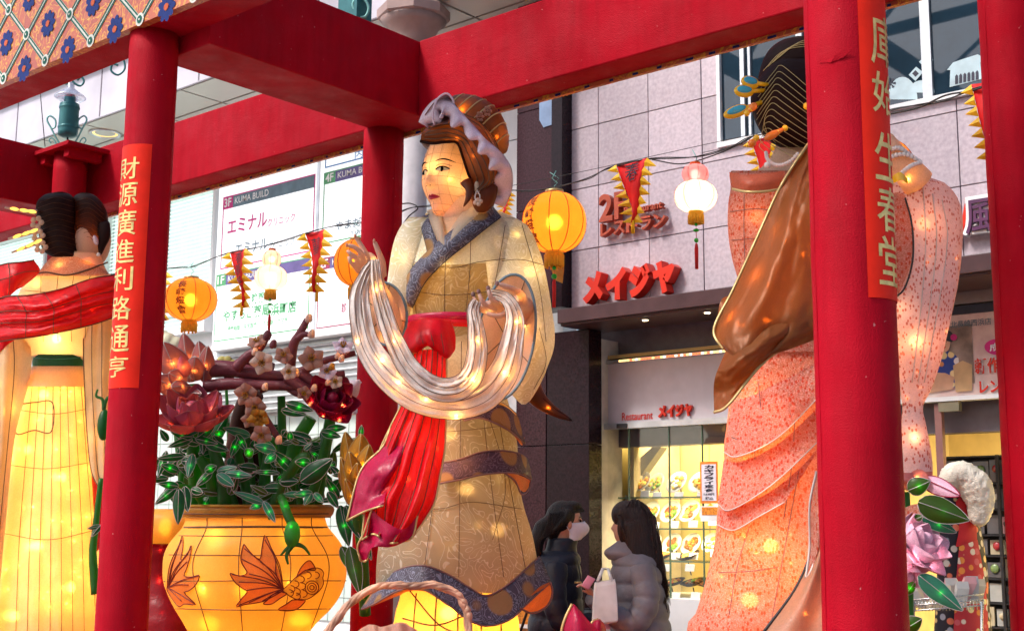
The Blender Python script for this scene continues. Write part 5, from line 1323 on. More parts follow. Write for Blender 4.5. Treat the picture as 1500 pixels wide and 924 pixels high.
# ---- hands
def finger(g, pts, r0, r1):
    q = pix(pts, 16); g.tube(q, [r0+(r1-r0)*i/15 for i in range(15)]+[r1*.45], 10)
    return q
hg = G()
hg.ell(P(541, 395, 5.95), RT*.050+UP*.01, F*.028, UP*.085-RT*.012, 18, 12)
hg.tube(pix([(546, 405, 5.95), (556, 430, 5.96), (566, 455, 6.0), (572, 480, 6.05)], 12), [.05, .046, .044, .045, .048, .052, .056, .058, .06, .06, .06, .06], 14)
finger(hg, [(541, 384, 5.92), (536, 372, 5.90), (528, 358, 5.89), (520, 346, 5.88)], .017, .010)     # index
finger(hg, [(535, 385, 5.91), (528, 370, 5.86), (519, 362, 5.84), (508, 359, 5.83)], .016, .010)     # middle
finger(hg, [(529, 390, 5.91), (522, 378, 5.85), (514, 372, 5.82), (508, 366, 5.82)], .015, .009)
finger(hg, [(526, 398, 5.92), (519, 390, 5.87), (513, 383, 5.84), (510, 375, 5.84)], .013, .008)
finger(hg, [(561, 405, 5.94), (560, 385, 5.90), (554, 368, 5.88), (548, 353, 5.87)], .019, .011)     # thumb side
h1 = remeshed(hg, 'hand', M['skin2'], lady, .006, 3)
hg = G()
hg.ell(P(727, 450, 5.86), RT*.085, F*.04, UP*.038+RT*.01, 18, 12)
hg.tube(pix([(745, 452, 5.88), (760, 448, 5.95), (768, 452, 6.05), (765, 470, 6.1)], 10), [.045, .047, .05, .05, .05, .05, .05, .05, .05, .05], 14)
finger(hg, [(768, 446, 5.92), (762, 430, 5.84), (745, 421, 5.78), (728, 415, 5.76)], .023, .010)   # long index on top
finger(hg, [(732, 448, 5.82), (722, 440, 5.76), (717, 430, 5.74), (715, 422, 5.75)], .015, .009)
finger(hg, [(724, 454, 5.82), (712, 448, 5.76), (705, 438, 5.74), (701, 427, 5.75)], .016, .009)
finger(hg, [(716, 458, 5.83), (704, 452, 5.78), (697, 442, 5.76), (693, 431, 5.77)], .014, .008)
finger(hg, [(742, 456, 5.82), (735, 462, 5.76), (722, 462, 5.74), (712, 458, 5.75)], .016, .010)
h2 = remeshed(hg, 'hand', M['skin2'], lady, .006, 3)
for p in ((728, 415, 5.755), (715, 422, 5.74), (701, 427, 5.74), (693, 431, 5.76)):
    G().ell(P(*p), RT*.010, F*.006, UP*.012, 10, 6).build('nail', M['lav_b'], h2)
for p in ((520, 346, 5.87), (548, 353, 5.86), (508, 359, 5.82)):
    G().ell(P(*p), RT*.006, F*.006, UP*.011, 10, 6).build('nail', M['plum'], h1)
for px, py, d, w in ((516, 370, 5.88, .04), (551, 378, 5.92, .05), (695, 445, 5.78, .03), (718, 462, 5.79, .05), (758, 432, 5.85, .06), (742, 440, 5.84, .05), (561, 430, 5.96, .08), (586, 470, 6.12, .10), (771, 478, 6.12, .5), (740, 525, 6.1, .25), (565, 500, 6.1, .15)): bulb(lady, P(px, py, d), w, (1, .55, .16), .008)
# dark ponytail curl hanging behind
g = G(); q = pix([(765, 520, 6.7), (772, 550, 6.68), (785, 580, 6.66), (808, 600, 6.64), (838, 616, 6.62)], 26)
g.tube(q, [.075*(1-(i/25))**.75+.003 for i in range(26)], 18, .8, F); pt_ = g.build('ponytail', M['hair'], lady)
wires([[p+UP*(.06*(1-i/25)**.75*s)-F*.05*(1-i/25)**.75 for i, p in enumerate(q)] for s in (-.7, -.2, .3, .8)], .003, M['hair_d'], pt_, 'hair_wire')
bulb(lady, P(780, 545, 6.66), .18, (1, .5, .12), .008); bulb(lady, P(803, 597, 6.62), .10, (1, .45, .1), .008)
# bulbs in robe
for px, py, d, w in ((640, 420, 6.3, .7), (700, 400, 6.3, .7), (670, 350, 6.3, .6), (640, 540, 6.3, .5), (700, 560, 6.3, .5), (660, 640, 6.3, .5), (680, 720, 6.3, .5), (610, 760, 6.3, .4), (720, 780, 6.3, .4), (700, 700, 6.02, .03), (660, 800, 6.05, .03), (735, 700, 6.1, .03), (775, 400, 6.24, .3), (770, 500, 6.3, .3), (595, 380, 6.25, .2), (650, 390, 6.1, .08), (755, 345, 6.2, .12), (606, 805, 6.12, .03), (700, 770, 6.04, .03)): bulb(lady, P(px, py, d), w, (1, .68, .3), .03)
for px, py, w in ((660, 900, 2.2), (640, 960, 2.2), (710, 940, 2.2), (615, 900, .2)): bulb(lady, P(px, py, 6.3), w, (1, .55, .15), .03)
offc = lambda p, k=.005: p+(CAM-p).normalized()*k
def sheet_obj(ctrl, nu, nv, name, mat, par, disp=None, edge=None, wr=.005, lines=(), lmat=None, lr=.0025, thick=0):
    V, Fc = patch(ctrl, nu, nv, disp); o = mk(name, V, Fc, mat, par, thick=thick)
    if edge:
        e = []
        if 't' in edge: e.append([offc(V[j]) for j in range(nv)])
        if 'b' in edge: e.append([offc(V[(nu-1)*nv+j]) for j in range(nv)])
        if 'l' in edge: e.append([offc(V[i*nv]) for i in range(nu)])
        if 'r' in edge: e.append([offc(V[i*nv+nv-1]) for i in range(nu)])
        wires(e, wr, lmat or M['gold_wire'], o, 'edge_cord')
    ls = []
    for k in lines:
        if k > 0: ls.append([offc(V[i*nv+int(k*(nv-1))]) for i in range(nu)])
        else: ls.append([offc(V[int(-k*(nu-1))*nv+j]) for j in range(nv)])
    if ls: wires(ls, lr, M['wire'], o, 'wire_frame')
    return o, V
# ------------------------------------------------------------------ left lantern lady, seen from behind
D2 = 8.7
ll = thing('lantern_lady', 'glowing yellow lantern lady seen from behind with a red shawl and green belt', 'lantern figure', P(80, 1100, D2), 'silk lantern ladies in the red frame')
hl = Body([(281, 84, 92), (284, 68, 102), (289, 60, 107), (296, 54, 109), (310, 52, 111), (322, 54, 111), (333, 58, 110), (345, 57, 111), (360, 60, 112), (370, 66, 114), (378, 80, 116), (382, 92, 110)], D2-.02, .9)
hr = Body([(282, 120, 128), (285, 112, 137), (290, 107, 144), (299, 105, 151), (312, 104, 157), (328, 103, 159), (343, 102, 158), (356, 100, 150), (368, 98, 132), (377, 98, 120), (381, 102, 112)], D2+.03, .9)
for b, k in ((hl, 0), (hr, 1)):
    o = b.mesh('hair_lobe', M['hair_d'], ll, 36, 48)
    if k == 0: ls = [b.line([(b.row(y)[0]+2, y+5), ((b.row(y)[0]+b.row(y)[1])/2, y-3), (b.row(y)[1]-2, y+3)], 18, .004) for y in range(292, 374, 8)]
    else: ls = [b.line([(108, 296+t*8), (130, 291+t*7), (min(154, b.row(300+t*7)[1]-3), 306+t*8)], 18, .004) for t in range(9)]
    wires(ls, .0015, M['hair'], o, 'hair_wire')
g = G(); q = pix([(150, 330, 8.66), (153, 345, 8.62), (149, 360, 8.62), (147, 374, 8.62)], 14); g.tube(q, [.05*(1-i/13)**.7+.004 for i in range(14)], 10, .6, F); g.build('side_lock', M['hair_d'], ll)
G().ell(P(135, 352, 8.75), RT*.125, F*.14, UP*.20, 32, 18).build('head', M['skin'], ll)
G().ell(P(140, 352, 8.60), RT*.018, F*.02, UP*.035-RT*.01, 12, 8).build('ear', M['lav'], ll)
g = G(); g.ball(P(144, 373, 8.58), .014, 10, 8); g.build('earring', M['pearl'], ll)
nkb = Body([(368, 92, 146), (380, 86, 150), (392, 78, 154), (402, 60, 160)], D2+.0, .7); nkb.mesh('neck', M['skin'], ll, 12, 32)
co = Body([(376, 76, 126), (386, 66, 142), (396, 58, 154), (404, 46, 160)], D2-.02, .75); co.mesh('collar', M['peach'], ll, 12, 40, cap=False)
wires([co.line([(48, 401), (70, 399), (95, 403), (120, 398), (158, 384)], 24, .012)], .006, M['wire'], ll, 'collar_cord')
sh = Body([(396, 64, 150), (402, 50, 162), (412, 38, 170), (428, 28, 176), (450, 20, 178), (475, 14, 176), (500, 26, 166), (520, 40, 140), (532, 48, 124)], D2, .55)
sh.mesh('bodice', M['yrobe2'], ll, 36, 60)
wires([sh.line([(x, 404), (x*.9+6, 440), (x*.86+12, 500)], 14, .004) for x in (60, 85, 108, 132)]+[sh.line([(30, 425), (90, 428), (160, 420)], 14, .004)], .0018, M['wire'], ll, 'bodice_wire')
# belt and skirt
G_b = Body([(519, 48, 124), (530, 47, 124), (541, 48, 122)], D2-.02, .7); G_b.mesh('belt', M['greenbelt'], ll, 6, 48)
wires([G_b.line([(49, y), (85, y+2), (122, y-1)], 12, .006) for y in (524, 540)], .004, M['leaf2'], ll, 'belt_piping')
fs = lambda th, y: .022*math.sin(th*13+y*.012)*min(1, (y-530)/90)
skl = Body([(538, 47, 123), (560, 38, 128), (590, 28, 132), (640, 14, 136), (700, 2, 138), (760, -8, 141), (820, -16, 145), (870, -20, 148), (924, -24, 140), (1100, -30, 146)], D2, .75, fs)
skl.mesh('skirt', M['yrobe'], ll, 60, 90)
wires([skl.line([(x0, 555), (x0*1.0-(85-x0)*.25, 660), (x0-(85-x0)*.55, 800), (x0-(85-x0)*.7, 960)], 30, .004) for x0 in (48, 58, 68, 78, 88, 98, 108, 118)]+[skl.line([(24, 600), (80, 606), (132, 598)], 20, .004), skl.line([(6, 680), (70, 686), (138, 676)], 20, .004), skl.line([(0, 780), (70, 790), (140, 776)], 20, .004)], .0020, M['wire'], ll, 'skirt_wire')
wires([[skl.on(x, y, .012) for x, y in cr([(28, 592), (52, 589), (77, 590), (75, 632), (50, 630), (23, 634), (28, 592)], 40)]], .004, M['wire'], ll, 'patch_outline')
pep = Body([(536, 47, 124), (550, 40, 127), (566, 30, 128)], D2-.03, .8); pep.mesh('peplum', M['yrobe'], ll, 8, 48, cap=False)
# hanging sleeves either side
sheet_obj([[(124, 450, 8.56), (146, 448, 8.5), (168, 452, 8.6)], [(122, 500, 8.52), (146, 500, 8.42), (172, 500, 8.56)], [(124, 570, 8.5), (146, 575, 8.4), (172, 570, 8.56)], [(128, 640, 8.5), (150, 640, 8.42), (176, 640, 8.56)], [(134, 690, 8.5), (152, 690, 8.44), (172, 690, 8.5)], [(146, 716, 8.5), (156, 718, 8.46), (168, 715, 8.5)]], 40, 24, 'sleeve', M['yrobe'], ll, lambda u, v: .02*math.sin(v*16+u*4), 'l', .004, (.3, .6), M['wire'])
sheet_obj([[(-20, 470, 8.6), (0, 465, 8.55), (38, 470, 8.6)], [(-30, 540, 8.5), (0, 540, 8.45), (46, 540, 8.62)], [(-40, 640, 8.45), (0, 650, 8.4), (22, 640, 8.55)], [(-40, 760, 8.45), (-10, 780, 8.42), (8, 770, 8.5)], [(-40, 930, 8.45), (-20, 930, 8.42), (-6, 930, 8.5)]], 40, 24, 'sleeve', M['yrobe'], ll, lambda u, v: .02*math.sin(v*16+u*4), None, .004, (.25, .5, .75))
sheet_obj([[(128, 690, 8.62), (140, 700, 8.6), (152, 690, 8.62)], [(130, 740, 8.64), (142, 745, 8.6), (154, 740, 8.62)], [(133, 800, 8.66), (142, 806, 8.62), (150, 800, 8.64)]], 16, 14, 'red_panel', M['redcloth'], ll, lambda u, v: .02*math.sin(v*9))
# shawl
o, V = sheet_obj([[(-10, 441, 8.50), (10, 434, 8.40), (45, 432, 8.32), (90, 423, 8.30), (135, 408, 8.34), (175, 402, 8.44)], [(-10, 458, 8.46), (20, 455, 8.32), (60, 455, 8.24), (100, 444, 8.24), (140, 432, 8.30), (175, 424, 8.42)], [(-10, 476, 8.44), (20, 474, 8.32), (60, 472, 8.24), (100, 462, 8.24), (140, 450, 8.30), (175, 444, 8.42)], [(-10, 502, 8.46), (20, 497, 8.34), (60, 492, 8.28), (100, 484, 8.28), (140, 474, 8.34), (175, 462, 8.44)]], 40, 56, 'shawl', M['redcloth'], ll, lambda u, v: .026*math.sin(u*19+v*2)+.02*crump(u*2, v*2, 5, 8), 'tb', .004, (-.34, -.66, .3, .5, .7), M['wire'])
sheet_obj([[(-12, 392, 8.5), (10, 386, 8.42), (30, 384, 8.4), (50, 381, 8.45)], [(-12, 415, 8.46), (12, 408, 8.36), (34, 400, 8.38), (58, 398, 8.5)], [(-12, 440, 8.5), (10, 436, 8.42), (24, 425, 8.42), (34, 420, 8.5)]], 18, 20, 'shawl_end', M['redcloth'], ll, None, 't', .004, (.4, -.5), M['wire'])
sheet_obj([[(-12, 500, 8.5), (6, 498, 8.48), (22, 498, 8.5)], [(-12, 510, 8.5), (2, 512, 8.48), (12, 504, 8.5)], [(-12, 522, 8.5), (-6, 522, 8.48), (0, 512, 8.5)]], 8, 10, 'shawl_end', M['redcloth'], ll)
for (x0, y0, x1, y1) in ((7, 304, 54, 311), (12, 350, 56, 336), (17, 370, 62, 351)):
    g = G(); q = pix([(x0, y0, 8.5), ((x0+x1)/2, (y0+y1)/2+1, 8.55), (x1, y1, 8.6)], 12); g.tube(q, [.006+.013*(i/11) for i in range(12)], 10); g.build('hairpin', M['lotus'] if 0 else plain('ivory_pin', (.60, .42, .30), .35), ll)
    for t in (.3, .6, .85):
        x, y = x0+(x1-x0)*t, y0+(y1-y0)*t; c = P(x, y, 8.50)
        G().ell(c, (P(x1, y1, 8.5)-P(x0, y0, 8.5)).normalized()*.03, F*.008, UP*.012, 8, 6).build('pin_lamp', emis('pin_lamp', (1, .50, .07), 1.4), ll)
for (x, y) in ((54, 326), (56, 345), (60, 362)):
    g = G(); c = P(x, y, 8.56)
    for k in range(5): t = k*1.256; g.ell(c+RT*.03*math.cos(t)+UP*.03*math.sin(t), RT*.02, F*.008, UP*.02, 8, 6)
    g.build('hair_flower', M['plumw'], ll)
yb = (1, .58, .16)
for px, py, d, w in ((60, 420, 8.7, 1.2), (110, 430, 8.7, 1.4), (85, 495, 8.6, 5), (70, 580, 8.7, 4), (50, 660, 8.7, 5), (90, 700, 8.7, 5), (60, 800, 8.7, 6), (100, 860, 8.7, 6), (30, 900, 8.7, 4), (150, 545, 8.56, .35), (148, 640, 8.52, .25), (138, 350, 8.68, 2.2), (128, 388, 8.62, 1.0), (90, 392, 8.6, .8), (10, 600, 8.55, .8), (-10, 560, 8.5, .4), (88, 718, 8.42, .12), (48, 742, 8.45, .1), (82, 545, 8.35, .15), (110, 610, 8.42, .10), (60, 640, 8.38, .1), (120, 760, 8.45, .12), (30, 810, 8.4, .12), (95, 650, 8.38, .1)): bulb(ll, P(px, py, d), w*(.36 if w > .3 else .6), yb, .03 if w > .3 else .01)
for px, py, d, w in ((91, 346, 8.28, .05), (110, 352, 8.42, .05), (135, 321, 8.42, .05), (109, 316, 8.35, .03), (84, 345, 8.3, .03), (17, 402, 8.42, .05), (7, 428, 8.46, .05), (90, 445, 8.32, .05), (134, 450, 8.36, .06), (130, 428, 8.38, .05), (86, 475, 8.34, .04)): bulb(ll, P(px, py, d), w, (1, .5, .12), .006)
# ------------------------------------------------------------------ right lantern lady
D3 = 5.3
rl = thing('lantern_lady', 'pink flecked lantern lady seen from behind with bronze satin shawl and striped dark hair', 'lantern figure', P(1170, 1250, D3), 'silk lantern ladies in the red frame')
h3 = Body([(84, 1146, 1200), (90, 1136, 1215), (100, 1124, 1228), (112, 1114, 1240), (124, 1106, 1248), (140, 1100, 1252), (160, 1101, 1252), (180, 1107, 1248), (196, 1116, 1240), (208, 1128, 1225), (216, 1142, 1208)], D3, .8)
o = h3.mesh('hair', M['hair_d'], rl, 44, 64)
ls = []
for k in range(13):
    y0 = 96+k*9.2; x0 = 1143-k*1.8
    ls.append(h3.line([(max(h3.row(min(y0+30+k*.6, 212))[0]+2, x0-32+k*1.2), y0+38-k*.8), (x0-9, y0+9), (x0, y0), (x0+14, y0+9), (x0+50, y0+40-k), (x0+74, y0+62-k*2.2)], 30, .004))
wires([[p for p in l] for l in ls], .0014, M['gold_wire'], o, 'hair_wire')
hb3 = Body([(53, 1168, 1212), (57, 1150, 1224), (66, 1134, 1234), (80, 1122, 1244), (100, 1114, 1250), (130, 1108, 1252), (160, 1110, 1250), (185, 1120, 1240)], D3+.08, .75)
o = hb3.mesh('hair_roll', M['hair_d'], rl, 30, 56)
wires([hb3.line([(1118+k*7, 104-k*6), (1150+k*7, 74-k*4), (1205, 66-k*3)], 20, .004) for k in range(4)], .0018, M['gold_wire'], o, 'hair_wire')
for (x0, y0, x1, y1, w) in ((1086, 119, 1120, 125, 8), (1076, 134, 1114, 133, 8), (1061, 170, 1110, 150, 9)):
    t = G(); a, b = P(x0, y0, 5.15), P(x1+6, y1, 5.2); d = (b-a)
    tip = a+d*.32; n_ = d.normalized(); up_ = UP-n_*UP.dot(n_)
    t.ell(tip, d*.34, F*.016, up_*.028, 18, 10); t.tube([tip, b], .010, 8)
    pn = t.build('hairpin', M['pinY'], rl)
    G().ell(tip-F*.012+up_*.004, d*.25, F*.009, up_*.017, 16, 8).build('enamel', M['pinB'], pn)
for (x0, y0, x1, y1) in ((1120, 204, 1150, 188), (1108, 152, 1094, 166), (1098, 214, 1108, 202), (1178, 152, 1190, 162)):
    t = G(); a, b = P(x0, y0, 5.06), P(x1, y1, 5.06)
    t.tube([a, a+(b-a)*.2, a+(b-a)*.45, a+(b-a)*.7, b], [.006, .016, .017, .010, .008], 10); t.build('hairpin', M['pinO'] if x0 < 1150 else M['pinY'], rl)
    t = G(); t.ball(b, .013, 10, 8); t.ball(a+(b-a)*.62, .012, 10, 8); t.build('pin_bead', M['pinY'], rl)
nk3 = Body([(200, 1140, 1205), (215, 1136, 1210), (232, 1128, 1216), (248, 1112, 1226), (262, 1092, 1240)], D3+.02, .6); nk3.mesh('neck', M['skin'], rl, 16, 36)
g = G(); [g.ball(P(x, y, 5.1), .0085, 8, 6) for x, y in cr([(1122, 224), (1124, 233), (1130, 239), (1138, 242), (1148, 241), (1158, 236), (1168, 226)], 18)]; g.ball(P(1124, 242, 5.08), .014, 10, 8); g.build('pearl_necklace', M['pearl'], rl)
# back and left sleeve
t3 = Body([(250, 1072, 1245), (256, 1069, 1290), (275, 1071, 1310), (300, 1067, 1318), (340, 1066, 1318), (380, 1072, 1312), (420, 1084, 1304), (450, 1088, 1298), (480, 1082, 1295), (520, 1076, 1292)], D3, .42, lambda th, y: .006*math.sin(th*8+y*.03))
t3.mesh('bodice', M['pinkfleck'], rl, 40, 64)
sheet_obj([[(1068, 252, 5.10), (1090, 256, 5.0), (1118, 254, 4.98), (1150, 250, 5.0)], [(1071, 265, 5.08), (1092, 267, 4.97), (1118, 266, 4.95), (1148, 262, 4.98)], [(1073, 277, 5.08), (1093, 281, 4.98), (1118, 281, 4.96), (1146, 277, 4.98)]], 12, 24, 'collar_band', shell('rust_collar', (.52, .13, .07), .4, .45, (1, .3, .1), None, .5, wr=.8), rl, None, 'b', .006)
wires([t3.line([(1070, 310), (1110, 306), (1150, 312)], 12), t3.line([(1072, 352), (1100, 350), (1125, 350)], 12), t3.line([(1090, 285), (1090, 350), (1094, 430)], 14)], .0015, M['lav_b'], rl, 'seam_wire')
# skirt
f3 = lambda th, y: .012*math.sin(th*7+y*.02)
s3 = Body([(515, 1078, 1290), (560, 1074, 1300), (600, 1068, 1305), (630, 1064, 1308), (652, 1060, 1310), (672, 1060, 1312), (700, 1060, 1316), (728, 1053, 1320), (745, 1050, 1320), (790, 1048, 1320), (830, 1040, 1322), (870, 1030, 1326), (905, 1018, 1330), (935, 1006, 1335), (1200, 990, 1340)], D3, .5, f3)
s3.mesh('skirt', M['pinkfleck'], rl, 60, 80)
def lay(pts_top, pts_bot, dz):
    rows = [[(x, y, s3.depth(min(max(x, s3.row(y)[0]+2), s3.row(y)[1]-2), y)-dz*t) for x, y in [((a[0]*(1-t)+b[0]*t), (a[1]*(1-t)+b[1]*t)) for a, b in zip(pts_top, pts_bot)]] for t in (0, .5, 1)]
    sheet_obj(rows, 16, 30, 'skirt_layer', M['pinkfleck'], rl, None, 'b', .0024, (), M['wire_s'])
lay([(1072, 590), (1100, 580), (1140, 560), (1200, 530)], [(1060, 662), (1082, 668), (1140, 640), (1205, 575)], .05)
lay([(1060, 672), (1085, 676), (1140, 650), (1205, 590)], [(1051, 738), (1072, 746), (1135, 706), (1205, 640)], .05)
lay([(1053, 745), (1085, 740), (1140, 712), (1205, 650)], [(1050, 768), (1075, 776), (1110, 757), (1150, 735)], .03)
wires([s3.line([(x0, y0), (x1, y1), (x2, y2)], 20, .012) for x0, y0, x1, y1, x2, y2 in ((1111, 560, 1114, 600, 1110, 625), (1110, 640, 1106, 655, 1106, 672), (1165, 600, 1160, 680, 1148, 760), (1098, 770, 1080, 830, 1068, 900), (1170, 690, 1150, 800, 1128, 920), (1052, 838, 1100, 836, 1140, 830))]+[s3.line([(1072, 640), (1090, 645), (1110, 628)], 12, .03)], .0016, M['lav_b'], rl, 'seam_wire')
# big draped tail at the lower right of the skirt
sheet_obj([[(1196, 740, 4.98), (1204, 760, 4.9), (1215, 760, 4.9)], [(1190, 800, 4.96), (1202, 810, 4.88), (1215, 810, 4.9)], [(1166, 860, 4.94), (1190, 860, 4.86), (1215, 860, 4.88)], [(1118, 926, 4.92), (1170, 940, 4.84), (1215, 940, 4.86)]], 24, 20, 'tan_underskirt', M['satin2'], rl, lambda u, v: .02*math.sin(v*8+u*3), 'l', .006, (), M['cable'])
sheet_obj([[(1196, 690, 4.96), (1208, 700, 4.9), (1218, 700, 4.9)], [(1186, 740, 4.94), (1200, 750, 4.86), (1218, 750, 4.88)], [(1186, 800, 4.94), (1196, 810, 4.88), (1204, 790, 4.88)], [(1180, 850, 4.93), (1186, 840, 4.9), (1192, 826, 4.9)]], 20, 14, 'skirt_layer', M['pinkfleck'], rl, None, 'lb', .005, (), M['wire_s'])
# bronze satin shawl
o, V = sheet_obj([[(1186, 208, 4.95), (1196, 214, 4.9), (1215, 220, 4.9), (1235, 225, 4.95)],
 [(1160, 246, 4.94), (1178, 262, 4.84), (1205, 280, 4.8), (1235, 290, 4.86)],
 [(1138, 284, 4.92), (1162, 310, 4.80), (1198, 330, 4.76), (1235, 340, 4.84)],
 [(1110, 346, 4.90), (1140, 374, 4.76), (1185, 400, 4.74), (1235, 400, 4.82)],
 [(1074, 424, 4.90), (1110, 440, 4.74), (1165, 470, 4.72), (1235, 455, 4.82)],
 [(1046, 482, 4.88), (1080, 500, 4.74), (1140, 512, 4.72), (1235, 480, 4.82)],
 [(1060, 512, 4.86), (1086, 530, 4.74), (1130, 520, 4.74), (1200, 492, 4.84)]], 64, 50, 'shawl', M['satin'], rl, lambda u, v: .014*math.sin(v*11+u*2)+.008*math.sin(v*23-u*6)+.030*crump(u*1.2, v, 3.2, 4), 'l', .006)
o, V = sheet_obj([[(1075, 490, 4.84), (1110, 480, 4.76), (1150, 460, 4.76), (1210, 430, 4.84)], [(1056, 530, 4.80), (1090, 520, 4.70), (1140, 496, 4.70), (1205, 458, 4.80)], [(1046, 560, 4.78), (1078, 556, 4.70), (1130, 520, 4.72), (1205, 474, 4.80)], [(1046, 604, 4.80), (1068, 592, 4.76), (1124, 526, 4.76), (1205, 478, 4.82)]], 36, 40, 'shawl_tail', M['satin'], rl, lambda u, v: .014*math.sin(u*9+v*5)+.025*crump(u, v, 3.2, 6), 'b', .006)
sheet_obj([[(1070, 432, 4.98), (1056, 440, 4.96), (1050, 470, 4.95)], [(1080, 450, 4.92), (1070, 470, 4.90), (1052, 490, 4.90)]], 8, 10, 'shawl_fold', M['satin'], rl)
# right-hand sleeve, big and silvery
f4 = lambda th, y: .02*math.sin(th*10+y*.01)
s4 = Body([(260, 1322, 1362), (266, 1304, 1380), (276, 1290, 1392), (292, 1285, 1403), (315, 1282, 1409), (345, 1282, 1410), (380, 1284, 1408), (415, 1290, 1404), (450, 1296, 1397), (490, 1304, 1388), (530, 1312, 1378), (570, 1318, 1364), (595, 1322, 1352), (620, 1320, 1356), (650, 1318, 1362), (680, 1316, 1366), (696, 1318, 1366)], D3-.12, .55, f4)
s4.mesh('sleeve', M['pinkpale'], rl, 60, 60)
wires([s4.line([(1326, 290), (1336, 330), (1337, 380), (1326, 420), (1312, 436)], 24, .008)], .004, M['cable'], rl, 'seam_wire')
V, Fc = s4.sheet([[(1304, 284), (1315, 282), (1326, 286)], [(1304, 340), (1320, 340), (1336, 338)], [(1304, 400), (1318, 398), (1334, 386)], [(1304, 440), (1310, 436), (1318, 428)]], 24, 16, .004); mk('sleeve_panel', V, Fc, M['pinkfleck'], rl)
wires([s4.line([(1352+k*14, 275+k*9), (1356+k*16, 350), (1350+k*13, 440), (1336+k*9, 560)], 24, .003) for k in range(3)], .0022, M['wire_s'], rl, 'pleat_wire')
sheet_obj([[(1300, 688, 5.0), (1330, 692, 4.95), (1366, 690, 5.05)], [(1300, 704, 4.98), (1330, 706, 4.92), (1364, 708, 5.0)], [(1310, 708, 5.1), (1336, 718, 5.05), (1360, 714, 5.1)]], 10, 20, 'cuff', M['lotus'], rl, None, 'b', .006)
# raised forearm with pearls
g = G(); q = pix([(1295, 205, 5.06), (1308, 225, 5.04), (1325, 245, 5.05), (1345, 268, 5.08)], 12); g.tube(q, [.04, .043, .046, .048, .05, .052, .055, .058, .06, .062, .064, .066], 18); g.build('forearm', M['skin'], rl)
for (a, b, r) in (((1302, 232), (1346, 236), 0), ((1300, 222), (1334, 228), 1), ((1318, 256), (1348, 238), 2)):
    g = G()
    for i in range(9):
        t = i/8; x = a[0]+(b[0]-a[0])*t; y = a[1]+(b[1]-a[1])*t-8*math.sin(math.pi*t)*(1 if r < 2 else .4); g.ball(P(x, y, 5.0-.03*math.sin(math.pi*t)), .0095, 8, 6)
    g.build('pearl_bracelet', M['pearl'], rl)
sheet_obj([[(1302, 262, 4.98), (1318, 252, 4.95), (1330, 262, 4.98)], [(1306, 270, 4.98), (1320, 264, 4.95), (1330, 270, 4.98)]], 6, 8, 'yellow_trim', M['pinY'], rl)
for px, py, d, w in ((1160, 380, 5.25, .6), (1110, 320, 5.25, .25), (1130, 620, 5.25, 1.2), (1120, 700, 5.25, 1.2), (1130, 800, 5.25, 1.4), (1180, 860, 5.2, 1.2), (1100, 880, 5.25, 1.2), (1350, 330, 5.15, .5), (1340, 500, 5.15, .6), (1340, 640, 5.15, .4), (1320, 450, 5.08, .12)): bulb(rl, P(px, py, d), w*.6, (1, .5, .2), .03)
for px, py, d, w in ((1117, 410, 4.83, .10), (1150, 345, 4.86, .07), (1076, 468, 4.83, .06), (1130, 470, 4.82, .07), (1183, 370, 4.82, .07), (1125, 588, 5.07, .05), (1168, 620, 5.02, .05), (1118, 655, 5.08, .03), (1143, 717, 4.98, .05), (1099, 742, 5.03, .04), (1124, 812, 4.96, .08), (1080, 770, 5.0, .03), (1187, 900, 4.93, .08), (1330, 540, 5.0, .03), (1340, 690, 5.0, .06), (1165, 165, 4.93, .0), (1152, 161, 5.0, .12), (1330, 262, 5.02, .1)): bulb(rl, P(px, py, d), max(w, .001), (1, .45, .12), .006)

for k in range(34):
    y = rnd.uniform(560, 900); a, b = s3.row(y); x = rnd.uniform(a+12, min(b, 1200)); bulb(rl, s3.on(x, y, -.045), rnd.uniform(.012, .035), (1, .5, .12), .006)
for k in range(12):
    y = rnd.uniform(290, 640); a, b = s4.row(y); x = rnd.uniform(max(a, 1305), b-6); bulb(rl, s4.on(x, y, -.04), rnd.uniform(.008, .02), (1, .5, .15), .006)
for k in range(40):
    y = rnd.uniform(550, 910); a, b = skl.row(y); x = rnd.uniform(max(a, 4)+4, b-8); bulb(ll, skl.on(x, y, -.05), rnd.uniform(.03, .08), (1, .6, .18), .008)
# ------------------------------------------------------------------ lantern flower pot
DP = 7.3
pot = thing('flower_pot', 'huge glowing yellow paper flower pot painted with goldfish beside the left post', 'flower pot', P(372, 1200, DP))
pb_ = Body([(757, 273, 476), (771, 268, 480), (778, 262, 486), (795, 248, 499), (812, 240, 506), (832, 238, 508), (851, 239, 506), (872, 246, 498), (892, 256, 484), (919, 272, 458), (960, 290, 436), (1100, 300, 426)], DP, .85)
pb_.mesh('pot_body', M['pot'], pot, 60, 80)
rim = Body([(741, 262, 488), (746, 260, 490), (752, 262, 488), (758, 266, 484)], DP, .85); rim.mesh('rim', M['potrim'], pot, 10, 80)
lip = Body([(738.5, 266, 484), (742, 261, 489)], DP-.01, .86); lip.mesh('rim_lip', M['potrim'], pot, 4, 80)
wires([pb_.line([(270, 772), (372, 771), (479, 772)], 30, .006)], .006, M['wire'], pot, 'neck_wire')
wires([pb_.line([(262+0, 784), (372, 785), (487, 784)], 30, .004), pb_.line([(240, 812), (372, 813), (507, 812)], 30, .004), pb_.line([(240, 851), (372, 850), (507, 850)], 30, .004), pb_.line([(257, 891), (372, 893), (484, 891)], 30, .004)]+[pb_.line([(372+(x-372)*.78, 758), (372+(x-372)*.8, 775), (x, 815), (x, 850), (372+(x-372)*.86, 895), (372+(x-372)*.7, 940)], 30, .004) for x in (284, 350, 425, 480)], .0026, M['wire'], pot, 'wire_frame')
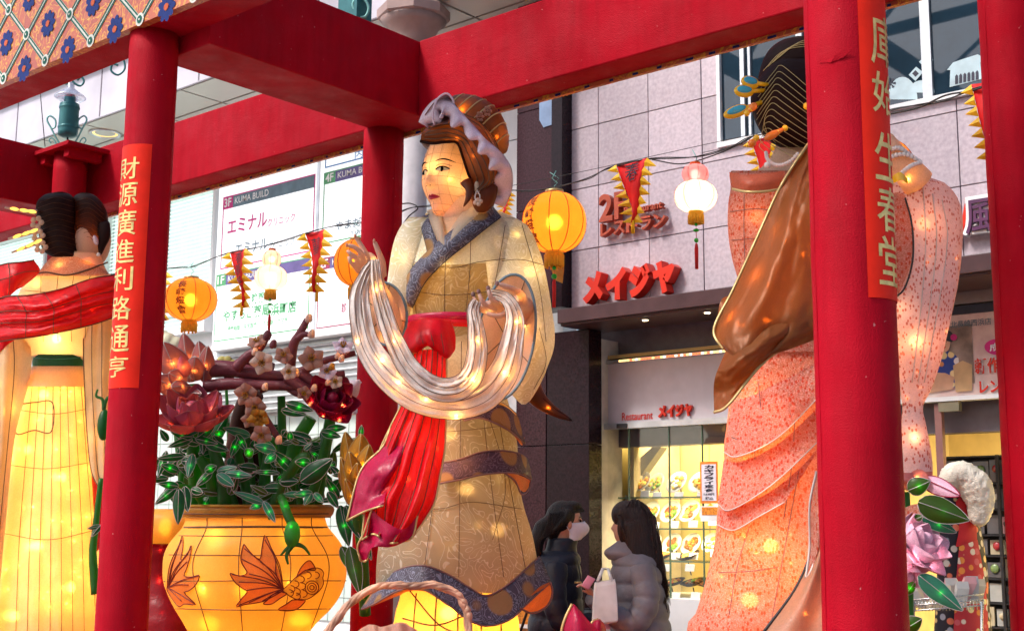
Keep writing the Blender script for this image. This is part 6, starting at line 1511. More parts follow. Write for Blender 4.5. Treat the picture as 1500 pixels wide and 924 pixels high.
wires([rim.line([(262, 752), (372, 753), (488, 752)], 30, .004)], .003, M['wire'], pot, 'rim_wire')
def draw_fish(ox, oy, sx_, nm, tail_only=False, parts=None):
    T = lambda p: (ox+(p[0]-340)*sx_, oy+(p[1]-840))
    fins = [[(415, 862), (404, 840), (404, 824), (400, 810), (395, 797), (388, 783), (384, 800), (381, 818), (370, 812), (360, 800), (357, 797), (353, 812), (354, 824), (362, 838), (352, 843), (341, 840), (337, 840), (344, 852), (356, 862), (362, 866), (354, 876), (346, 888), (358, 885), (372, 883), (386, 880), (398, 874), (412, 866)],
            [(412, 866), (400, 870), (392, 878), (386, 884), (398, 884), (410, 876), (420, 869)], [(428, 878), (420, 884), (408, 892), (420, 894), (434, 892), (444, 884), (446, 878)], [(434, 845), (440, 832), (449, 822), (456, 822), (462, 834), (450, 834), (440, 840)]]
    f = thing  # (unused)
    for i, fn in enumerate(fins[:1] if tail_only else fins):
        ring = [T(p) for p in cr(fn+[fn[0]], 70)[:-1]]
        c = T((415, 862)) if i < 2 else ring[0]
        V = [pb_.on(c[0], c[1], .007)]; k_ = 6
        for q in ring:
            for m_ in range(1, k_+1): x = c[0]+(q[0]-c[0])*m_/k_; y = c[1]+(q[1]-c[1])*m_/k_; V.append(pb_.on(x, y, .007))
        n = len(ring); Fc = []
        for a in range(n):
            b = (a+1) % n; Fc.append((0, 1+a*k_, 1+b*k_))
            for m_ in range(k_-1): Fc.append((1+a*k_+m_, 1+a*k_+m_+1, 1+b*k_+m_+1, 1+b*k_+m_))
        o = mk(nm+'_fin', V, Fc, M['fishfin'], pot)
        ls = [[pb_.on(q[0], q[1], .010) for q in ring+[ring[0]]]]
        if i == 0:
            for tip in ((388, 790), (396, 800), (381, 822), (358, 803), (354, 818), (365, 840), (340, 841), (350, 852), (362, 864), (350, 886), (365, 882), (384, 880)):
                t = T(tip); mid = T(((tip[0]+415)/2+4, (tip[1]+862)/2-3)); ls.append([pb_.on(q[0], q[1], .010) for q in cr([c, mid, t], 12)])
        wires(ls, .0030, M['ink'], o, 'ink_line')
    if tail_only: return
    body = [(413, 864), (420, 858), (430, 848), (442, 838), (456, 832), (468, 832), (474, 838), (473, 846), (474, 854), (470, 862), (462, 870), (450, 877), (436, 878), (424, 872)]
    ring = [T(p) for p in cr(body+[body[0]], 60)[:-1]]; c = T((446, 856)); V = [pb_.on(c[0], c[1], .010)]; k_ = 5
    for q in ring:
        for m_ in range(1, k_+1): x = c[0]+(q[0]-c[0])*m_/k_; y = c[1]+(q[1]-c[1])*m_/k_; V.append(pb_.on(x, y, .010))
    n = len(ring); Fc = []
    for a in range(n):
        b = (a+1) % n; Fc.append((0, 1+a*k_, 1+b*k_))
        for m_ in range(k_-1): Fc.append((1+a*k_+m_, 1+a*k_+m_+1, 1+b*k_+m_+1, 1+b*k_+m_))
    o = mk(nm+'_body', V, Fc, M['fishbody'], pot)
    ls = [[pb_.on(q[0], q[1], .013) for q in ring+[ring[0]]]]
    for r_ in (3.2, 6.5, 10): ls.append([pb_.on(T((457+r_*math.cos(t), 860-r_*math.sin(t)))[0], T((457, 860-r_*math.sin(t)))[1], .013) for t in np.linspace(0, 6.28, 20)])
    for (x, y) in ((426, 862), (432, 855), (434, 866), (440, 848), (442, 858), (444, 869), (450, 842), (462, 842), (434, 873), (424, 868)):
        ls.append([pb_.on(*T((x+6*math.cos(t), y+5*math.sin(t))), .013) for t in np.linspace(-1.6, 1.6, 10)])
    wires(ls, .0026, M['ink'], o, 'ink_line')
draw_fish(340, 840, 1.0, 'goldfish')
draw_fish(186.5+0, 838, -.0+1.0, 'goldfish', True) if 0 else None
# tail of a second fish at the left edge: mirrored
def mirror_tail():
    fin = [(245, 858), (247, 835), (252, 818), (262, 798), (267, 784), (268, 800), (265, 820), (274, 812), (280, 798), (279, 812), (274, 830), (270, 843), (282, 844), (292, 842), (288, 854), (278, 864), (270, 867), (278, 876), (286, 885), (270, 884), (262, 888), (252, 876), (245, 864)]
    ring = list(cr(fin+[fin[0]], 60)[:-1]); c = (246, 860); V = [pb_.on(c[0], c[1], .007)]; k_ = 6
    for q in ring:
        for m_ in range(1, k_+1): V.append(pb_.on(c[0]+(q[0]-c[0])*m_/k_, c[1]+(q[1]-c[1])*m_/k_, .007))
    n = len(ring); Fc = []
    for a in range(n):
        b = (a+1) % n; Fc.append((0, 1+a*k_, 1+b*k_))
        for m_ in range(k_-1): Fc.append((1+a*k_+m_, 1+a*k_+m_+1, 1+b*k_+m_+1, 1+b*k_+m_))
    o = mk('goldfish_fin', V, Fc, M['fishfin'], pot); ls = [[pb_.on(q[0], q[1], .010) for q in ring+[ring[0]]]]
    for tip in ((266, 790), (258, 810), (264, 822), (279, 803), (274, 822), (290, 843), (276, 856), (284, 883), (266, 880)):
        ls.append([pb_.on(q[0], q[1], .010) for q in cr([c, ((tip[0]+c[0])/2-2, (tip[1]+c[1])/2-2), tip], 12)])
    wires(ls, .0030, M['ink'], o, 'ink_line')
mirror_tail()
for px, py, w in ((330, 800, 3.2), (420, 800, 3.2), (372, 850, 5), (320, 900, 3), (430, 890, 3), (372, 930, 3)): bulb(pot, P(px, py, DP), w*.24, (1, .60, .16), .05)
for px, py, w in ((444, 846, .05), (422, 852, .03), (300, 860, .1)): bulb(pot, pb_.on(px, py, -.03), w, (1, .7, .3), .008)
bulb(pot, P(372, 752, DP), .6, (1, .5, .1), .05)
# soil cap
cp = Body([(744, 268, 482), (748, 268, 482)], DP, .8); cp.mesh('soil', M['trunk'], pot, 3, 40)
# ------------------------------------------------------------------ plant builders
def petal_geo(b, tip, width, out, cup=.35, curl=.1, thick=.10, nu=12, nv=9, sharp=.75):
    b, tip, out = Vector(b), Vector(tip), Vector(out).normalized(); d = tip-b; L = d.length; dn = d.normalized(); out = (out-dn*out.dot(dn)).normalized(); s = dn.cross(out)
    V = []
    for side in (1, -1):
        for i in range(nu):
            u = i/(nu-1); w = width/2*(math.sin(math.pi*min(1, u**sharp*.96+.03)))**.75
            for j in range(nv):
                v = j/(nv-1)*2-1
                lift = out*(L*curl*(u*u) - cup*w*(v*v)*1.0 + cup*width*.25*math.sin(math.pi*u)) + out*(side*thick*width*.5*(1-v*v)*math.sin(math.pi*u))
                V.append(b+dn*(L*u)+s*(w*v)+lift)
    N_ = nu*nv
    Fc = [(i*nv+j, i*nv+j+1, (i+1)*nv+j+1, (i+1)*nv+j) for i in range(nu-1) for j in range(nv-1)]
    Fc += [(N_+i*nv+j, N_+(i+1)*nv+j, N_+(i+1)*nv+j+1, N_+i*nv+j+1) for i in range(nu-1) for j in range(nv-1)]
    edge = [V[i*nv] for i in range(nu)]+[V[i*nv+nv-1] for i in range(nu-1, -1, -1)]; rib = [V[i*nv+nv//2]+out*.002 for i in range(nu)]
    return V, Fc, edge, rib, b+d*.5+out*(L*curl*.25+cup*width*.22)
def petal(b, tip, width, out, mat, par, name='petal', light=0, lcol=(1, .5, .12), wire=None, wr=.0022, **k):
    V, Fc, e, rib, mid = petal_geo(b, tip, width, out, **k); o = mk(name, V, Fc, mat, par)
    if wire is not None:
        toc = (CAM-Vector(b)).normalized()*.003
        wires([[p+toc for p in e], [p+toc for p in rib]], wr, wire, o, 'edge_wire', 4)
    if light: bulb(par, mid, light*(rnd.choice((.05, .25, .5)) if lcol is GC else 1.0), lcol, .006)
    return o
def pet(x0, y0, d0, x1, y1, d1, w, mat, par, out=None, **k):
    "petal between two pixels, width in pixels"
    a, b = P(x0, y0, d0), P(x1, y1, d1); o_ = out if out is not None else -F
    return petal(a, b, w*(d0+d1)/2/FPX, o_, mat, par, **k)
GC = (.05, 1, .15)
def leafp(x0, y0, x1, y1, d, w, par, mat='leaf', light=.02, name='leaf', tilt=0.0, **k):
    return pet(x0, y0, d, x1, y1, d-.02+tilt, w*.82, M[mat], par, name=name, light=light, lcol=GC, wire=M['wire_s'], wr=.0011, thick=.13, cup=.3, **k)
def stemp(pts, r0, r1, par, mat='stem', name='stem'):
    q = pix(pts, 24); g = G(); g.tube(q, [r0+(r1-r0)*i/23 for i in range(24)], 10); return g.build(name, M[mat], par)
LC = (1, .50, .12)
# dusky pink lotus
lo_ = thing('lotus_flower', 'dusky pink lit lotus lantern with pointed petals above the pink peony', 'flower', P(290, 740, 7.2), 'lantern flowers in the glowing pot')
for a in ((280, 560, 7.25, 270, 488, 7.2, 30, .05), (268, 560, 7.2, 240, 500, 7.1, 36, .05), (285, 558, 7.1, 288, 520, 6.98, 26, .03), (298, 560, 7.1, 306, 505, 7.0, 22, .03), (274, 560, 7.05, 246, 545, 6.95, 22, .03), (300, 556, 7.2, 292, 500, 7.18, 28, .04), (280, 566, 7.05, 248, 568, 6.9, 18, .02), (262, 572, 7.2, 228, 552, 7.1, 26, .03), (250, 572, 7.15, 300, 578, 7.0, 18, .02)):
    pet(a[0], a[1], a[2], a[3], a[4], a[5], a[6]*1.25, M['lotus'], lo_, light=a[7], lcol=LC, wire=M['wire_s'], thick=.10, cup=.55, nu=16, nv=11)
pet(272, 552, 7.0, 266, 520, 6.95, 20, M['peony'], lo_, light=.03, lcol=LC, thick=.5)
g = G(); stemp([(282, 562, 7.2), (286, 640, 7.25), (300, 745, 7.3)], .03, .035, lo_)
# pink peony
pe = thing('peony_flower', 'large pink lit peony lantern on the left side of the pot', 'flower', P(285, 745, 7.1), 'lantern flowers in the glowing pot')
def rose(x, y, d, rpx, mat, par, axis, layers, lcol, edge, seed=1, lights=9, w_=.05):
    q = random.Random(seed); c = P(x, y, d); A = (RT*axis[0]+F*axis[1]+UP*axis[2]).normalized(); a = A.orthogonal().normalized(); b = A.cross(a); R0 = rpx*d/FPX; nl = 0
    for (n, el, Ls, Ws, cup, curl, ph) in layers:
        for k in range(n):
            t = 2*math.pi*(k+ph)/n+q.uniform(-.12, .12); rad = a*math.cos(t)+b*math.sin(t); e = R_(el+q.uniform(-6, 6)); L = R0*Ls*q.uniform(.9, 1.1)
            b0 = c+rad*R0*.10; tip = b0+(rad*math.cos(e)+A*math.sin(e))*L; inn = (A*math.cos(e)-rad*math.sin(e))
            V, Fc, ed, rib, mid = petal_geo(b0, tip, R0*Ws, -inn, cup=-cup*-1, curl=-curl, thick=.07, nu=18, nv=13, sharp=.62)
            for i in range(18):
                for j in range(13):
                    for sd_ in (0, 18*13):
                        V[sd_+i*13+j] = V[sd_+i*13+j]+inn*(.02*R0*math.sin(j*1.7+k)*(i/17)**2)
            o = mk('petal', V, Fc, M[mat], par); wires([[p-inn*.001 for p in V[:0]]+[V[i*13] for i in range(18)]+[V[17*13+j] for j in range(13)]+[V[i*13+12] for i in range(17, -1, -1)], [V[i*13+6]-inn*.001 for i in range(17)]], .0013, M[edge], o, 'edge_wire', 4)
            if (tip-c).dot(CAM-c) > -.02 and nl < lights: bulb(par, (b0+tip)/2-inn*.0, w_, lcol, .006); nl += 1
    G().ell(c+A*R0*.35, a*R0*.22, b*R0*.22, A*R0*.30, 12, 9).build('heart', M[mat], par)
rose(284, 622, 6.95, 60, 'peony', pe, (0, -.55, .85), [(7, 18, 1.05, .95, .5, .16, 0), (6, 42, .92, .85, .7, .14, .5), (5, 66, .72, .70, .9, .10, .2)], LC, 'lotus', 3, 12, .055)
stemp([(284, 630, 7.0), (284, 680, 7.1), (290, 745, 7.25)], .035, .04, pe)
for a in ((284, 642, 250, 632, 6.95, 16), (290, 640, 316, 622, 6.9, 18), (286, 642, 320, 650, 6.9, 14), (282, 642, 246, 655, 6.9, 14)): leafp(a[0], a[1], a[2], a[3], a[4], a[5], pe, light=.015)
# magenta peony at right
mg = thing('peony_flower', 'deep magenta peony lantern in front of the red post', 'flower', P(480, 740, 7.1), 'lantern flowers in the glowing pot')
rose(484, 594, 6.95, 44, 'magenta', mg, (.25, -.75, .5), [(6, 10, .95, 1.0, .5, .2, 0), (6, 35, .9, .9, .7, .15, .5), (5, 60, .75, .75, .9, .1, .2)], (1, .35, .1), 'magcloth', 5, 8, .03)
for a in ((500, 588, 7.15, 528, 556, 7.12, 26), (505, 592, 7.18, 524, 606, 7.14, 22), (496, 570, 7.15, 530, 560, 7.15, 18)): pet(a[0], a[1], a[2], a[3], a[4], a[5], a[6], M['lav'], mg, thick=.2)
stemp([(484, 612, 7.05), (476, 660, 7.1), (462, 745, 7.2)], .03, .035, mg)
# gold peony, right of pot
gp_ = thing('peony_flower', 'gold satin peony lantern between the pot and the crimson streamer', 'flower', P(520, 900, 6.8), 'lantern flowers in the glowing pot')
for a in ((520, 700, 6.85, 506, 632, 6.8, 34, .03), (522, 712, 6.8, 496, 690, 6.75, 30, .02), (524, 700, 6.8, 530, 634, 6.72, 44, .05), (528, 704, 6.75, 542, 650, 6.68, 32, .04), (522, 716, 6.72, 512, 660, 6.64, 32, .04), (528, 720, 6.7, 536, 680, 6.62, 34, .03), (518, 742, 6.76, 500, 668, 6.7, 22, .02), (526, 748, 6.74, 506, 700, 6.68, 22, .02), (526, 712, 6.7, 524, 676, 6.6, 26, .03)):
    pet(a[0], a[1], a[2], a[3], a[4], a[5], a[6], M['goldpet'], gp_, light=a[7], lcol=(1, .6, .1), wire=M['gold_wire'], thick=.10, cup=.7, sharp=.6, nu=16, nv=11)
stemp([(520, 735, 6.8), (530, 800, 6.9), (535, 900, 7.0)], .03, .03, gp_)
for a in ((498, 740, 512, 800, 6.9, 26), (506, 740, 530, 790, 6.88, 22), (512, 800, 528, 870, 6.86, 28), (500, 800, 520, 840, 6.9, 22), (520, 760, 545, 820, 6.9, 20), (496, 730, 478, 700, 6.92, 16), (528, 640, 530, 622, 6.75, 10)): leafp(a[0], a[1], a[2], a[3], a[4], a[5], gp_, 'leafo' if a[1] > 790 else 'leaf', .03)
# plum branch
pl_b = thing('plum_branch', 'purple lantern plum branch with pale blossoms and buds reaching over the pot', 'branch', P(360, 745, 7.35), 'lantern flowers in the glowing pot')
stemp([(352, 748, 7.45), (348, 690, 7.45), (352, 640, 7.42), (360, 600, 7.35), (372, 575, 7.3)], .085, .06, pl_b, 'trunk', 'trunk')
stemp([(378, 748, 7.5), (382, 690, 7.5), (372, 640, 7.45), (365, 600, 7.4)], .06, .05, pl_b, 'trunk', 'trunk')
for pts, r0, r1 in (([(312, 540, 7.1), (335, 540, 7.08), (370, 546, 7.06), (410, 552, 7.05), (440, 545, 7.0), (470, 530, 6.98), (520, 517, 6.95)], .045, .014), ([(300, 566, 7.06), (340, 562, 7.04), (385, 564, 7.02), (430, 566, 7.0), (462, 572, 7.0)], .032, .02), ([(345, 540, 7.0), (362, 522, 6.98), (380, 510, 6.96), (390, 495, 6.95), (396, 488, 6.95)], .026, .014), ([(425, 535, 7.0), (430, 505, 6.98), (440, 487, 6.96), (450, 468, 6.95)], .026, .016), ([(436, 496, 6.96), (444, 490, 6.95), (454, 490, 6.94)], .018, .014), ([(362, 572, 7.0), (372, 590, 6.95), (392, 618, 6.92), (410, 645, 6.9)], .026, .014), ([(420, 552, 6.98), (450, 570, 6.95), (480, 578, 6.94), (500, 565, 6.93)], .028, .016), ([(440, 546, 7.0), (460, 560, 7.0), (480, 552, 7.0), (505, 548, 7.0)], .03, .02), ([(330, 552, 7.12), (360, 530, 7.1), (400, 540, 7.1)], .03, .03), ([(380, 570, 7.05), (410, 560, 7.05), (440, 576, 7.0), (470, 560, 7.0)], .024, .02)): stemp(pts, r0*1.15, r1*1.1, pl_b, 'twig', 'twig')
def blossom(x, y, d, r, mat='plum', face=(0, -1, .2), light=.02):
    c = P(x, y, d); f = (RT*face[0]+F*face[1]+UP*face[2]).normalized(); a = f.orthogonal().normalized(); b = f.cross(a); rr = r*d/FPX
    bo = None
    for k in range(5):
        t = k*2*math.pi/5+x; dr = a*math.cos(t)+b*math.sin(t)
        V, Fc, e, rib, mid = petal_geo(c, c+dr*rr+f*rr*.35, rr*1.15, f, cup=.6, curl=.1, thick=.15, nu=8, nv=7, sharp=.55)
        if bo is None: bo = mk('blossom', V, Fc, M[mat], pl_b)
        else: mk('petal', V, Fc, M[mat], bo)
    g = G()
    for k in range(7):
        t = k*.9; g.tube([c, c+f*rr*.55+(a*math.cos(t)+b*math.sin(t))*rr*.22], .0022, 4); g.ball(c+f*rr*.57+(a*math.cos(t)+b*math.sin(t))*rr*.22, .005, 6, 4)
    g.build('stamen', M['goldpet'], bo)
    if light: bulb(pl_b, c+f*rr*.12-f*.03, light, LC, .006)
for a in ((378, 504, 6.92, 17, 'plum', (-.2, -.7, .8)), (385, 530, 6.86, 19, 'plumw', (0, -1, -.3)), (415, 522, 6.85, 15, 'plum', (.2, -1, .3)), (456, 528, 6.85, 21, 'plum', (.2, -1, .3)), (362, 576, 6.85, 19, 'plum', (-.1, -1, -.4)), (374, 594, 6.83, 18, 'plum', (.1, -1, -.5)), (380, 610, 6.82, 17, 'goldpet', (0, -1, -.6)), (384, 636, 6.8, 17, 'plum', (0, -1, -.3)), (424, 545, 6.84, 13, 'plumw', (0, -1, 0)), (480, 545, 6.88, 15, 'lav', (0, -1, .2)), (502, 510, 6.9, 17, 'lav', (.2, -.8, .7)), (492, 560, 6.88, 12, 'plumw', (0, -1, .2)), (446, 575, 6.88, 12, 'plum', (0, -1, -.3)), (366, 614, 6.86, 13, 'plum', (0, -1, -.3))): blossom(*a)
for x, y, r, m_ in ((391, 491, 8, 'twig'), (400, 504, 7, 'twig'), (452, 466, 7, 'plumw'), (456, 489, 7, 'plumw'), (373, 515, 6, 'plumw'), (434, 546, 6, 'plumw'), (388, 566, 6, 'plumw'), (500, 525, 6, 'plumw'), (480, 560, 5, 'plumw'), (460, 568, 6, 'plumw'), (408, 644, 7, 'plumw'), (486, 537, 6, 'goldpet'), (392, 636, 6, 'plumw'), (428, 550, 5, 'goldpet'), (494, 521, 5, 'plumw')):
    c = P(x, y, 6.86); s_ = r*6.86/FPX; g = G().ell(c, RT*s_*.75, F*s_*.75, UP*s_+RT*s_*.2, 10, 8); b_ = g.build('bud', M[m_], pl_b)
    for k in range(3): t = k*2.1; G().ell(c+RT*s_*.4*math.cos(t)-UP*s_*.3-F*s_*.4*math.sin(t), RT*s_*.4, F*s_*.35, UP*s_*.65, 8, 6).build('sepal', M[m_], b_)
    bulb(pl_b, c+F*0.0, .012, LC, .004)
# dense dark foliage filling the mouth of the pot
fo = thing('foliage_clump', 'dense dark green leaves packed behind the stems in the mouth of the pot', 'leaves', P(370, 745, 7.4))
for k in range(70):
    x = rnd.uniform(250, 492); y = rnd.uniform(640, 742); d = rnd.uniform(7.15, 7.65); a = rnd.uniform(-2.6, -.5); L = rnd.uniform(26, 50)
    leafp(x, y, x+L*math.cos(a)*1.1, y+L*math.sin(a)*.8, d, rnd.uniform(14, 26), fo, rnd.choice(('leaf', 'leaf', 'leafo')), (.03 if k % 6 == 0 else 0))
for k in range(9):
    x = 275+k*24; stemp([(x, 748, 7.35), (x+rnd.uniform(-10, 10), 700, 7.35), (x+rnd.uniform(-22, 22), 640, 7.3)], .022, .012, fo)
for k in range(75):
    x = rnd.uniform(244, 498); y = rnd.uniform(636, 735); d = rnd.uniform(6.88, 7.12); a = rnd.uniform(-3.3, .3)+(0 if rnd.random() < .7 else 1.6); L = rnd.uniform(14, 40)
    if abs(x-372) > 118 and y > 712: continue
    leafp(x, y, x+L*math.cos(a)*1.1, y+L*math.sin(a)*.7, d, rnd.uniform(7, 19), fo, rnd.choice(('leaf', 'leaf', 'leaf', 'leafo', 'leaf2')), (.03 if k % 4 == 0 else 0), curl=rnd.uniform(-.15, .3))
# small yellow fan flower behind
fan = thing('fan_blossom', 'small flat olive yellow blossom lantern behind the lotus', 'flower', P(330, 560, 7.6))
g = G()
for k, (x, y) in enumerate(((318, 535), (325, 528), (333, 528), (340, 533), (330, 536))): g.ell(P(x, y, 7.6), RT*.03, F*.012, UP*.028, 12, 8)
g.build('bloom', plain('olive_yellow', (.42, .36, .10), .5), fan); stemp([(330, 540, 7.6), (333, 600, 7.6), (340, 745, 7.5)], .008, .012, fan)
wf_ = thing('cream_flower', 'pale cream round flower lantern behind the lotus beside the left post', 'flower', P(250, 745, 7.7))
g = G()
for x, y, r in ((246, 500, .055), (258, 505, .05), (236, 508, .05), (250, 514, .06), (240, 492, .035)): g.ball(P(x, y, 7.7), r, 12, 9)
remeshed(g, 'bloom', plain('cream_bloom', (.62, .60, .42), .5), wf_, .008, 2); stemp([(248, 520, 7.7), (255, 600, 7.7), (270, 745, 7.6)], .012, .02, wf_)
# leafy sprays
def spray(label, stems, leaves, loc, grp='leaf sprays in the glowing pot'):
    t = thing('leaf_spray', label, 'leaves', P(*loc), grp)
    for s_ in stems: stemp(s_[0], s_[1], s_[2], t)
    for l in leaves: leafp(l[0], l[1], l[2], l[3], l[4], l[5], t, l[6] if len(l) > 6 else 'leaf', .022)
    return t
spray('dark green leaf spray drooping over the left rim of the pot', [([(300, 745, 7.1), (285, 720, 7.0), (270, 712, 6.85), (258, 712, 6.8)], .018, .010)], [(262, 712, 232, 708, 6.78, 14), (258, 714, 228, 738, 6.78, 18), (262, 716, 262, 768, 6.76, 22), (270, 712, 276, 750, 6.78, 18), (280, 716, 298, 722, 6.8, 14)], (300, 745, 7.1))
spray('wide leaf spray in the middle left of the pot with glowing green stems', [([(320, 745, 7.1), (308, 700, 7.0), (292, 670, 6.95)], .04, .025), ([(330, 745, 7.05), (325, 700, 7.0), (312, 655, 6.98)], .04, .03)], [(310, 690, 288, 712, 6.85, 14), (300, 690, 318, 682, 6.84, 16), (318, 690, 348, 684, 6.82, 14, 'leaf2'), (330, 692, 370, 697, 6.8, 14, 'leaf2'), (318, 694, 344, 712, 6.8, 18, 'leaf2'), (284, 668, 272, 690, 6.9, 16), (282, 664, 276, 700, 6.88, 16, 'leaf2'), (270, 668, 230, 672, 6.9, 14), (262, 690, 236, 680, 6.9, 16), (292, 650, 264, 640, 6.92, 16), (300, 648, 336, 660, 6.9, 18), (244, 660, 232, 700, 6.95, 14), (300, 720, 278, 726, 6.9, 12)], (320, 745, 7.1))
spray('teal leaf trio hanging over the middle of the pot rim', [([(395, 760, 6.9), (390, 740, 6.85), (384, 735, 6.8)], .008, .008)], [(386, 736, 342, 720, 6.72, 14, 'leaf2'), (386, 734, 404, 765, 6.7, 14, 'leaf2'), (384, 736, 366, 745, 6.74, 14, 'leaf2')], (395, 760, 6.9))
spray('tall leafy stems under the magenta peony with pointed buds', [([(400, 745, 7.0), (420, 700, 6.9), (440, 672, 6.8), (452, 668, 6.78)], .036, .022), ([(420, 745, 7.1), (430, 660, 7.05), (455, 612, 7.0)], .04, .035), ([(450, 745, 7.1), (465, 700, 7.05), (480, 640, 7.0)], .03, .025), ([(385, 745, 7.15), (390, 680, 7.15), (402, 640, 7.1)], .035, .02), ([(365, 745, 7.1), (355, 690, 7.1), (345, 650, 7.05)], .03, .02), ([(428, 745, 7.2), (415, 660, 7.2), (412, 580, 7.15)], .03, .022)],
 [(455, 678, 432, 676, 6.74, 18), (440, 705, 488, 672, 6.72, 34), (430, 690, 400, 660, 6.85, 20), (404, 660, 372, 652, 6.8, 18, 'leaf2'), (402, 662, 378, 640, 6.82, 16, 'leaf2'), (404, 664, 388, 678, 6.8, 16, 'leaf2'), (418, 590, 460, 602, 6.88, 18), (412, 600, 450, 608, 6.9, 16), (478, 628, 508, 626, 6.92, 14), (470, 632, 500, 640, 6.92, 16), (458, 722, 430, 724, 6.8, 14, 'leaf2'), (456, 722, 446, 740, 6.8, 14, 'leaf2'), (460, 722, 474, 736, 6.78, 12, 'leaf2'), (440, 724, 414, 724, 6.8, 12, 'leaf2'), (446, 700, 470, 690, 6.85, 16), (424, 640, 452, 650, 6.95, 18), (480, 720, 496, 744, 6.85, 16), (350, 640, 338, 670, 6.98, 16), (346, 636, 362, 660, 6.98, 14)], (410, 745, 7.0))
bud = thing('hanging_bud', 'green striped bud hanging upside down in front of the pot', 'flower bud', P(428, 745, 6.7))
stemp([(412, 728, 6.75), (416, 738, 6.7), (422, 755, 6.68), (428, 768, 6.68)], .022, .024, bud)
G().ell(P(428, 782, 6.66), RT*.042, F*.042, UP*.07, 18, 12).build('bud', M['stem'], bud)
for p in ([(430, 796), (420, 812), (422, 826)], [(430, 796), (444, 800), (454, 812)], [(430, 796), (420, 803), (411, 813)]): 
    g = G(); q = cr(p, 10); g.tube([P(x, y, 6.66) for x, y in q], [.012*(1-i/12)+.002 for i in range(10)], 8); g.build('sepal', M['stem'], bud)
bulb(bud, P(427, 772, 6.66), .02, GC, .006); bulb(bud, P(418, 742, 6.70), .01, GC, .006)
b2 = thing('green_bud', 'single green bud with curled sepals left of the big red post', 'flower bud', P(148, 870, 8.3))
G().ell(P(152, 622, 8.2), RT*.04, F*.04, UP*.10, 16, 10).build('bud', M['leaf'], b2)
stemp([(152, 600, 8.2), (150, 585, 8.2), (141, 580, 8.2), (143, 570, 8.2)], .012, .006, b2); stemp([(152, 600, 8.2), (156, 585, 8.2), (166, 575, 8.2)], .012, .008, b2)
stemp([(140, 870, 8.3), (136, 810, 8.3), (140, 770, 8.3), (148, 700, 8.3)], .03, .016, b2)
for a in ((148, 770, 128, 774, 8.25, 8), (148, 768, 134, 786, 8.25, 10)): leafp(a[0], a[1], a[2], a[3], a[4], a[5], b2, 'leaf', 0)
# flowers beside the right-hand post
mgn = thing('magnolia_flower', 'pale pink magnolia lantern with green leaves right of the big post', 'flower', P(1350, 924, 4.9))
rose(1340, 800, 4.9, 50, 'pinkpet', mgn, (.45, -.6, .45), [(5, 8, 1.05, 1.1, .5, .2, .2), (5, 34, .92, 1.0, .7, .12, .6), (4, 62, .75, .8, .9, .1, .2)], (1, .55, .55), 'pinkpet', 9, 7, .035)
rose(1326, 835, 4.88, 30, 'pinkpet', mgn, (.2, -.5, -.6), [(4, 10, 1.05, 1.1, .5, .2, .2), (4, 40, .92, 1.0, .7, .12, .6)], (1, .55, .55), 'pinkpet', 11, 3, .03)
pet(1350, 700, 4.95, 1408, 728, 4.85, 26, M['pinkpet'], mgn, wire=M['magcloth'], thick=.2); pet(1330, 696, 4.98, 1362, 706, 4.9, 30, M['lotus'], mgn, light=.04, lcol=LC)
for a in ((1330, 718, 1362, 704, 4.9, 32, 'leafo'), (1345, 735, 1418, 762, 4.86, 46, 'leafo'), (1350, 756, 1400, 780, 4.92, 26, 'leaf2'), (1346, 842, 1408, 894, 4.8, 36, 'leaf2'), (1340, 760, 1352, 755, 4.9, 14, 'leafo'), (1326, 870, 1340, 850, 4.9, 20, 'leafo'), (1325, 920, 1350, 905, 4.9, 30, 'leafo')): leafp(a[0], a[1], a[2], a[3], a[4], a[5], mgn, a[6], .02)
stemp([(1325, 720, 5.0), (1328, 820, 5.0), (1330, 940, 5.0)], .02, .025, mgn)
g = G(); V, Fc = patch([[(1320, 745, 4.98), (1345, 738, 4.94), (1368, 752, 4.94)], [(1322, 765, 4.96), (1348, 762, 4.92), (1380, 776, 4.94)]], 8, 12); mk('pink_petal', V, Fc, M['pinkfleck'], mgn)
# willow basket handle, its pale flower, red pointed cloth
bk = thing('basket_handle', 'twisted willow basket handle arching in front of the brocade hem', 'basket', P(600, 1100, 5.7))
for k in range(5):
    g = G(); base = cr([(462, 960, 5.7), (480, 925, 5.7), (502, 895, 5.7), (532, 868, 5.7), (570, 856, 5.7), (600, 858, 5.7), (634, 856, 5.7), (664, 866, 5.7), (680, 884, 5.7), (686, 910, 5.7), (688, 960, 5.7)], 80); q = []
    for i, p in enumerate(base):
        t = i*.22+k*1.257; q.append(P(p[0], p[1], p[2])+RT*.009*math.cos(t)+UP*.008*math.sin(t)-F*.009*math.sin(t*1.0+1.2))
    g.tube(q, [.0095+.003*math.sin(i*.9+k)+.002*math.sin(i*.31*k) for i in range(80)], 7); g.build('willow_strand', M['wood'], bk)
bulb(bk, P(556, 864, 5.63), .03, LC, .006); bulb(bk, P(517, 882, 5.63), .02, LC, .006)
bl_ = thing('shell_flower', 'pale peach ribbed flower lantern inside the basket handle at the bottom edge', 'flower', P(575, 1000, 5.72))
V, Fc = patch([[(515, 932, 5.7), (540, 915, 5.66), (560, 918, 5.64), (590, 912, 5.64), (620, 930, 5.68)], [(512, 960, 5.66), (540, 950, 5.6), (565, 950, 5.58), (600, 948, 5.6), (625, 960, 5.66)]], 10, 40, lambda u, v: .02*abs(math.sin(v*18))); mk('bloom', V, Fc, M['lining'], bl_, thick=.01)
rc = thing('red_pennon', 'crimson pointed cloth with gold braid rising at the bottom edge', 'banner', P(860, 1000, 5.9))
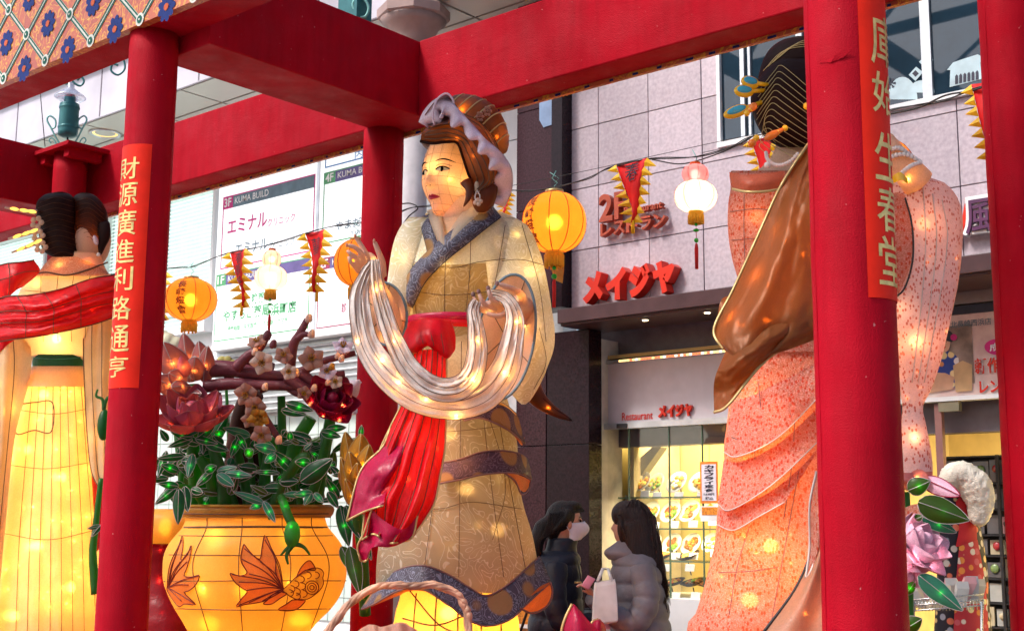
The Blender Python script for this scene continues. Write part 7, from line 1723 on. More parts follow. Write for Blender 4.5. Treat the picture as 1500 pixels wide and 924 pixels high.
sheet_obj([[(838, 884, 5.85), (840, 884, 5.85), (842, 885, 5.85)], [(828, 905, 5.84), (846, 902, 5.80), (862, 908, 5.84)], [(822, 930, 5.84), (848, 928, 5.78), (880, 930, 5.84)], [(818, 990, 5.84), (848, 990, 5.78), (900, 990, 5.84)]], 20, 16, 'cloth', M['magcloth'], rc, None, 'l', .007)
sheet_obj([[(876, 906, 5.95), (878, 906, 5.95), (880, 907, 5.95)], [(864, 918, 5.94), (876, 916, 5.9), (888, 922, 5.94)], [(850, 990, 5.94), (876, 990, 5.9), (900, 990, 5.94)]], 12, 12, 'cloth', M['magcloth'], rc, None, 'l', .006)
# red and yellow lantern bulk behind the pot
rv = thing('round_lantern_base', 'yellow dome and red glowing drum lantern standing behind the flower pot', 'lantern', P(245, 1100, 8.0))
dm_ = Body([(745, 222, 268), (752, 206, 282), (765, 200, 290), (780, 204, 288), (792, 214, 276), (797, 224, 266)], 8.0, .9); dm_.mesh('dome', M['pot'], rv, 20, 48)
dr_ = Body([(796, 200, 270), (820, 205, 262), (845, 210, 256), (870, 206, 262), (930, 190, 290), (1100, 185, 300)], 8.0, .9, lambda th, y: .03*math.sin(y*.25)); dr_.mesh('drum', shell('dark_red_drum', (.28, .006, .012), .3, .35), rv, 40, 48)
bulb(rv, P(245, 770, 8.0), .25, (1, .6, .15), .03); bulb(rv, P(235, 805, 7.88), .05, LC, .01); bulb(rv, P(232, 850, 7.9), .05, (1, .3, .1), .01); bulb(rv, P(240, 900, 8.0), .08, (1, .4, .2), .01)
# ------------------------------------------------------------------ string of lanterns and pennants
YL = 6.3
cb = thing('festoon_cable', 'black twisted cable strung behind the red posts carrying lanterns and pennants', 'cable', PY(800, 290, YL))
def cable(pts, r=.006, name='cable', tw=True):
    q = [PY(x, y, YL) for x, y in cr(pts, 120)]; g = G()
    if tw:
        for k in (0, 3.14): g.tube([p+UP*r*math.cos(i*.55+k)+Vector((0, 1, 0))*r*math.sin(i*.55+k) for i, p in enumerate(q)], r*.8, 6)
    else: g.tube(q, r, 6)
    return g.build(name, M['cable'], cb)
cable([(60, 420), (190, 398), (262, 392), (284, 390), (330, 372), (397, 358), (480, 333), (560, 322), (600, 305), (640, 300), (735, 280), (769, 280), (806, 276), (860, 262), (893, 246), (950, 233), (1018, 230), (1070, 216), (1110, 198), (1200, 190), (1310, 160), (1380, 148), (1430, 130), (1520, 108)], .004)
cable([(735, 275), (860, 250), (960, 228), (1060, 206), (1110, 196)], .002, tw=False); cable([(955, 234), (1000, 240), (1050, 226), (1090, 208), (1105, 198)], .004, tw=False)
cable([(1300, 168), (1345, 158), (1385, 140), (1420, 134), (1440, 128)], .005, tw=False); cable([(580, 300), (600, 298), (612, 305), (598, 318), (585, 340), (592, 350), (600, 338)], .005, tw=False)
def round_lantern(px, py, rx, ry, label, par=None, text=True, lit=6, mat='lant', tassel=True, tcol=None, y=YL, ta=-38):
    c = PY(px, py, y); D = (c-CAM).dot(F); r = rx*D/FPX; h = ry*D/FPX
    t = thing('paper_lantern', label, 'lantern', c, 'lanterns strung on the cable')
    prof = []; n = 60
    for i in range(n+1):
        a = -math.pi/2*.86+math.pi*.86*i/n; prof.append((r*math.cos(a)**.85*(1+.006*math.cos(i*math.pi)), h*math.sin(a)/math.sin(math.pi/2*.86)))
    G().lathe(c, prof, 48, cap=False).build('shade', M[mat], t)
    g = []
    for k in range(10):
        th = 2*math.pi*k/10+.2; g.append([c+Vector((math.cos(th)*(p[0]*1.005), math.sin(th)*(p[0]*1.005), p[1])) for p in prof[::3]])
    wires(g, .0035, M['rib'] if mat == 'lant' else M['lantp'], t, 'rib')
    r0 = prof[0][0]
    G().lathe(c, [(r0*1.05, h-.004), (r0*1.05, h+.02), (r0*.9, h+.022)], 28).build('top_ring', M['gold_wire'], t)
    G().lathe(c, [(r0*.9, -h-.03), (r0*1.05, -h-.01), (r0*1.05, -h+.006)], 28).build('bottom_ring', M['fringe'], t)
    fr_g = G()
    for k in range(22):
        th = 2*math.pi*k/22; p = c+Vector((math.cos(th)*r0*1.0, math.sin(th)*r0*1.0, -h-.02)); fr_g.tube([p, p-UP*.03, p-UP*(.075+.01*math.sin(k*3))], .009, 5)
    fr_g.build('fringe', M['fringe'], t)
    if tassel:
        G().ball(c-UP*(h+.105), .013, 10, 8).build('bead', M['bead'], t); G().ball(c-UP*(h+.16), .018, 10, 8).build('bead', M['bead'], t)
        g = G(); g.tube([c-UP*(h+.06), c-UP*(h+.2)], .002, 5); g.tube([c-UP*(h+.18), c-UP*(h+.22), c-UP*(h+.36)], [.008, .013, .011], 8); g.build('tassel', M['tassel'], t)
    g = G(); g.tube([c+UP*h, c+UP*(h+.05), c+UP*(h+.07)+RT*.02, c+UP*(h+.10)-RT*.015, c+UP*(h+.15)+RT*.01], .003, 5); g.tube([c+UP*(h+.07), c+UP*(h+.1)+RT*.03, c+UP*(h+.14)-RT*.03], .002, 5); g.build('hook', M['teal_l'], t)
    bulb(t, c, lit*.25, (1, .62, .22) if mat == 'lant' else (1, .85, .62), .035)
    if text:
        base = math.atan2(CAM.y-c.y, CAM.x-c.x)
        for i, ch in enumerate('長崎燈會'):
            a0 = R_(ta); z1 = h*(.74-.40*i); z0 = z1-h*.34
            def fn(u, v, w):
                z = z0+(z1-z0)*v; rr = float(np.interp(z, [p[1] for p in prof], [p[0] for p in prof]))*1.012; a = base+a0+(u-.5)*h*.46/max(rr, .05)
                return c+Vector((math.cos(a)*rr, math.sin(a)*rr, z))
            text_map(ch, fn, 'character', M['ink'], t, bold=.022, cuts=6)
    return t
round_lantern(279, 439, 39, 31, 'orange round lantern with red characters above the pink lotus', lit=5, tassel=False, ta=-22)
round_lantern(521, 385, 32, 34, 'plain orange lantern behind the raised silk hand', text=False, lit=2.5, tassel=False)
round_lantern(812, 326, 48, 45, 'large orange lantern with black characters beside the dark granite', lit=7, ta=-52)
round_lantern(1284, 257, 58, 56, 'orange lantern peeping out behind the big red post', text=False, lit=5, y=6.0, tassel=False)
round_lantern(632, 350, 34, 34, 'orange lantern hidden behind the chin of the cream lady', text=False, lit=2.5, tassel=False)
def gourd(px, py1, rx1, ry1, py2, rx2, ry2, label, lit, m1='lantp'):
    c = PY(px, py2, YL); D = (c-CAM).dot(F); s = D/FPX; r2, h2, r1, h1 = rx2*s, ry2*s, rx1*s, ry1*s; dz = (py2-py1)*s
    t = thing('gourd_lantern', label, 'lantern', c, 'lanterns strung on the cable')
    for (cz, r, h, m_, nm) in ((0, r2, h2, 'lantw', 'lower_shade'), (dz, r1, h1, m1, 'upper_shade')):
        n = 30; prof = [(r*max(.32, math.cos(-math.pi/2*.9+math.pi*.9*i/n)**.8)*(1+.01*math.cos(i*math.pi)), cz+h*math.sin(-math.pi/2*.9+math.pi*.9*i/n)) for i in range(n+1)]
        o = G().lathe(c, prof, 40, cap=False).build(nm, M[m_], t)
        wires([[c+Vector((math.cos(a)*p[0]*1.006, math.sin(a)*p[0]*1.006, p[1])) for p in prof[::2]] for a in np.linspace(0, 5.5, 8)], .0018, M['lantp'], o, 'rib')
    g = G(); g.lathe(c, [(r1*.38, dz+h1*.96), (r1*.40, dz+h1+.012), (.001, dz+h1+.014)], 20); g.build('top_cap', M['rib'], t)
    g = G(); g.lathe(c, [(r2*.34, -h2*.9), (r2*.36, -h2-.03)], 20)
    for k in range(16):
        a = k*.3927; p = c+Vector((math.cos(a)*r2*.33, math.sin(a)*r2*.33, -h2-.02)); g.tube([p, p-UP*.05], .008, 5)
    g.build('fringe', M['fringe'], t)
    G().ball(c-UP*(h2+.075), .010, 8, 6).build('bead', M['bead'], t); G().ell(c-UP*(h2+.11), (.018, 0, 0), (0, .018, 0), (0, 0, .01), 10, 6).build('bead', M['bead'], t); G().ball(c-UP*(h2+.17), .014, 8, 6).build('bead', M['bead'], t)
    g = G(); g.tube([c-UP*(h2+.06), c-UP*(h2+.2)], .002, 4); g.tube([c-UP*(h2+.19), c-UP*(h2+.22), c-UP*(h2+.34)], [.007, .012, .010], 8); g.build('tassel', M['tassel'], t)
    g = G(); g.tube([c+UP*(dz+h1), c+UP*(dz+h1+.04)+RT*.01, c+UP*(dz+h1+.09)-RT*.015], .003, 5); g.build('hook', M['teal_l'], t)
    bulb(t, c, lit*.16, (1, .88, .66), .03); bulb(t, c+UP*dz, lit*.03, (1, .8, .6), .02)
gourd(397, 379, 14, 14, 407, 24, 19, 'small white gourd lantern hanging before the clinic board', 4.5, 'lantw')
gourd(1019, 253, 20, 15, 288, 32, 24, 'bright white gourd lantern with pink top by the pink stone wall', 6)
def pennant(quad, label, txt=None, tpos=None, nt=7, yoff=0):
    "quad: top-left, top-right, tip (pixels)"
    (ax_, ay_), (bx_, by_), (tx_, ty_) = quad
    t = thing('pennant', label, 'pennant', PY(ax_, ay_, YL), 'pennants hung on the cable')
    def PT(u, v):      # u 0..1 across, v 0..1 down
        x = (ax_+(bx_-ax_)*u)*(1-v)+tx_*v; y = (ay_+(by_-ay_)*u)*(1-v)+ty_*v
        p = PY(x, y, YL); return p+Vector((0, .035*math.sin(v*5+ax_)*v+.02*math.sin(u*4+v*3), 0))
    nu, nv = 18, 8
    V = [PT(j/(nv-1), i/(nu-1)*.985) for i in range(nu) for j in range(nv)]
    Fc = [(i*nv+j, i*nv+j+1, (i+1)*nv+j+1, (i+1)*nv+j) for i in range(nu-1) for j in range(nv-1)]
    mk('cloth', V, Fc, M['pen_red'], t, thick=.003)
    for side in (0, 1):
        a, b = (ax_, ay_) if side == 0 else (bx_, by_), (tx_, ty_)
        L = math.hypot(a[0]-b[0], a[1]-b[1]); step_ = L/nt
        for k in range(nt):
            v0, v1 = k/nt, (k+1)/nt; w = step_*1.05; sg = -1 if side == 0 else 1
            p0 = PT(side, v0*.98); p1 = PT(side, v1*.98)
            x = a[0]+(b[0]-a[0])*(v0+v1)/2; y = a[1]+(b[1]-a[1])*(v0+v1)/2
            q = PY(x+sg*w*.95, y+step_*.35, YL)+Vector((0, -.02*rnd.random(), 0)); 
            m0 = (p0+p1)/2+Vector((0, -.012, 0))
            mk('tooth', [p0, m0, p1, q], [(0, 1, 3), (1, 2, 3)], M['pen_yel'], t, smooth=False, thick=.003)
    if txt:
        n = len(txt)
        for i, ch in enumerate(txt):
            v0 = tpos[0]+(tpos[1]-tpos[0])*i/n; v1 = v0+(tpos[1]-tpos[0])/n*.92; wd = .5
            text_map(ch, lambda u, v, w: PT(.5+(u-.5)*wd/(1-(v0+v1)/2*.8), v1+(v0-v1)*v)+Vector((0, -.012, 0)), 'character', M['pblack'], t, bold=.0, cuts=5)
    g = G(); p = PY(tx_, ty_, YL); g.tube([p+UP*.02, p-UP*.06], .012, 6); g.build('tip_tab', M['pen_yel'], t); return t
pennant(((337, 369), (362, 364), (354, 452)), 'narrow red pennant with three black characters and yellow teeth', '春節祭', (.03, .66))
pennant(((447, 341), (478, 336), (464, 430)), 'red pennant with one double character left of the red post', '囍', (.10, .40))
pennant(((903, 241), (950, 232), (927, 328)), 'red pennant hanging in front of the 2F wall sign', '春', (.03, .34))
pennant(((1100, 205), (1135, 196), (1120, 290)), 'red pennant half hidden behind the striped dark hair')
pennant(((1423, 124), (1470, 112), (1448, 235)), 'red pennant with yellow teeth at the far right post')
pennant(((216, 404), (246, 398), (238, 470)), 'red pennant mostly hidden by the left red post')
pennant(((730, 285), (750, 282), (742, 330)), 'small pennant behind the mauve frill')
# flat yellow patch below the large lantern
ys_ = thing('yellow_patch', 'flat yellow patch behind the tassel of the large orange lantern', 'pennant', PY(815, 385, 6.5))
V = [PY(x, y, 6.5) for x, y in ((808, 380), (826, 376), (826, 396), (824, 415), (812, 410), (808, 395))]; mk('cloth', V, [tuple(range(6))], M['goldpet'], ys_, smooth=False, thick=.004)
# ------------------------------------------------------------------ teal iron gas lamps
def gas_lamp(px, D, ytop, label, s=1.0, partial=False):
    t = thing('gas_lamp', label, 'lamp', P(px, 170, D), 'teal iron lamps under the arcade')
    k = D/FPX*s
    def Q(dx, y): return P(px+dx, y, D)
    G().tube([Q(-2, ytop), Q(-2, 124)], .018, 12).build('pipe', M['teal_l'], t)
    c = Q(0, 200); z = lambda y: Q(0, y).z-c.z
    G().lathe(c, [(.03*s, z(122)), (.035*s, z(130)), (.12*s, z(140)), (.135*s, z(143)), (.10*s, z(147)), (.05*s, z(149))], 32, cap=False).build('glass_hood', M['lampglass'], t)
    G().lathe(c, [(.045*s, z(140)), (.05*s, z(150)), (.082*s, z(153)), (.085*s, z(156)), (.082*s, z(158)), (.084*s, z(194)), (.08*s, z(199)), (.04*s, z(202))], 32).build('lamp_body', M['teal'], t)
    for y in (157, 186): G().lathe(c, [(.086*s, z(y)), (.089*s, z(y+1)), (.086*s, z(y+3))], 32, cap=False).build('band', M['teal'], t)
    G().tube([Q(0, 200), Q(0, 214)], .008, 8).build('rod', M['cable'], t)
    g = G()
    for sg in (-1, 1):
        q = cr([(sg*4+0, 214), (sg*12, 200), (sg*18, 188), (sg*24, 176), (sg*20, 170), (sg*12, 176), (sg*12, 186), (sg*17, 189)], 40); g.tube([Q(x+(4 if sg > 0 else -6), y) for x, y in q], .008, 6)
    for sg in (-1, 1):
        q = cr([(sg*16, 214), (sg*19, 206), (sg*24, 202), (sg*27, 206), (sg*24, 210)], 20); g.tube([Q(x, y) for x, y in q], .006, 6)
    g.build('scroll', M['teal_l'], t)
    g = G(); q = cr([(6, 106), (12, 90), (30, 74), (55, 70), (78, 82), (84, 100), (74, 110), (64, 104), (66, 94), (74, 96)], 60); g.tube([Q(x, y) for x, y in q], .010, 6)
    q = cr([(6, 108), (8, 120), (18, 126), (24, 120), (20, 113), (14, 118)], 30); g.tube([Q(x, y) for x, y in q], .010, 6); g.build('bracket_scroll', M['teal'], t)
    return t
gas_lamp(99, 10.9, 55, 'teal iron gas lamp with scrolls above the red post cap at left')
t = thing('lamp_bracket', 'teal iron lamp bracket partly hidden behind the crossing beams', 'lamp', P(520, 10, 9.8))
G().box(-.11, .11, -.08, .08, -.4, .6).build('lamp_body', M['teal'], t, smooth=False).location = (0, 0, 0)
t.children[0].matrix_parent_inverse = Matrix.Identity(4)
g = G(); g.tube([P(x, y, 9.7) for x, y in cr([(520, 16), (517, 6), (524, -4), (534, 0), (540, 12), (536, 24), (528, 26)], 30)], .012, 6); g.build('scroll', M['teal_l'], t)
# steel ribs of the street arcade roof high above (seen mirrored in the window)
ar = thing('arcade_roof', 'dark steel arcade roof ribs far above the street', 'roof', (-2, -2, 8.6))
for k in range(10):
    x = -10+k*2.1; G().box(x, x+.14, -9, 8.4, 8.45, 8.75).build('rib_beam', M['cable'], ar, smooth=False)
for i, y in enumerate((-7, -4.6, -2.2, .2, 2.6, 5, 7.4)):
    G().box(-10, 9.2, y, y+.10, 8.50, 8.64).build('purlin', M['cable'], ar, smooth=False)
    for k in range(9):
        x = -9.9+k*2.1; G().tube([(x, y+.05, 8.47), (x+2.1, y+2.35, 8.47)], .035, 6).build('brace', M['cable'], ar)
# ------------------------------------------------------------------ two women walking past
def person(label, base, hgt, facing, coatmat, hairmat, grp=None, sgn=1):
    t = thing('person', label, 'person', base, grp); return t
def quilt(n_, amp): return lambda u: amp*abs(math.sin(u*math.pi*n_))**.6
def coat_body(base, rows, mat, par, name='coat', n=90, q=0.0, qs=.10, fx=RT, fy=F):
    "rows (z, cx, cy, rx, ry) in the person's own frame"
    a = cr(rows, n); V = []; seg = 40
    for r in a:
        bulge = 1+q*abs(math.sin(math.pi*r[0]/qs))**.5
        for j in range(seg):
            th = 2*math.pi*j/seg; V.append(base+fx*(r[1]+r[3]*bulge*math.cos(th))+fy*(r[2]+r[4]*bulge*math.sin(th))+UP*r[0])
    Fc = [(i*seg+j, i*seg+(j+1) % seg, (i+1)*seg+(j+1) % seg, (i+1)*seg+j) for i in range(n-1) for j in range(seg)]
    Fc += [tuple(range(seg-1, -1, -1)), tuple((n-1)*seg+j for j in range(seg))]
    return mk(name, V, Fc, mat, par)
def sleeve_q(pts, rs, mat, par, q=.10, qn=7, name='coat_sleeve'):
    n = 60; a = [Vector(p) for p in cr(pts, n)]; w = np.interp(np.linspace(0, 1, n), np.linspace(0, 1, len(rs)), rs)
    g = G(); g.tube(a, [w[i]*(1+q*(abs(math.sin(math.pi*i/n*qn))**.5-.5)) for i in range(n)], 20); return g.build(name, mat, par)
def hand_geo(g, wrist, d, palm_n, s=1.0, curl=.6):
    "palm, four unequal curled fingers and a thumb"
    d = Vector(d).normalized(); n = Vector(palm_n); n = (n-d*n.dot(d)).normalized(); x = d.cross(n)
    g.ell(wrist+d*.045*s, x*.038*s, n*.016*s, d*.05*s, 12, 8)
    for k, (o, L) in enumerate(((-.028, .062), (-.010, .072), (.009, .067), (.027, .052))):
        b = wrist+d*.085*s+x*o*s; p1 = b+d*L*.45*s+n*L*.12*s*curl; p2 = p1+d*L*.28*s*(1-curl*.5)+n*L*.30*s*curl; p3 = p2+d*L*.12*s*(1-curl)+n*L*.28*s*curl
        g.tube([b-d*.02*s, b, p1, p2, p3], [.009*s, .0095*s, .0085*s, .0078*s, .006*s], 8)
    b = wrist+d*.03*s-x*.030*s; g.tube([b, b+d*.03*s-x*.02*s+n*.008*s, b+d*.055*s-x*.022*s+n*.022*s], [.012*s, .010*s, .007*s], 8)
# --- woman in navy, walking right, profile
b1 = P(820, 776, 7.95); b1.z = 0; SH = -.055
w1 = thing('person', 'woman in a navy puffer coat and white mask walking right past the restaurant', 'person', b1)
L1 = lambda x, y, z: b1+RT*x+F*y+UP*z
g = G()
hcx, hz = .045, 1.545
g.ell(L1(hcx-.015, 0, hz+.02), RT*.098, F*.076, UP*.112, 24, 16)          # skull
g.ell(L1(hcx+.03, 0, hz-.035), RT*.062, F*.058, UP*.085, 20, 12)           # face and jaw
g.tube([L1(hcx+.082, 0, hz+.02), L1(hcx+.100, 0, hz-.018), L1(hcx+.110, 0, hz-.028)], [.010, .013, .010], 8)
g.tube([L1(-.01, 0, 1.30), L1(.0, 0, 1.40), L1(.02, 0, 1.48)], [.065, .055, .052], 16)
g.ell(L1(-.02, 0, 1.15), RT*.11, F*.17, UP*.24, 20, 12); g.ell(L1(-.02, 0, .92), RT*.12, F*.16, UP*.15, 20, 12)
for s_, dx in ((-1, .16), (1, -.14)):
    g.tube([L1(0, .08*s_, .9), L1(dx*.6, .085*s_, .50), L1(dx, .085*s_, .10)], [.09, .062, .042], 14); g.ell(L1(dx+.06, .085*s_, .045), RT*.12, F*.042, UP*.04, 12, 8)
g.tube([L1(-.02, -.17, 1.30), L1(-.02, -.20, 1.05), L1(.16, -.17, .98)], [.045, .038, .026], 12); g.tube([L1(-.02, .17, 1.30), L1(-.0, .2, 1.05), L1(.2, .12, .98)], [.045, .038, .026], 12)
remeshed(g, 'body', M['pskin'], w1, .010, 3)
g = G(); hand_geo(g, L1(.20, -.16, .985), RT+UP*.1, -F*.2-UP, 1.0, .9); hand_geo(g, L1(.20, .10, .985), RT+UP*.1-F*.1, -UP, 1.0, .9); remeshed(g, 'hand', M['pskin'], w1, .005, 1)
G().ell(L1(hcx+.012, -.070, hz-.01), RT*.014, F*.010, UP*.028, 12, 8).build('ear', M['pskin'], w1)
for s_ in (-1, 1):
    G().ell(L1(hcx+.079, .030*s_, hz+.015), RT*.007, F*.012, UP*.008, 10, 6).build('eye', M['iris'], w1)
    G().tube([L1(hcx+.086, .015*s_, hz+.034), L1(hcx+.084, .032*s_, hz+.040), L1(hcx+.074, .048*s_, hz+.034)], .0035, 6).build('eyebrow', M['phair'], w1)
# mask: ridged shell over nose and mouth
V = []; nu, nv = 14, 20
for i in range(nu):
    u = i/(nu-1)
    for j in range(nv):
        th = R_(-100+200*j/(nv-1)); z = hz+.012-.105*u-.012*abs(math.sin(th)); r = .068+.052*math.sin(math.pi*min(1, u*.9+.12))*(math.cos(th) if abs(th) < 1.57 else 0)**1.5
        V.append(L1(hcx+.020+r*math.cos(th)*.95, .068*math.sin(th), z))
mk('mask', V, [(i*nv+j, i*nv+j+1, (i+1)*nv+j+1, (i+1)*nv+j) for i in range(nu-1) for j in range(nv-1)], M['mask'], w1, thick=.003)
g = G(); g.tube([L1(hcx+.02, -.07, hz-.01), L1(hcx-.005, -.078, hz+.01)], .002, 5); g.tube([L1(hcx+.02, -.07, hz-.07), L1(hcx-.005, -.078, hz-.02)], .002, 5); g.build('mask_loop', M['mask'], w1)
g = G(); g.ell(L1(hcx-.030, 0, hz+.030), RT*.102, F*.088, UP*.106, 24, 16); g.ell(L1(hcx-.08, 0, hz-.02), RT*.05, F*.075, UP*.10, 18, 12); g.ell(L1(hcx+.03, 0, hz+.105), RT*.06, F*.06, UP*.03, 16, 8)
g.tube([L1(-.04, 0, hz+.01), L1(-.11, -.02, hz-.03), L1(-.145, -.04, hz-.12), L1(-.15, -.05, hz-.22), L1(-.14, -.06, hz-.34)], [.055, .05, .048, .04, .02], 16)
g.tube([L1(hcx+.01, -.078, hz+.08), L1(hcx-.02, -.085, hz+.02), L1(-.04, -.08, hz-.05)], [.02, .022, .018], 10)
remeshed(g, 'hair', M['phair'], w1, .010, 2)
coat_body(b1, [(.42, -.02, 0, .175, .22), (.6, -.02, 0, .175, .215), (.8, -.02, 0, .17, .205), (1.0, -.02, 0, .155, .20), (1.15, -.02, 0, .15, .205), (1.27, -.02, 0, .14, .20), (1.34, -.01, 0, .125, .16), (1.38, .0, 0, .09, .10)], M['coatb'], w1, q=.08, qs=.10)
V_ = coat_body(b1, [(1.345, .005, 0, .105, .12), (1.40, .01, 0, .092, .10), (1.44, .02, 0, .090, .092), (1.455, .02, 0, .075, .08)], M['coatb'], w1, 'collar', 20)
sleeve_q([L1(-.03, -.17, 1.30), L1(-.04, -.23, 1.12), L1(.0, -.24, .99), L1(.10, -.21, .97), L1(.19, -.17, .985)], [.072, .072, .066, .058, .05], M['coatb'], w1)
sleeve_q([L1(-.03, .17, 1.30), L1(-.03, .22, 1.12), L1(.02, .22, 1.0), L1(.12, .16, .98), L1(.20, .11, .985)], [.072, .072, .066, .058, .05], M['coatb'], w1)
G().obox(L1(.10, -.205, 1.20), RT*.022, UP*.006, F*.002).build('logo', M['gold_wire'], w1); G().obox(L1(.16, -.20, 1.02), RT*.024, UP*.022, F*.004).build('badge', M['pgrey'], w1)
for s_, dx in ((-1, .16), (1, -.14)): 
    g = G(); g.tube([L1(0, .08*s_, .85), L1(dx*.6, .085*s_, .50), L1(dx, .085*s_, .12)], [.10, .075, .055], 14); g.build('trousers', M['pblack'], w1)
    g = G(); g.ell(L1(dx+.06, .085*s_, .05), RT*.13, F*.05, UP*.05, 14, 8); g.build('shoe', M['cable'], w1)
pk = thing('snack_pack', 'pink and white packet held by the woman in navy', 'packet', L1(.30, -.12, .95))
G().obox(L1(.30, -.16, .955), RT*.05+F*.01, F*.02, UP*.04).build('packet', M['pack'], pk, bevel=.008); G().obox(L1(.30, -.165, .915), RT*.048+F*.01, F*.02, UP*.018).build('packet_base', M['mask'], pk, bevel=.006)
sb = thing('shoulder_bag', 'black bag strap and dark bag at the side of the woman in navy', 'bag', L1(-.2, -.2, .8))
G().obox(L1(-.24, -.16, .78), RT*.10, F*.05, UP*.13).build('bag_body', M['pblack'], sb, bevel=.02); G().tube([L1(-.24, -.17, .9), L1(-.16, -.23, 1.15), L1(-.05, -.12, 1.36)], .008, 6).build('strap', M['cable'], sb)
# --- woman in grey, walking left, seen from side-behind
b2_ = P(930, 776, 7.7); b2_.z = 0
w2 = thing('person', 'woman with long dark hair in a grey quilted coat looking at her phone', 'person', b2_)
L2 = lambda x, y, z: b2_+RT*x+F*y+UP*z
g = G(); hx, hz = -.03, 1.535
g.ell(L2(hx+.01, 0, hz+.02), RT*.098, F*.078, UP*.112, 24, 16); g.ell(L2(hx-.035, .01, hz-.035), RT*.06, F*.058, UP*.085, 20, 12)
g.tube([L2(hx-.085, .01, hz+.01), L2(hx-.106, .01, hz-.028)], [.010, .012], 8)
g.tube([L2(.02, 0, 1.30), L2(.0, 0, 1.40), L2(-.02, 0, 1.48)], [.065, .055, .052], 16)
g.ell(L2(.02, 0, 1.15), RT*.11, F*.17, UP*.24, 20, 12); g.ell(L2(.02, 0, .92), RT*.12, F*.16, UP*.15, 20, 12)
for s_, dx in ((-1, -.16), (1, .14)):
    g.tube([L2(0, .08*s_, .9), L2(dx*.6, .085*s_, .50), L2(dx, .085*s_, .10)], [.09, .062, .042], 14); g.ell(L2(dx-.06, .085*s_, .045), RT*.12, F*.042, UP*.04, 12, 8)
remeshed(g, 'body', M['pskin'], w2, .010, 3)
for s_ in (-1, 1): G().ell(L2(hx-.082, .01+.03*s_, hz+.012), RT*.007, F*.012, UP*.007, 10, 6).build('eye', M['iris'], w2)
g = G(); hand_geo(g, L2(-.24, -.16, 1.13), -RT*.7+UP*.7, -RT*.3-UP*.2-F*.1, .9, .9); hand_geo(g, L2(-.22, -.20, .98), -RT*.3-UP, RT, .9, 1.0); remeshed(g, 'hand', M['pskin'], w2, .005, 1)
g = G(); g.ell(L2(hx+.03, -.005, hz+.03), RT*.108, F*.094, UP*.115, 24, 16); g.ell(L2(hx-.02, 0, hz+.06), RT*.09, F*.088, UP*.085, 20, 12); g.ell(L2(hx-.03, -.06, hz-.02), RT*.05, F*.025, UP*.10, 14, 10)
for k, (o, L, r) in enumerate(((-.03, .30, .045), (.02, .40, .05), (.06, .44, .048), (.085, .42, .04), (.05, .40, .05))):
    g.tube([L2(hx+.03+o*.6, -.05+.01*k, hz), L2(hx+.05+o, -.085+.012*k, hz-.12), L2(hx+.075+o*1.05, -.11+.015*k, hz-.26), L2(hx+.10+o*1.1, -.12+.015*k, hz-L)], [.07, r*1.1, r, .018], 14)
remeshed(g, 'hair', M['bhair'], w2, .010, 2)
coat_body(b2_, [(.30, .03, 0, .175, .22), (.55, .03, 0, .175, .215), (.8, .03, 0, .17, .205), (1.0, .03, 0, .155, .20), (1.15, .02, 0, .15, .205), (1.27, .01, 0, .14, .20), (1.345, .0, 0, .125, .15), (1.385, -.01, 0, .10, .11)], M['coatg'], w2, q=.11, qs=.10)
coat_body(b2_, [(1.335, -.03, 0, .125, .13), (1.365, -.045, 0, .135, .135), (1.39, -.045, 0, .13, .125), (1.415, -.03, 0, .11, .105), (1.445, -.01, 0, .09, .09)], M['coatg'], w2, 'hood', 24)
sleeve_q([L2(.02, -.17, 1.30), L2(.04, -.23, 1.12), L2(-.03, -.25, 1.00), L2(-.14, -.22, 1.03), L2(-.22, -.18, 1.10)], [.072, .075, .070, .062, .052], M['coatg'], w2, .13, 8)
sleeve_q([L2(.0, .17, 1.30), L2(-.02, .22, 1.12), L2(-.08, .2, 1.0), L2(-.18, .1, 1.06), L2(-.25, .04, 1.12)], [.072, .072, .068, .06, .05], M['coatg'], w2, .13, 8)
for s_, dx in ((-1, -.16), (1, .14)):
    g = G(); g.tube([L2(0, .08*s_, .85), L2(dx*.6, .085*s_, .50), L2(dx, .085*s_, .12)], [.10, .075, .055], 14); g.build('trousers', M['pblack'], w2)
    g = G(); g.ell(L2(dx-.06, .085*s_, .05), RT*.13, F*.05, UP*.05, 14, 8); g.build('shoe', M['cable'], w2)
ph = thing('phone', 'red cased phone in the hand of the woman in grey', 'phone', L2(-.30, -.17, 1.2)); G().obox(L2(-.285, -.18, 1.21), RT*.02-UP*.01, F*.035, UP*.03+RT*.02).build('phone_case', M['pack'], ph, bevel=.004)
bg_ = thing('shopping_bag', 'white shopping bag hanging from the arm of the woman in grey', 'bag', L2(-.16, -.3, .75))
V = []
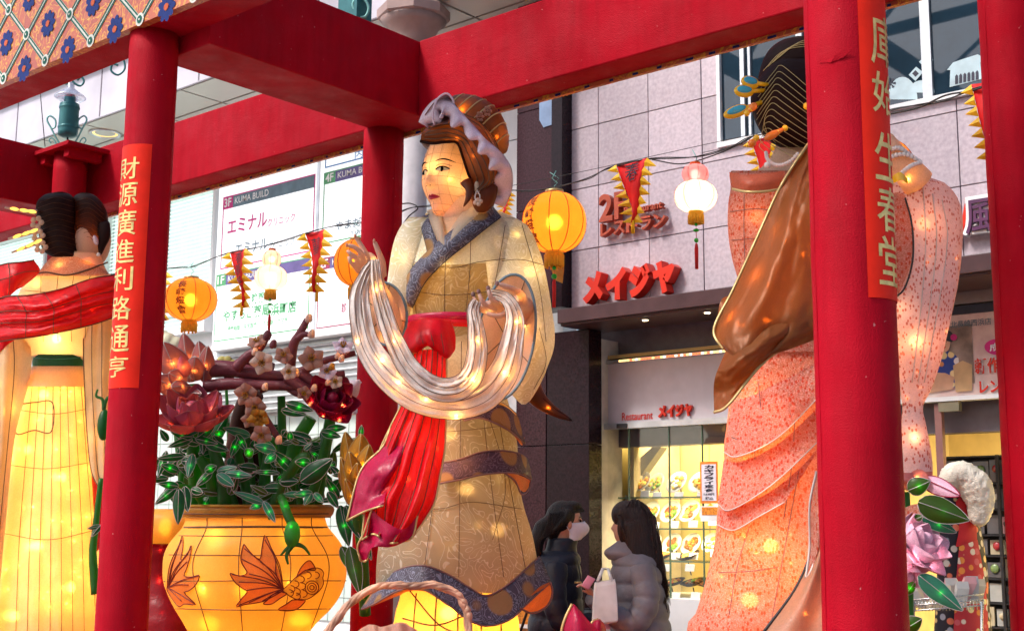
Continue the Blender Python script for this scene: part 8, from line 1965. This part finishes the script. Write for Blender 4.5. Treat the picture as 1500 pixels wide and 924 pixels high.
for (z, w, d) in ((.99, .062, .04), (1.0, .070, .05), (1.09, .068, .045), (1.20, .060, .03), (1.225, .056, .02)):
    for (sx_, sy) in ((-1, -1), (1, -1), (1, 1), (-1, 1)): V.append(L2(-.20+sx_*w, -.31+sy*d, z+.01*sx_))
mk('bag_body', V, [(i*4+j, i*4+(j+1) % 4, (i+1)*4+(j+1) % 4, (i+1)*4+j) for i in range(4) for j in range(4)]+[(3, 2, 1, 0)], M['bag'], bg_, smooth=False, bevel=.006)
for s_ in (-1, 1): G().tube([L2(-.24, -.31+.02*s_, 1.22), L2(-.21, -.29, 1.29), L2(-.18, -.28, 1.29), L2(-.16, -.31+.02*s_, 1.22)], .009, 6).build('handle', M['bag'], bg_)

# loose strands
q = random.Random(4); g = G()
for k in range(90):
    t = q.uniform(-1, 1); r = q.uniform(.96, 1.07); o_ = q.uniform(-.02, .11)
    g.tube([L2(hx+.03+.05*t, -.03+.05*q.uniform(-1, 1), hz+.145*r*(1-.25*t*t)), L2(hx+.03+.108*r*t, -.07*r, hz+.05), L2(hx+.05+.09*t*.7+o_*.6, -.108*r, hz-.12), L2(hx+.07+o_*1.05, -.12*r, hz-.26), L2(hx+.09+o_*1.2, -.125*r, hz-q.uniform(.36, .50))], [.0035, .004, .004, .0035, .001], 5)
o = g.build('hair_strands', M['bhair'], w2); o['kind'] = 'stuff'
g = G()
for k in range(80):
    t = q.uniform(-1, 1); r = q.uniform(.97, 1.06); e = q.uniform(0, 1)
    g.tube([L1(.05+.055*t+.045, -.02+.03*t, 1.545+.125*r-.05*abs(t)), L1(.045-.05+.06*t, -.092*r, 1.60), L1(-.05+.03*t, -.085*r, 1.54-.04*e), L1(-.12-.02*e, -.06*r-.02, 1.43), L1(-.15-.02*e+.03*t, -.08*r, 1.45-q.uniform(.18, .32))], [.003, .0035, .0035, .003, .001], 5)
o = g.build('hair_strands', M['phair'], w1); o['kind'] = 'stuff'
# seams and zip of the coats
g = G(); g.tube([L1(.10, -.12, 1.33), L1(.135, -.13, 1.15), L1(.145, -.135, .9), L1(.15, -.14, .6)], .004, 6); g.build('zip', M['cable'], w1)
